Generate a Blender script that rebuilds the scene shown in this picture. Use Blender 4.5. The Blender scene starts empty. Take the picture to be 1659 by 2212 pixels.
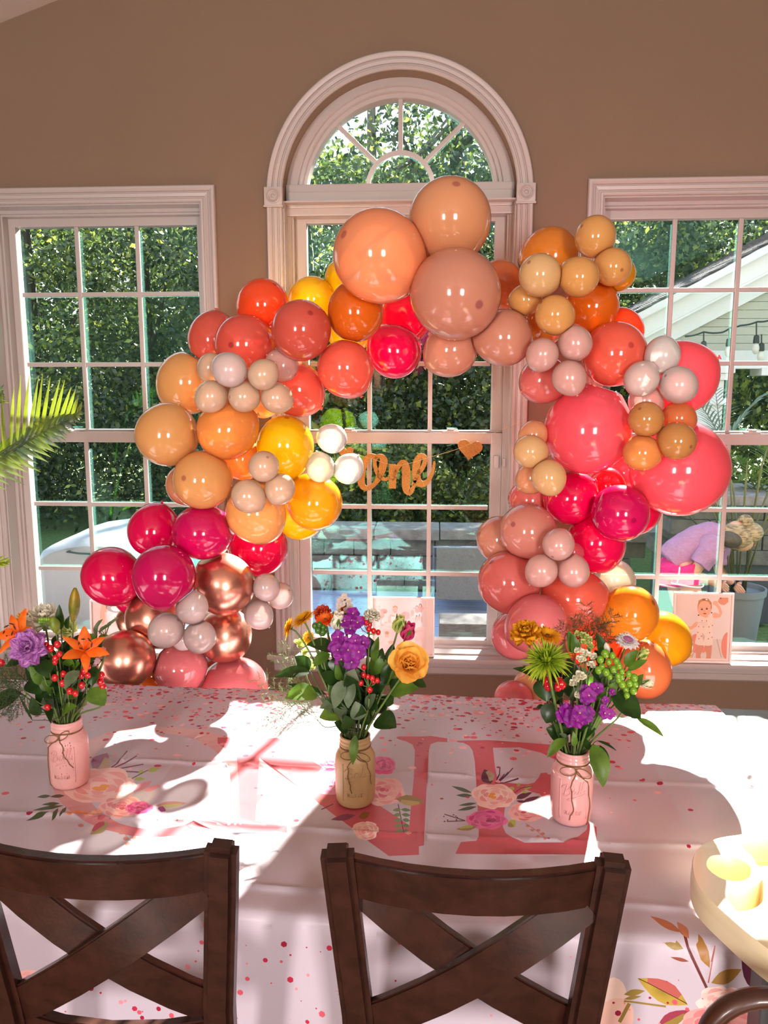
import bpy, bmesh, math, random
import numpy as np
from mathutils import Vector, Matrix, Quaternion
from mathutils.geometry import delaunay_2d_cdt
from math import sin, cos, pi, radians, sqrt, exp, atan2, tan

SC = bpy.context.scene
COL = SC.collection
# ------------------------------------------------------------------ camera
FPX, PITCH, YAW = 1700.0, radians(8.95), radians(3.6)
CAM = Vector((0.0, -3.35, 1.73))
cd = bpy.data.cameras.new('camera'); co = bpy.data.objects.new('camera', cd); COL.objects.link(co)
cd.sensor_fit = 'VERTICAL'; cd.sensor_height = 24.0; cd.lens = FPX / 2212 * 24.0
cd.clip_start = 0.02; cd.clip_end = 300
co.location = CAM; co.rotation_euler = (pi / 2 - PITCH, 0, YAW)
SC.camera = co
# ------------------------------------------------------------------ world, sun, rear fill lights
SUN_AZ, SUN_EL = radians(16.2), radians(32.9)
SUN_DIR = Vector((sin(SUN_AZ) * cos(SUN_EL), cos(SUN_AZ) * cos(SUN_EL), sin(SUN_EL)))
w = bpy.data.worlds.new('world'); SC.world = w; w.use_nodes = True
nt = w.node_tree; bg = nt.nodes['Background']
tc = nt.nodes.new('ShaderNodeTexCoord'); sx = nt.nodes.new('ShaderNodeSeparateXYZ'); rp = nt.nodes.new('ShaderNodeValToRGB')
nt.links.new(tc.outputs['Generated'], sx.inputs[0]); nt.links.new(sx.outputs['Z'], rp.inputs[0]); nt.links.new(rp.outputs[0], bg.inputs[0])
rp.color_ramp.elements[0].color = (0.95, 0.97, 1.0, 1); rp.color_ramp.elements[1].color = (0.45, 0.65, 1.0, 1); rp.color_ramp.elements[1].position = 0.9
bg.inputs[1].default_value = 1.75
sl = bpy.data.lights.new('sun', 'SUN'); sl.energy = 52.0; sl.angle = radians(0.9); sl.color = (1.0, 0.95, 0.86)
so = bpy.data.objects.new('sun', sl); COL.objects.link(so)
so.rotation_euler = SUN_DIR.to_track_quat('Z', 'Y').to_euler()
def area(name, loc, target, sx_, sy_, power, color=(1, 1, 1)):
    l = bpy.data.lights.new(name, 'AREA'); l.shape = 'RECTANGLE'; l.size = sx_; l.size_y = sy_; l.energy = power; l.color = color
    o = bpy.data.objects.new(name, l); COL.objects.link(o); o.location = loc
    o.rotation_euler = (Vector(loc) - Vector(target)).to_track_quat('Z', 'Y').to_euler(); return o
# fill lamps added behind the photographer, standing in for unseen rear windows
area('rear_fill_light', (-2.0, -7.0, 1.9), (-0.6, 0, 1.5), 0.6, 1.5, 145, (1.0, 0.93, 0.88))
area('rear_fill_light', (1.55, -7.0, 1.9), (0.6, 0, 1.5), 0.8, 1.5, 170, (1.0, 0.93, 0.88))
SC.view_settings.view_transform = 'Standard'; SC.view_settings.look = 'None'
SC.view_settings.gamma = 1.0; SC.view_settings.use_curve_mapping = False
SC.view_settings.exposure = 0.34
cy = SC.cycles
cy.max_bounces = 10; cy.diffuse_bounces = 4; cy.glossy_bounces = 4; cy.transmission_bounces = 6; cy.transparent_max_bounces = 24
cy.caustics_reflective = False; cy.caustics_refractive = False; cy.sample_clamp_indirect = 8.0
cy.use_adaptive_sampling = True; cy.adaptive_threshold = 0.02; cy.use_denoising = True

# ------------------------------------------------------------------ helpers
def ray(x, y):
    u = x - 829.5; v = 1106 - y
    f = FPX * cos(PITCH) + v * sin(PITCH); z = v * cos(PITCH) - FPX * sin(PITCH)
    return Vector((u * cos(YAW) - f * sin(YAW), u * sin(YAW) + f * cos(YAW), z))
def on_y(x, y, Y):
    r = ray(x, y); return CAM + r * ((Y - CAM.y) / r.y)
def on_z(x, y, Z):
    r = ray(x, y); return CAM + r * ((Z - CAM.z) / r.z)

def srgb(r, g, b):
    f = lambda c: (c / 255 / 12.92) if c / 255 <= 0.04045 else ((c / 255 + 0.055) / 1.055) ** 2.4
    return (f(r), f(g), f(b))
MATS = {}
def mat(name, color, rough=0.5, metal=0.0, noise=0.0, nscale=8.0, bump=0.0, bscale=40.0, color2=None, spec=0.5, stretch=None, coat=0.0, trans=0.0):
    """principled material; noise mixes towards color2, trans adds a translucent share"""
    if name in MATS: return MATS[name]
    m = bpy.data.materials.new(name); m.use_nodes = True; nt = m.node_tree; N = nt.nodes; L = nt.links
    b = N['Principled BSDF']; b.inputs['Base Color'].default_value = (*color, 1); b.inputs['Roughness'].default_value = rough
    b.inputs['Metallic'].default_value = metal; b.inputs['Specular IOR Level'].default_value = spec; b.inputs['Coat Weight'].default_value = coat
    tc = N.new('ShaderNodeTexCoord'); mp = N.new('ShaderNodeMapping'); L.new(tc.outputs['Object'], mp.inputs[0])
    if stretch: mp.inputs['Scale'].default_value = stretch
    colsock = None
    if noise > 0 or color2:
        nz = N.new('ShaderNodeTexNoise'); nz.inputs['Scale'].default_value = nscale; nz.inputs['Detail'].default_value = 5
        L.new(mp.outputs[0], nz.inputs['Vector'])
        r = N.new('ShaderNodeValToRGB'); L.new(nz.outputs['Fac'], r.inputs[0])
        c2 = color2 or tuple(max(0, c * (1 - noise)) for c in color)
        r.color_ramp.elements[0].position = 0.35; r.color_ramp.elements[1].position = 0.65
        r.color_ramp.elements[0].color = (*c2, 1); r.color_ramp.elements[1].color = (*color, 1)
        L.new(r.outputs[0], b.inputs['Base Color']); colsock = r.outputs[0]
    if bump > 0:
        nb = N.new('ShaderNodeTexNoise'); nb.inputs['Scale'].default_value = bscale; nb.inputs['Detail'].default_value = 4
        L.new(mp.outputs[0], nb.inputs['Vector'])
        bp = N.new('ShaderNodeBump'); bp.inputs['Strength'].default_value = bump; bp.inputs['Distance'].default_value = 0.01
        L.new(nb.outputs['Fac'], bp.inputs['Height']); L.new(bp.outputs[0], b.inputs['Normal'])
    if trans > 0:
        t = N.new('ShaderNodeBsdfTranslucent'); t.inputs[0].default_value = (*color, 1)
        if colsock: L.new(colsock, t.inputs[0])
        mx = N.new('ShaderNodeMixShader'); mx.inputs[0].default_value = trans
        L.new(b.outputs[0], mx.inputs[1]); L.new(t.outputs[0], mx.inputs[2]); L.new(mx.outputs[0], N['Material Output'].inputs[0])
    MATS[name] = m; return m

def link(name, me, parent=None, m=None):
    o = bpy.data.objects.new(name, me); COL.objects.link(o)
    if m is not None and len(me.materials) == 0: me.materials.append(m)
    if parent is not None: o.parent = parent
    return o
def root_loc(o):
    while o.parent: o = o.parent
    return Vector(o.location)
class MB:
    """collects shapes (world coordinates) and links them as one mesh object"""
    def __init__(s): s.v = []; s.f = []; s.c = []
    def add(s, vs, fs, col=None):
        n = len(s.v); s.v += [tuple(v) for v in vs]; s.f += [tuple(i + n for i in f) for f in fs]
        s.c += [col] * len(fs); return s
    def box(s, x0, x1, y0, y1, z0, z1, M=None, col=None):
        vs = [(x, y, z) for x in (x0, x1) for y in (y0, y1) for z in (z0, z1)]
        if M is not None: vs = [M @ Vector(v) for v in vs]
        return s.add(vs, [(0, 1, 3, 2), (4, 6, 7, 5), (0, 4, 5, 1), (2, 3, 7, 6), (0, 2, 6, 4), (1, 5, 7, 3)], col)
    def bbox(s, x0, x1, y0, y1, z0, z1, b=0.003, M=None):
        """box with bevelled edges"""
        bm = bmesh.new(); bmesh.ops.create_cube(bm, size=1)
        for v in bm.verts: v.co = Vector((x0 + (v.co.x + .5) * (x1 - x0), y0 + (v.co.y + .5) * (y1 - y0), z0 + (v.co.z + .5) * (z1 - z0)))
        bmesh.ops.bevel(bm, geom=bm.edges[:], offset=b, segments=2, affect='EDGES', profile=0.7)
        if M is not None: bm.transform(M)
        return s.bm(bm)
    def bm(s, bm):
        bm.verts.index_update(); s.add([v.co.copy() for v in bm.verts], [tuple(v.index for v in f.verts) for f in bm.faces]); bm.free(); return s
    def tube(s, pts, r, n=8, caps=True, flat=1.0):
        pts = [Vector(p) for p in pts]; R = r if hasattr(r, '__len__') else [r] * len(pts)
        rings = []; prev = None
        for i, p in enumerate(pts):
            a = pts[max(0, i - 1)]; b = pts[min(len(pts) - 1, i + 1)]; t = (b - a)
            t = t.normalized() if t.length > 1e-9 else Vector((0, 0, 1))
            if prev is None:
                up = Vector((0, 0, 1)) if abs(t.z) < .9 else Vector((1, 0, 0))
                x = t.cross(up).normalized()
            else: x = (prev - t * prev.dot(t)); x = x.normalized() if x.length > 1e-6 else t.orthogonal().normalized()
            prev = x; y = t.cross(x)
            rings.append([p + x * R[i] * cos(2 * pi * k / n) + y * R[i] * flat * sin(2 * pi * k / n) for k in range(n)])
        vs = [v for rg in rings for v in rg]; fs = []
        for i in range(len(rings) - 1):
            for k in range(n): fs.append((i * n + k, i * n + (k + 1) % n, (i + 1) * n + (k + 1) % n, (i + 1) * n + k))
        if caps: fs.append(tuple(range(n))[::-1]); fs.append(tuple((len(rings) - 1) * n + k for k in range(n)))
        return s.add(vs, fs)
    def lathe(s, prof, c, n=32, axis=None, x=None, caps=False):
        """prof: (radius, height) pairs"""
        c = Vector(c); az = Vector(axis or (0, 0, 1)).normalized(); ax = az.orthogonal().normalized() if axis else Vector((1, 0, 0)); ay = az.cross(ax)
        vs = [c + ax * r * cos(2 * pi * k / n) + ay * r * sin(2 * pi * k / n) + az * h for r, h in prof for k in range(n)]
        fs = [(i * n + k, i * n + (k + 1) % n, (i + 1) * n + (k + 1) % n, (i + 1) * n + k) for i in range(len(prof) - 1) for k in range(n)]
        if caps: fs.append(tuple(range(n))[::-1]); fs.append(tuple((len(prof) - 1) * n + k for k in range(n)))
        return s.add(vs, fs)
    def ball(s, c, r, n=12, m=8, M=None):
        rx, ry, rz = r if hasattr(r, '__len__') else (r, r, r)
        c = Vector(c); vs = []; fs = []
        vs.append(Vector((0, 0, -rz)))
        for i in range(1, m):
            a = -pi / 2 + pi * i / m
            for k in range(n): vs.append(Vector((rx * cos(a) * cos(2 * pi * k / n), ry * cos(a) * sin(2 * pi * k / n), rz * sin(a))))
        vs.append(Vector((0, 0, rz)))
        for k in range(n): fs.append((0, 1 + (k + 1) % n, 1 + k))
        for i in range(m - 2):
            for k in range(n): fs.append((1 + i * n + k, 1 + i * n + (k + 1) % n, 1 + (i + 1) * n + (k + 1) % n, 1 + (i + 1) * n + k))
        l = len(vs) - 1
        for k in range(n): fs.append((l, 1 + (m - 2) * n + k, 1 + (m - 2) * n + (k + 1) % n))
        if M is not None: vs = [M @ v for v in vs]
        return s.add([v + c for v in vs], fs)
    def prism(s, poly, y0, y1, frame=None):
        """2D polygon (x, z) extruded from y0 to y1"""
        n = len(poly); f = frame or (lambda x, y, z: (x, y, z))
        vs = [f(p[0], y0, p[1]) for p in poly] + [f(p[0], y1, p[1]) for p in poly]
        fs = [tuple(range(n)), tuple(range(n, 2 * n))[::-1]] + [(k, k + n, (k + 1) % n + n, (k + 1) % n) for k in range(n)]
        return s.add(vs, fs)
    def build(s, name, m, parent=None, smooth=False, angle=None, kind=None, label=None):
        off = root_loc(parent) if parent is not None else Vector((0, 0, 0))
        me = bpy.data.meshes.new(name); me.from_pydata([(v[0] - off.x, v[1] - off.y, v[2] - off.z) for v in s.v], [], s.f)
        if any(c is not None for c in s.c):
            at = me.color_attributes.new('tint', 'FLOAT_COLOR', 'CORNER'); arr = []
            for p, c in zip(me.polygons, s.c): arr += [*(c or (1, 1, 1)), 1.0] * p.loop_total
            at.data.foreach_set('color', arr)
        me.update()
        o = link(name, me, parent, m)
        if smooth:
            me.polygons.foreach_set('use_smooth', [True] * len(me.polygons))
            if angle: me.set_sharp_from_angle(angle=angle)
        if kind: o['kind'] = kind
        if label: o['label'] = label
        return o
def empty(name, loc, label=None, cat=None, group=None, kind=None):
    o = bpy.data.objects.new(name, None); COL.objects.link(o); o.location = loc; o.empty_display_size = .05
    return tag(o, label, cat, group, kind)
def tag(o, label=None, cat=None, group=None, kind=None):
    if label: o['label'] = label
    if cat: o['category'] = cat
    if group: o['group'] = group
    if kind: o['kind'] = kind
    return o
def attr_mat(name, rough=0.5, bump=0.0, bscale=60, trans=0.0, spec=0.5):
    """material that takes its colour from the mesh's own printed colours"""
    m = mat(name, (1, 1, 1), rough, bump=bump, bscale=bscale, spec=spec)
    if m.node_tree.nodes.get('tintnode'): return m
    N = m.node_tree.nodes; a = N.new('ShaderNodeAttribute'); a.name = 'tintnode'; a.attribute_name = 'tint'
    m.node_tree.links.new(a.outputs['Color'], N['Principled BSDF'].inputs['Base Color']); return m
# ================================================================== the room
M_wall = mat('wall_paint', srgb(122, 99, 81), 0.85, bump=0.15, bscale=260, noise=.04, nscale=2)
M_trim = mat('white_trim_paint', (0.41, 0.35, 0.335), 0.38)
M_vinyl = mat('white_vinyl', (0.41, 0.355, 0.34), 0.32)
M_ceil = mat('ceiling_paint', (0.62, 0.56, 0.5), 0.9)
M_floor = mat('floor_wood', (0.23, 0.12, 0.06), 0.35, noise=.4, nscale=5, stretch=(1, 9, 1))
def glass_mat():
    m = bpy.data.materials.new('window_glass'); m.use_nodes = True; N = m.node_tree.nodes; L = m.node_tree.links; N.clear()
    out = N.new('ShaderNodeOutputMaterial'); mx = N.new('ShaderNodeMixShader'); t = N.new('ShaderNodeBsdfTransparent'); g = N.new('ShaderNodeBsdfGlossy')
    t.inputs[0].default_value = (.93, .96, .94, 1); g.inputs[0].default_value = (.35, 1, .90, 1); g.inputs['Roughness'].default_value = 0.0
    fr = N.new('ShaderNodeFresnel'); fr.inputs[0].default_value = 1.5
    ma = N.new('ShaderNodeMath'); ma.operation = 'MULTIPLY_ADD'; ma.inputs[1].default_value = .8; ma.inputs[2].default_value = .05; ma.use_clamp = True
    L.new(fr.outputs[0], ma.inputs[0]); L.new(ma.outputs[0], mx.inputs[0]); L.new(t.outputs[0], mx.inputs[1]); L.new(g.outputs[0], mx.inputs[2]); L.new(mx.outputs[0], out.inputs[0])
    return m
M_glass = glass_mat()

WT = 0.20  # wall thickness
# openings: (x0, x1, z0, z1 or arch)
OP = [(-1.895, -0.969), (-0.627, 0.325), (0.668, 1.592)]
ZS, ZT = 0.565, 2.487          # stool height, head of the side openings
ARC_C, ARC_R, ACX = 2.50, 0.476, -0.151
XL, XR, YB = -2.35, 2.6, -7.4
def zc(x): return min(3.755 + .32 * (x), 3.79 - .30 * (x - .1))    # ceiling line on the window wall
def wall_window():
    """window wall as outline with three openings, triangulated and given thickness"""
    pts = []; edges = []
    def loop(l):
        n = len(pts); pts.extend(l); edges.extend([(n + i, n + (i + 1) % len(l)) for i in range(len(l))])
    loop([(XL, 0), (XR, 0), (XR, zc(XR)), (.1, zc(.1)), (XL, zc(XL))])
    loops = []
    for i, (a, b) in enumerate(OP):
        if i == 1: l = [(a, ZS - .02), (b, ZS - .02), (b, ARC_C)] + [(ACX + ARC_R * cos(t), ARC_C + ARC_R * sin(t)) for t in np.linspace(0, pi, 41)[1:-1]] + [(a, ARC_C)]
        else: l = [(a, ZS - .02), (b, ZS - .02), (b, ZT), (a, ZT)]
        loops.append(l); loop(l)
    vs, es, fs, *_ = delaunay_2d_cdt([Vector(p) for p in pts], edges, [], 1, 1e-5)
    def inside(x, z):
        for i, (a, b) in enumerate(OP):
            if a < x < b and ZS - .02 < z:
                if i != 1 and z < ZT: return False
                if i == 1 and (z < ARC_C or (x - ACX) ** 2 + (z - ARC_C) ** 2 < (ARC_R - .001) ** 2): return False
        return True
    mb = MB(); keep = []
    for f in fs:
        cx = sum(vs[i].x for i in f) / 3; cz = sum(vs[i].y for i in f) / 3
        if inside(cx, cz): keep.append(f)
    n = len(vs)
    for Y in (0, WT):
        mb.add([(v.x, Y, v.y) for v in vs], keep)
    for l in loops:
        k = len(l); mb.add([(p[0], 0, p[1]) for p in l] + [(p[0], WT, p[1]) for p in l], [(i, (i + 1) % k, (i + 1) % k + k, i + k) for i in range(k)])
    return mb.build('wall_front', M_wall, kind='structure')
wall_window()
mb = MB(); mb.add([(XL, 0, 0), (XL, YB, 0), (XL, YB, zc(XL)), (XL, 0, zc(XL))], [(0, 1, 2, 3)]); mb.build('wall_left', M_wall, kind='structure')
mb = MB(); mb.add([(XR, 0, 0), (XR, YB, 0), (XR, YB, zc(XR)), (XR, 0, zc(XR))], [(0, 1, 2, 3)]); mb.build('wall_right', M_wall, kind='structure')
mb = MB(); mb.add([(XL, YB, 0), (XR, YB, 0), (XR, YB, zc(XR)), (.1, YB, zc(.1)), (XL, YB, zc(XL))], [(0, 1, 2, 3, 4)]); mb.build('wall_back', M_wall, kind='structure')
mb = MB(); mb.box(XL, XR, YB, 0, -.05, 0); mb.build('floor', M_floor, kind='structure')
mb = MB()
mb.add([(XL, WT, zc(XL)), (.1, WT, zc(.1)), (.1, YB, zc(.1)), (XL, YB, zc(XL)), (XR, WT, zc(XR)), (XR, YB, zc(XR))], [(0, 1, 2, 3), (1, 4, 5, 2)])
mb.add([(XL, WT, zc(XL) + .1), (.1, WT, zc(.1) + .1), (.1, YB, zc(.1) + .1), (XL, YB, zc(XL) + .1), (XR, WT, zc(XR) + .1), (XR, YB, zc(XR) + .1)], [(0, 1, 2, 3), (1, 4, 5, 2)])
mb.build('ceiling', M_ceil, kind='structure')
mb = MB(); mb.bbox(XL, XR, -.015, 0, 0, .13, .004); mb.build('baseboard_front', M_trim, kind='structure')

def sweep(mb, path, prof, closed=False):
    """path: (x, z, nx, nz, scale) with the outward direction; prof: (u outward, v towards the room)"""
    k = len(prof); vs = []
    for (x, z, nx, nz) in path:
        for u, v in prof: vs.append((x + nx * u, -v, z + nz * u))
    fs = []
    m = len(path)
    for i in range(m if closed else m - 1):
        j = (i + 1) % m
        for q in range(k - 1): fs.append((i * k + q, i * k + q + 1, j * k + q + 1, j * k + q))
    if not closed: fs.append(tuple(range(k))); fs.append(tuple((m - 1) * k + q for q in range(k))[::-1])
    mb.add(vs, fs)
CASE = [(0, 0), (0, .010), (.004, .014), (.012, .014), (.015, .010), (.019, .010), (.021, .015), (.034, .017), (.037, .013), (.040, .013), (.043, .019), (.052, .023), (.060, .023), (.064, .018), (.065, 0)]
def rect_path(x0, x1, z0, z1, bottom=False):
    """outline going up the left side, over the head and down the right side"""
    return [(x0, z0, -1, 0), (x0, z1, -1, 1), (x1, z1, 1, 1), (x1, z0, 1, 0)]
def step_frame(mb, x0, x1, z0, z1, y0, y1, w, arch=None):
    """closed rectangular frame of square section"""
    P = [(x0, z0, 1, 1), (x0, z1, 1, -1), (x1, z1, -1, -1), (x1, z0, -1, 1)]
    sweep(mb, P, [(0, -y1), (0, -y0), (w, -y0), (w, -y1), (0, -y1)], closed=True)
def stool(parent, x0, x1, name='window_stool'):
    mb = MB(); mb.bbox(x0 - .10, x1 + .10, -.055, .10, ZS - .022, ZS, .006); mb.build(name, M_trim, parent, smooth=True, angle=.6)
    mb = MB(); pr = [(0, 0), (0, .018), (-.006, .020), (-.012, .016), (-.03, .016), (-.034, .012), (-.06, .012), (-.066, .006), (-.07, 0)]
    xs = (x0 - .075, x1 + .075); vs = [(x, -v, ZS - .022 + u) for x in xs for u, v in pr]; k = len(pr)
    mb.add(vs, [(i, i + 1, i + 1 + k, i + k) for i in range(k - 1)] + [tuple(range(k)), tuple(range(k, 2 * k))[::-1]])
    mb.build('apron', M_trim, parent)
pane_mesh = None
def sash(parent, x0, x1, z0, z1, yg, xm, zm, gx0, gx1, gz0, gz1):
    """a sash: frame around glass gx..gz, muntins at xm/zm, one pane per light"""
    mb = MB(); step_frame(mb, x0, x1, z0, z1, yg - .022, yg + .03, 0)
    P = lambda a, b, c, d: mb.bbox(a, b, yg - .024, yg + .022, c, d, .003)
    P(x0, gx0, z0, z1); P(gx1, x1, z0, z1); P(gx0 - .001, gx1 + .001, z0, gz0); P(gx0 - .001, gx1 + .001, gz1, z1)
    s = mb.build('sash', M_vinyl, parent)
    hw = .0095
    for x in xm:
        mb = MB(); mb.bbox(x - hw, x + hw, yg - .014, yg, gz0 - .002, gz1 + .002, .003); mb.build('muntin', M_vinyl, s)
    xs = [gx0] + list(xm) + [gx1]; zs = [gz0] + list(zm) + [gz1]
    for z in zm:
        for i in range(len(xs) - 1):
            mb = MB(); mb.bbox(xs[i] + hw * .8, xs[i + 1] - hw * .8, yg - .0138, yg, z - hw, z + hw, .003); mb.build('muntin', M_vinyl, s)
    for i in range(len(xs) - 1):
        for j in range(len(zs) - 1):
            mb = MB(); mb.add([(xs[i], yg + .012, zs[j]), (xs[i + 1], yg + .012, zs[j]), (xs[i + 1], yg + .012, zs[j + 1]), (xs[i], yg + .012, zs[j + 1])], [(0, 1, 2, 3)])
            mb.build('pane', M_glass, s)
    return s
UZ, LZ = (2.424, 2.138, 1.834, 1.546), (1.489, 1.2055, .9026, .600)
def double_hung(wd, x0, x1, gx0, gx1, ztop):
    sp = (gx1 - gx0) / 3; xm = (gx0 + sp, gx0 + 2 * sp)
    mb = MB()   # jamb liner and stepped vinyl frame
    step_frame(mb, x0, x1, ZS, ztop, .002, WT - .01, .006)
    step_frame(mb, x0 + .006, x1 - .006, ZS, ztop - .006, .075, WT - .01, .014)
    step_frame(mb, x0 + .018, x1 - .018, ZS, ztop - .018, .092, WT - .01, .010)
    mb.build('window_frame', M_vinyl, wd)
    sash(wd, x0 + .028, x1 - .028, 1.495, ztop - .026, .157, xm, UZ[1:3], gx0, gx1, UZ[3], UZ[0])
    lo = sash(wd, x0 + .028, x1 - .028, ZS + .004, 1.538, .130, xm, LZ[1:3], gx0, gx1, LZ[3], LZ[0])
    for x in (gx0 + (gx1 - gx0) * .22, gx0 + (gx1 - gx0) * .78):     # sash locks on the meeting rail
        mb = MB(); mb.bbox(x - .035, x + .035, .100, .125, 1.538, 1.546, .002); mb.bbox(x - .016, x + .016, .104, .121, 1.545, 1.556, .003)
        mb.bbox(x - .006, x + .03, .098, .106, 1.548, 1.554, .002); mb.build('sash_lock', M_trim, lo)
for i, nm in ((0, 'window_1'), (2, 'window_3')):
    x0, x1 = OP[i]; cx = (x0 + x1) / 2
    wd = empty(nm, (cx, 0, ZS), kind='structure')
    double_hung(wd, x0, x1, cx - .404, cx + .404, ZT)
    mb = MB(); sweep(mb, rect_path(x0, x1, ZS, ZT), CASE); mb.build('casing', M_trim, wd)
    stool(wd, x0, x1)
# arched centre window
x0, x1 = OP[1]; wd = empty('window_2', (ACX, 0, ZS), kind='structure')
double_hung(wd, x0, x1, ACX - .4005, ACX + .4005, 2.487)
mb = MB(); sweep(mb, [(x0, ZS, -1, 0), (x0, 2.475, -1, 0)], CASE); mb.build('casing', M_trim, wd)
mb = MB(); sweep(mb, [(x1, ZS, 1, 0), (x1, 2.475, 1, 0)], CASE); mb.build('casing', M_trim, wd)
mb = MB(); sweep(mb, [(ACX + ARC_R * cos(t), ARC_C + ARC_R * sin(t), cos(t), sin(t)) for t in np.linspace(.06, pi - .06, 65)], CASE)
mb.build('arched_casing', M_trim, wd, smooth=True, angle=.45)
for sx_ in (-1, 1):                                                  # rosette blocks at the spring of the arch
    cx = ACX + sx_ * (ARC_R + .0335)
    mb = MB(); mb.bbox(cx - .037, cx + .037, -.030, .0, 2.462, 2.536, .002); mb.bbox(cx - .040, cx + .040, -.032, 0, 2.458, 2.466, .002)
    mb.lathe([(.029, 0), (.029, .004), (.024, .006), (.021, .002), (.018, .001), (.015, .005), (.011, .005), (.009, .001), (.006, .002), (.004, .006), (0.0001, .007)], (cx, -.0295, 2.500), 28, axis=(0, -1, 0))
    mb.build('rosette_block', M_trim, wd, smooth=True, angle=.5)
# frame between the double-hung unit and the half-round transom
mb = MB(); mb.bbox(x0 + .004, x1 - .004, .060, .19, 2.440, 2.565, .004); mb.bbox(x0 + .01, x1 - .01, .052, .10, 2.470, 2.535, .004); mb.build('mullion', M_vinyl, wd)
GC, GR, GB = 2.516, .3995, 2.573
def arc_band(mb, cx, cz, r0, r1, y0, y1, t0, t1, n=56):
    ts = np.linspace(t0, t1, n); vs = []
    for t in ts: vs += [(cx + r * cos(t), y, cz + r * sin(t)) for r, y in ((r0, y0), (r1, y0), (r1, y1), (r0, y1))]
    fs = [(i * 4 + k, i * 4 + (k + 1) % 4, (i + 1) * 4 + (k + 1) % 4, (i + 1) * 4 + k) for i in range(n - 1) for k in range(4)]
    mb.add(vs, fs + [(0, 1, 2, 3), tuple((n - 1) * 4 + k for k in (3, 2, 1, 0))])
mb = MB()
arc_band(mb, ACX, GC, .430, .480, .075, .19, 0, pi); arc_band(mb, ACX, GC, .415, .432, .095, .19, 0, pi); arc_band(mb, ACX, GC, .398, .417, .120, .185, .0, pi)
mb.bbox(ACX - .42, ACX + .42, .112, .185, 2.55, GB, .003)
mb.build('arched_frame', M_vinyl, wd, smooth=True, angle=.5)
yg = .157
mb = MB(); arc_band(mb, ACX, GB - .003, .128, .146, yg - .014, yg, 0, pi, 32); mb.build('hub_muntin', M_vinyl, wd, smooth=True, angle=.5)
rays_ = [radians(43), radians(90), radians(137)]
def arc_edge(a):   # distance from the hub centre to the glass edge along a
    dx, dz = cos(a), sin(a); o = GB - GC; b = dz * o; return -b + sqrt(b * b - (o * o - GR * GR))
for a in rays_:
    p0 = Vector((ACX + .143 * cos(a), 0, GB + .143 * sin(a))); L_ = arc_edge(a); p1 = Vector((ACX + (L_ + .004) * cos(a), 0, GB + (L_ + .004) * sin(a)))
    M = Matrix.Translation(p0) @ Matrix.Rotation(-(a - pi / 2), 4, 'Y')
    mb = MB(); mb.bbox(-.0095, .0095, yg - .014, yg, 0, (p1 - p0).length, .003, M); mb.build('muntin', M_vinyl, wd)
aa = [radians(4)] + rays_ + [radians(176)]; aa[0] = 0; aa[-1] = pi
for i in range(4):
    ts = np.linspace(aa[i], aa[i + 1], 12); poly = [(ACX + .137 * cos(t), GB + .137 * sin(t)) for t in ts] + [(ACX + arc_edge(t) * cos(t), GB + arc_edge(t) * sin(t)) for t in ts[::-1]]
    mb = MB(); mb.add([(p[0], yg + .012, p[1]) for p in poly], [tuple(range(len(poly)))]); mb.build('pane', M_glass, wd)
poly = [(ACX + .137 * cos(t), GB + .137 * sin(t)) for t in np.linspace(0, pi, 20)]
mb = MB(); mb.add([(p[0], yg + .012, p[1]) for p in poly], [tuple(range(len(poly)))]); mb.build('pane', M_glass, wd)
stool(wd, x0, x1)
# the white alarm sensor on the centre window
t = empty('window_sensor', (.286, .07, 1.42), 'small white alarm sensor on the right jamb of the arched window', 'sensor')
mb = MB(); mb.bbox(.262, .284, .085, .107, 1.385, 1.44, .003); mb.build('housing', M_trim, t)
mb = MB(); mb.bbox(.300, .312, .07, .085, 1.395, 1.43, .002); mb.build('magnet', M_trim, t)
# ================================================================== outside
M_lawn = mat('lawn', srgb(96, 122, 62), 0.95, noise=.45, nscale=30, bump=.5, bscale=90)
M_stone = mat('cast_stone', srgb(150, 146, 142), 0.9, noise=.35, nscale=14, bump=.6, bscale=70)
M_stone2 = mat('cast_stone_dark', srgb(118, 112, 108), 0.9, noise=.35, nscale=14, bump=.6, bscale=70)
M_deck = mat('sky_tinted_deck', srgb(150, 168, 196), 0.55, noise=.12, nscale=6, stretch=(1, 8, 1))  # bluish sky reflection put into the board colour
M_leafs = []
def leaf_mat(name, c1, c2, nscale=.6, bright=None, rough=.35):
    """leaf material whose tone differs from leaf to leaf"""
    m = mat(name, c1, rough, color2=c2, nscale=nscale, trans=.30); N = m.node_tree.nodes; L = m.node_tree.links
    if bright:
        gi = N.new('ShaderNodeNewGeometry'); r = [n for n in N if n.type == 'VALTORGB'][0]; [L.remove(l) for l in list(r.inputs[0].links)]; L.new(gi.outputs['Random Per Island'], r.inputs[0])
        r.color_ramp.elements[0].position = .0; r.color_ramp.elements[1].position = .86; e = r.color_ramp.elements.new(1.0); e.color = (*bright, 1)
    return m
mb = MB(); mb.add([(-60, WT, -.03), (60, WT, -.03), (60, 80, -.03), (-60, 80, -.03)], [(0, 1, 2, 3)]); mb.build('lawn', M_lawn, kind='structure')
# deck of long boards outside the windows
deck = empty('deck', (0, WT, 0), kind='structure')
for i in range(21):
    y = .26 + i * .142
    mb = MB(); mb.bbox(-3.6, 1.35, y, y + .134, -.028, 0.0, .004); mb.build('deck_board', M_deck, deck)
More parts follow.
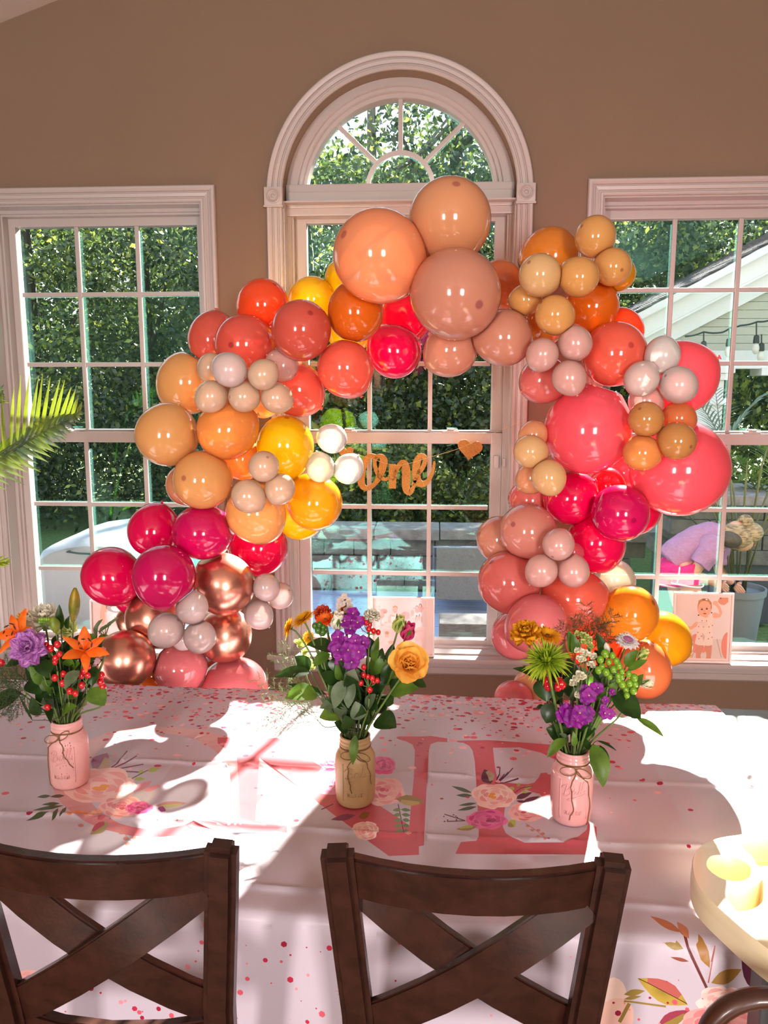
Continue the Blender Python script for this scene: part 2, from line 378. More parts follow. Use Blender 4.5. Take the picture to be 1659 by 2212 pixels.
# low garden wall with cast caps
gw = tag(empty('garden_wall', (-.6, 3.3, 0)), 'low grey block wall with cast stone caps behind the deck', 'wall')
random.seed(3)
x = -1.9
while x < 1.5:
    w_ = random.choice((.42, .5, .56)); mb = MB(); mb.bbox(x + .004, x + w_ - .004, 3.22, 3.62, .455 + random.uniform(-.004, .004), .545, .014)
    mb.build('capstone', M_stone, gw); x += w_
for r in range(3):
    x = -1.9 - .12 * (r % 2)
    while x < 1.5:
        w_ = random.choice((.26, .32, .38)); mb = MB(); mb.bbox(x + .004, x + w_ - .004, 3.28 + random.uniform(0, .015), 3.56, r * .15 + .004, r * .15 + .146, .012)
        mb.build('block', M_stone2, gw); x += w_
# trees: crowns of many small leaves
def crown_mesh(name, m, n, rad, h, size, seed, droop=0.3, hollow=.55):
    rng = np.random.default_rng(seed)
    nb = max(10, n // 300); c = rng.normal(size=(nb, 3)); c /= np.linalg.norm(c, axis=1)[:, None]
    c *= (rng.uniform(hollow, 1, nb) ** .6)[:, None]; c[:, 2] = c[:, 2] * .5 + .5
    k = rng.integers(0, nb, n); p = c[k] * np.array([rad, rad, h]) + rng.normal(size=(n, 3)) * np.array([.34, .34, .22]) * rad * .36
    a = rng.normal(size=(n, 3)); a[:, 2] -= droop; a /= np.linalg.norm(a, axis=1)[:, None]
    b = np.cross(a, rng.normal(size=(n, 3))); b /= np.linalg.norm(b, axis=1)[:, None]
    s = size * rng.uniform(.6, 1.35, n)[:, None]
    V = np.stack([p, p + a * s * .5 + b * s * .28, p + a * s, p + a * s * .5 - b * s * .28], 1).reshape(-1, 3)
    me = bpy.data.meshes.new(name); me.vertices.add(4 * n); me.vertices.foreach_set('co', V.ravel().astype(np.float32))
    me.loops.add(4 * n); me.loops.foreach_set('vertex_index', np.arange(4 * n, dtype=np.int32)); me.polygons.add(n)
    me.polygons.foreach_set('loop_start', np.arange(0, 4 * n, 4, dtype=np.int32)); me.polygons.foreach_set('loop_total', np.full(n, 4, np.int32)); me.update(calc_edges=True)
    me.materials.append(m); return me
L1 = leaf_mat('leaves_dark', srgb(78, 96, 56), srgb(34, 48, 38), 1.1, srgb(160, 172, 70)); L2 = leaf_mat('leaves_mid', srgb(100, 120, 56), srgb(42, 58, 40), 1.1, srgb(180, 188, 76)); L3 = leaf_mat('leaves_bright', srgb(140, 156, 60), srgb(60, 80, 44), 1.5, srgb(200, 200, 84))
M_bark = mat('bark', srgb(70, 58, 48), .9, noise=.5, nscale=9, bump=.7, bscale=30, stretch=(3, 3, 1)); M_bark2 = mat('bark_pale', srgb(126, 116, 104), .9, noise=.5, nscale=9, bump=.6, bscale=30, stretch=(3, 3, 1))
CR = [crown_mesh('crown_a', L1, 15000, 1.9, 4.4, .085, 1), crown_mesh('crown_b', L2, 14000, 1.8, 4.2, .085, 2), crown_mesh('crown_c', L2, 15000, 2.1, 4.4, .085, 3), crown_mesh('crown_d', L3, 9000, 1.7, 3.8, .12, 4)]
def trunk_mesh(seed, h, r, m):
    random.seed(seed); mb = MB(); pts = []; x = y = 0
    for i in range(7): pts.append((x, y, h * i / 6)); x += random.uniform(-.09, .09); y += random.uniform(-.08, .08)
    mb.tube(pts, [r * (1 - .75 * i / 6) for i in range(7)], 8)
    for k in range(7):
        i = random.randint(1, 5); p = Vector(pts[i]); a = random.uniform(0, 6.28); l = random.uniform(.7, 1.5)
        mb.tube([p, p + Vector((cos(a) * l * .5, sin(a) * l * .5, l * .35)), p + Vector((cos(a) * l, sin(a) * l, l * .9))], [r * .35, r * .22, r * .08], 5)
    me = bpy.data.meshes.new('trunk'); me.from_pydata(mb.v, [], mb.f); me.materials.append(m); return me
TR = [trunk_mesh(1, 6.5, .15, M_bark), trunk_mesh(2, 6.0, .13, M_bark2), trunk_mesh(3, 6.8, .18, M_bark)]
TREES = [ # x, y, crown, trunk, scale, crown height, label
 (-5.6,7.6,2,0,.95,.4,'dark broad tree farthest left beyond the left window'),
 (-4.3,8.4,1,0,1.02,.9,'mid green tree with a sky gap beside it, seen through the left window'),
 (-3.1,7.8,0,1,1.0,.3,'dark dense tree seen through the right panes of the left window'),
 (-1.9,8.8,2,2,1.1,.6,'dark tree between the left and the arched window'),
 (-.8,8.0,0,1,1.12,1.1,'tall tree with a pale trunk behind the left half of the arched window'),
 (.35,8.3,2,2,1.1,.9,'dense tree behind the middle of the arched window'),
 (1.35,7.6,0,0,1.06,.8,'dark tree seen through the right half of the arched window'),
 (2.5,8.6,1,2,1.05,.7,'mid green tree left of the porch roof'),
 (3.8,9.2,0,0,1.05,.9,'dark tree rising over the porch gable'),
 (5.4,9.6,2,1,1.1,.9,'broad tree over the porch roof at the far right'),
 (7.2,9.4,1,0,1.1,.4,'bushy tree beyond the porch at the right edge')]
for (x, y, c, t, s, z, lab) in TREES:
    e = empty('tree', (x, y, -.05), lab, 'tree', 'trees beyond the garden wall')
    o = link('crown', CR[c], e); o.location = (0, 0, z * .5 + .1); o.scale = (s, s, s); o.rotation_euler = (0, 0, x * 7.3); o['kind'] = 'stuff'
    o = link('trunk', TR[t], e); o.scale = (s, s, s); o.rotation_euler = (0, 0, x * 3.1)
# second row that closes the view, lower part of the woods and the bushes in front
wm = crown_mesh('woods', L1, 60000, 1, 1, .2, 11)
def band(name, m, n, x0, x1, y0, y1, z0, zf, size, seed, lab, cat):
    rng = np.random.default_rng(seed); x = rng.uniform(x0, x1, n); y = rng.uniform(y0, y1, n)
    cl = np.sin(x * 1.7 + seed) * .5 + np.sin(x * 3.9 + y * 2) * .3 + np.sin(x * 9 + seed) * .15; zt = zf(x) + cl * .45
    z = z0 + (zt - z0) * rng.uniform(0, 1, n) ** .8; p = np.stack([x, y, z], 1)
    g = np.sin(x * 14 + y * 5) * np.sin(z * 13 + x * 3) * np.sin(y * 11 + z * 4); p = p[g > -.25]; n = len(p)
    a = rng.normal(size=(n, 3)); a /= np.linalg.norm(a, axis=1)[:, None]; b = np.cross(a, rng.normal(size=(n, 3))); b /= np.linalg.norm(b, axis=1)[:, None]
    s = size * rng.uniform(.6, 1.35, n)[:, None]
    V = np.stack([p, p + a * s * .5 + b * s * .28, p + a * s, p + a * s * .5 - b * s * .28], 1).reshape(-1, 3)
    me = bpy.data.meshes.new(name); me.vertices.add(4 * n); me.vertices.foreach_set('co', V.ravel().astype(np.float32))
    me.loops.add(4 * n); me.loops.foreach_set('vertex_index', np.arange(4 * n, dtype=np.int32)); me.polygons.add(n)
    me.polygons.foreach_set('loop_start', np.arange(0, 4 * n, 4, dtype=np.int32)); me.polygons.foreach_set('loop_total', np.full(n, 4, np.int32)); me.update(calc_edges=True)
    me.materials.append(m); o = link(name, me); tag(o, lab, cat, kind='stuff'); return o
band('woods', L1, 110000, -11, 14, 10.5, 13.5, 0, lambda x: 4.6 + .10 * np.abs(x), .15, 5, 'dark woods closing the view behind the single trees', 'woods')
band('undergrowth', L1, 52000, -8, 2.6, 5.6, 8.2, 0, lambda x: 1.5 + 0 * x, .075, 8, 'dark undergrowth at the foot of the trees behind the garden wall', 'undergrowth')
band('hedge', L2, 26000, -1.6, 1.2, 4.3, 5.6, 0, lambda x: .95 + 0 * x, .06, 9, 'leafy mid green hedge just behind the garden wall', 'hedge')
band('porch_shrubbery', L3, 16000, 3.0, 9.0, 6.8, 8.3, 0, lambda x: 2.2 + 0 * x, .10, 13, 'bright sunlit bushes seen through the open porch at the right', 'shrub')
# porch with gable roof on the right
M_porch = mat('porch_paint', srgb(214, 218, 214), .6); M_shing = mat('roof_shingles', srgb(120, 116, 118), .9, noise=.4, nscale=20, bump=.4)
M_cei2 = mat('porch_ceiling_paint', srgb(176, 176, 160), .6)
pc = empty('porch', (2.4, 4.0, 0), 'white open porch with a shingled gable roof and columns, at the right', 'porch')
RX0, RZ0, RX1, RZ1 = 1.70, 2.30, 4.6, 3.84      # rake line of the gable front
def rake(x): return RZ0 + (x - RX0) * (RZ1 - RZ0) / (RX1 - RX0)
n_ = Vector((-(RZ1 - RZ0), 0, RX1 - RX0)).normalized(); t_ = Vector((RX1 - RX0, 0, RZ1 - RZ0)).normalized()
def slab(name, m, u0, u1, w0, w1, y0, y1, b=.004):
    M = Matrix(((t_.x, 0, n_.x, RX0), (0, 1, 0, 0), (t_.z, 0, n_.z, RZ0), (0, 0, 0, 1)))
    mb = MB(); mb.bbox(u0, u1, y0, y1, w0, w1, b, M); return mb.build(name, m, pc)
slab('roof_deck', M_porch, -.12, 3.3, -.02, .045, 3.90, 6.6)
slab('fascia', M_porch, -.12, 3.3, -.17, .0, 3.86, 3.90); slab('rake_molding', M_porch, -.14, 3.3, -.03, .035, 3.80, 3.90, .012); slab('frieze_board', M_porch, -.05, 3.3, -.33, -.17, 3.93, 3.96)
slab('soffit', M_porch, -.1, 3.3, -.19, -.17, 3.86, 4.1)
for i in range(30):      # courses of shingles, edges stepping up the slope
    u = -.14 + i * .115
    for j in range(9):
        y = 3.80 + j * .31 + (.15 if i % 2 else 0) - .1
        y0 = max(3.79, y); 
        M = Matrix(((t_.x, 0, n_.x, RX0), (0, 1, 0, 0), (t_.z, 0, n_.z, RZ0), (0, 0, 0, 1))) @ Matrix.Translation((u, 0, .052)) @ Matrix.Rotation(radians(4), 4, 'Y')
        mb = MB(); mb.box(0, .14, y0 + .004, y + .30, 0, .012, M); mb.build('shingle', M_shing, pc)
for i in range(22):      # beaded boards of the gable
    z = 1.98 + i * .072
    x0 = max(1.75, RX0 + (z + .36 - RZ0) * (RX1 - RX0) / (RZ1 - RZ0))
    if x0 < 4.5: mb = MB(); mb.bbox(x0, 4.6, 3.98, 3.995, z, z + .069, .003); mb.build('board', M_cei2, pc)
mb = MB(); mb.bbox(1.95, 4.6, 3.95, 4.2, 1.90, 2.06, .006); mb.bbox(2.9, 4.6, 3.94, 4.21, 1.84, 1.91, .006); mb.build('beam', M_porch, pc)
for cx in (2.46, 4.5):
    mb = MB(); mb.bbox(cx - .13, cx + .13, 3.96, 4.2, 0, 1.80, .008); mb.bbox(cx - .16, cx + .16, 3.93, 4.23, 1.58, 1.64, .01); mb.bbox(cx - .17, cx + .17, 3.92, 4.24, 1.80, 1.86, .012)
    mb.bbox(cx - .20, cx + .20, 3.90, 4.26, 1.86, 1.92, .01); mb.bbox(cx - .16, cx + .16, 3.93, 4.23, 0, .14, .01); mb.build('column', M_porch, pc)
# string lights hanging in front of the porch
M_blk = mat('black_rubber', (.015, .015, .017), .5); M_bulb = mat('bulb_glass', (.9, .88, .8), .08, trans=.4)
slt = empty('string_lights', (2.6, 3.7, 1.9), 'black cable with clear bulbs hanging in front of the porch', 'string lights')
SP = [(1480, 727), (1520, 717), (1560, 718), (1578, 708), (1600, 703), (1636, 695), (1662, 692)]
P3 = [on_y(x, y, 3.7) for x, y in SP]; pts = []
for a, b in zip(P3[:-1], P3[1:]):
    for k in range(6): s = k / 6; p = a.lerp(b, s); p.z -= .05 * sin(pi * s) * (b - a).length; pts.append(p)
mb = MB(); mb.tube(pts + [P3[-1]], .008, 6); mb.build('cable', M_blk, slt)
for (x, y, l) in ((1520, 717, 27), (1575, 710, 28), (1634, 696, 35), (1645, 722, 26)):
    p = on_y(x, y, 3.7); q = on_y(x, y + l, 3.7)
    mb = MB(); mb.tube([p, q], .006, 6); mb.lathe([(.008, .06), (.022, .05), (.026, 0), (.024, -.01)], q - Vector((0, 0, .03)), 14); s = mb.build('socket', M_blk, slt)
    mb = MB(); mb.ball(q - Vector((0, 0, .085)), (.030, .030, .048), 12, 10); mb.build('bulb', M_bulb, slt, smooth=True)
# outdoor counter of grey stone with slab top beyond the person
oc = empty('outdoor_counter', (1.9, 3.0, 0), 'grey stone outdoor counter behind the gardening person', 'counter')
c0 = on_y(1432, 1112, 2.6)
mb = MB(); mb.bbox(1.66, 2.62, 2.35, 3.15, .90, .97, .008); mb.build('countertop', M_stone, oc)
for r in range(4):
    for k in range(3): mb = MB(); x = 1.74 + k * .28 + (.1 if r % 2 else 0); mb.bbox(x, x + .27, 2.43, 3.08, .45 + r * .112 - .0, .45 + r * .112 + .108, .01); mb.build('block', M_stone2, oc)
mb = MB(); mb.bbox(1.78, 2.5, 2.46, 3.05, 0, .45, .01); mb.build('base', mat('counter_base_grey', srgb(70, 72, 78), .8), oc)  # even dark grey lower part of the counter
# steel garden edge slab right of the pot
gs = empty('stone_bench', (2.9, 3.2, 0), 'low stone bench with a pale slab on the lawn right of the pot', 'bench')
mb = MB(); mb.bbox(2.45, 4.2, 2.9, 3.25, .47, .53, .008); mb.build('seat', M_stone, gs)
for r in range(3):
    for k in range(5): mb = MB(); x = 2.5 + k * .33; mb.bbox(x, x + .32, 2.95, 3.2, r * .155 + .003, r * .155 + .15, .01); mb.build('block', mat('tan_stone', srgb(140, 124, 104), .9, noise=.3, bump=.5), gs)
# covered grill
M_cover = mat('grill_cover_cloth', srgb(165, 172, 184), .7, bump=.25, bscale=14)
gr = empty('covered_grill', (-1.9, 1.0, 0), 'barbecue grill under a grey cloth cover outside the left window', 'grill')
def lo(x, y): p = on_y(x, y, 1.0); return (p.x, p.z)
OUT = [(108,1284),(113,1246),(141,1180),(148,1164),(166,1152),(205,1140),(240,1136),(300,1138),(350,1152),(372,1176),(384,1240),(388,1290),(372,1310),(345,1470),(330,1700),(205,1700),(196,1380),(176,1340),(120,1310)]
poly = [lo(*p) for p in OUT]; cxm = sum(p[0] for p in poly) / len(poly)
mb = MB(); n = len(poly); secs = [(.62, .90), (.68, .985), (.80, 1.0), (1.0, 1.0), (1.22, 1.0), (1.34, .97), (1.40, .88)]; vs = []
for (yy, k) in secs:
    for (px, pz) in poly: vs.append((cxm + (px - cxm) * k + .012 * sin(9 * pz + yy * 7), yy + .01 * sin(px * 17), max(0, pz * (1 - (1 - k) * .45))))
fs = [(i * n + k, i * n + (k + 1) % n, (i + 1) * n + (k + 1) % n, (i + 1) * n + k) for i in range(len(secs) - 1) for k in range(n)] + [tuple(range(n))[::-1], tuple((len(secs) - 1) * n + k for k in range(n))]
mb.add(vs, fs); g = mb.build('cover', M_cover, gr, smooth=True, angle=.7)
b0 = on_y(146, 1192, .60); b1 = on_y(200, 1197, .60)
mb = MB(); mb.tube([b0 + Vector((0, .03, 0)), b0, b0.lerp(b1, .5) - Vector((0, .012, 0)), b1, b1 + Vector((.04, 0, 0))], .012, 6, flat=.3); mb.build('strap', mat('black_strap', (.02, .022, .025), .6), gr)
# patio furniture in front of the garden wall, seen through the centre window
M_mesh = mat('sling_mesh', srgb(128, 130, 128), .7, noise=.2, nscale=120, bump=.4, bscale=300)
so_ = empty('patio_lounger', (.45, 2.75, 0), 'grey mesh patio chair with a flat back in front of the garden wall', 'chair')
a = on_y(943, 1182, 2.6); b = on_y(1075, 1296, 2.6)
mb = MB(); mb.bbox(a.x, b.x, 2.58, 2.62, b.z, a.z, .006); mb.build('backrest', M_mesh, so_)
mb = MB(); mb.tube([(a.x - .02, 2.6, 0), (a.x - .02, 2.6, a.z), (b.x, 2.6, a.z)], .014, 8); mb.build('frame', mat('grey_metal', srgb(120, 130, 150), .35, .6), so_)
mb = MB(); mb.bbox(a.x, b.x, 2.62, 3.05, .20, .26, .01); mb.build('seat', M_mesh, so_)
for xx in (a.x + .02, b.x - .02): mb = MB(); mb.box(xx - .015, xx + .015, 3.0, 3.03, 0, .2); mb.build('leg', MATS['grey_metal'], so_)
lb = empty('deck_planter', (.25, 1.62, 0), 'small low weathered wooden box on the deck below the arched window', 'box')
a = on_y(949, 1347, 1.6); b = on_y(1044, 1368, 1.6)
mb = MB(); mb.bbox(a.x, b.x + .1, 1.6, 1.85, 0, a.z + .0, .006); mb.build('box', mat('weathered_wood', srgb(120, 112, 108), .8, noise=.4, nscale=20, stretch=(1, 6, 6)), lb)
# pot with strap leaved plant on the right
M_pot = mat('grey_plastic_pot', srgb(122, 134, 142), .45); M_strap = leaf_mat('strap_leaf', srgb(150, 150, 96), srgb(96, 104, 66), 3)
pt = empty('potted_plant', (1.93, 1.62, 0), 'tall strap leaved plant in a grey plastic pot outside the right window', 'plant')
c = Vector((1.93, 1.62, 0)); zr = on_y(1600, 1268, 1.62).z
mb = MB(); mb.lathe([(.0001, 0), (.105, 0), (.112, .03), (.155, zr - .04), (.165, zr - .04), (.168, zr), (.155, zr), (.150, zr - .03), (.0001, zr - .05)], c, 32); mb.build('pot', M_pot, pt, smooth=True, angle=.5)
random.seed(9)
for k in range(16):
    a = random.uniform(0, 6.28); sp = random.uniform(.02, .07); h = random.uniform(.45, .95) ; lean = random.uniform(.02, .32); d = Vector((cos(a), sin(a) * .8, 0))
    pts = [c + d * sp + Vector((0, 0, zr - .05)), c + d * (sp + lean * .3) + Vector((0, 0, zr + h * .45)), c + d * (sp + lean) + Vector((0, 0, zr + h * .85)), c + d * (sp + lean * 1.7) + Vector((0, 0, zr + h))]
    mb = MB(); mb.tube(pts, [.013, .012, .014, .002], 6, flat=.35); mb.build('leaf', M_strap, pt, smooth=True)
# palms outside the right window
def frond(parent, base, mid, tip, n, L, m, seed, droop=.25, wid=.011, name='leaflet', spread=1.0, up=(0, 0, 1), side=(1, -1)):
    random.seed(seed); base, mid, tip = Vector(base), Vector(mid), Vector(tip); pts = []
    for i in range(25):
        t = i / 24; pts.append(base * (1 - t) ** 2 + mid * 2 * t * (1 - t) + tip * t * t)
    mb = MB(); mb.tube(pts, [.007 * (1 - .8 * i / 24) for i in range(25)], 6); mb.build('rachis', m, parent, smooth=True)
    upv = Vector(up)
    for i in range(n):
        t = .12 + .88 * i / (n - 1); k = t * 24; j = min(23, int(k)); p = pts[j].lerp(pts[j + 1], k - j); d = (pts[j + 1] - pts[j]).normalized(); sd = d.cross(upv).normalized()
        for s in side:
            l = L * (sin(pi * min(1, .25 + t * .72)) ** .7) * random.uniform(.88, 1.08); dr = (d * (.55 + .5 * t) + sd * s * spread + upv * random.uniform(.0, .25)).normalized()
            vs = []; nn = 6; wd = dr.cross(upv).normalized()
            for q in range(nn + 1):
                u = q / nn; cpt = p + dr * l * u - upv * droop * l * u * u; ww = wid * sin(pi * (.12 + .88 * u) ** .8) if q < nn else .0006
                vs += [cpt - wd * ww, cpt + upv * .004 * (1 - u), cpt + wd * ww]
            fs = []
            for q in range(nn):
                for z in (0, 1): fs.append((q * 3 + z, q * 3 + z + 1, (q + 1) * 3 + z + 1, (q + 1) * 3 + z))
            mb = MB(); mb.add(vs, fs); mb.build(name, m, parent, smooth=True)
M_palm_out = leaf_mat('palm_leaf_out', srgb(150, 176, 70), srgb(70, 100, 44), 4)
pa = empty('garden_palm', (3.2, 2.9, 0), 'green palm in the garden behind the gardening person', 'palm')
for k, (bx, by, mx, my, tx, ty) in enumerate([(1650,1120,1620,1000,1590,985),(1665,1120,1650,1010,1600,1030),(1690,1110,1680,1000,1640,960),(1700,1110,1690,1040,1625,1075)]):
    frond(pa, on_y(bx, by, 2.75), on_y(mx, my, 2.7), on_y(tx, ty, 2.65), 13, .30, M_palm_out, 20 + k)
mb = MB(); p = on_y(1665, 1120, 2.75); mb.tube([(p.x, 2.8, 0), (p.x, 2.76, p.z)], [.04, .02], 8); mb.build('trunk', M_bark, pa)
pa = empty('porch_palm', (2.6, 3.3, 0), 'pale feathery palm beside the porch column', 'palm')
for k, (bx, by, mx, my, tx, ty) in enumerate([(1560,960,1530,880,1490,860),(1570,960,1600,890,1655,850),(1560,960,1550,880,1545,840)]):
    frond(pa, on_y(bx, by, 3.3), on_y(mx, my, 3.3), on_y(tx, ty, 3.2), 13, .30, mat('pale_palm', srgb(150, 168, 150), .6, trans=.3), 40 + k, wid=.008)
mb = MB(); p = on_y(1563, 960, 3.3); mb.tube([(p.x, 3.3, 0), (p.x, 3.3, p.z)], [.03, .012], 8); mb.build('trunk', M_bark, pa)
# hose lying by the pot
mb = MB(); hp = [on_y(x, y, 1.45) for x, y in ((1662, 1332), (1640, 1362), (1625, 1378), (1612, 1384))]; hs = [Vector(p) for p in hp] 
mb.tube([(2.35, 1.5, .40), (2.16, 1.5, .22), (2.04, 1.5, .10), (1.96, 1.5, .02), (1.80, 1.52, .02)], .022, 10); tag(mb.build('hose', mat('dark_hose', (.03, .035, .05), .4), smooth=True), 'thick dark hose leaning down beside the grey pot', 'hose')
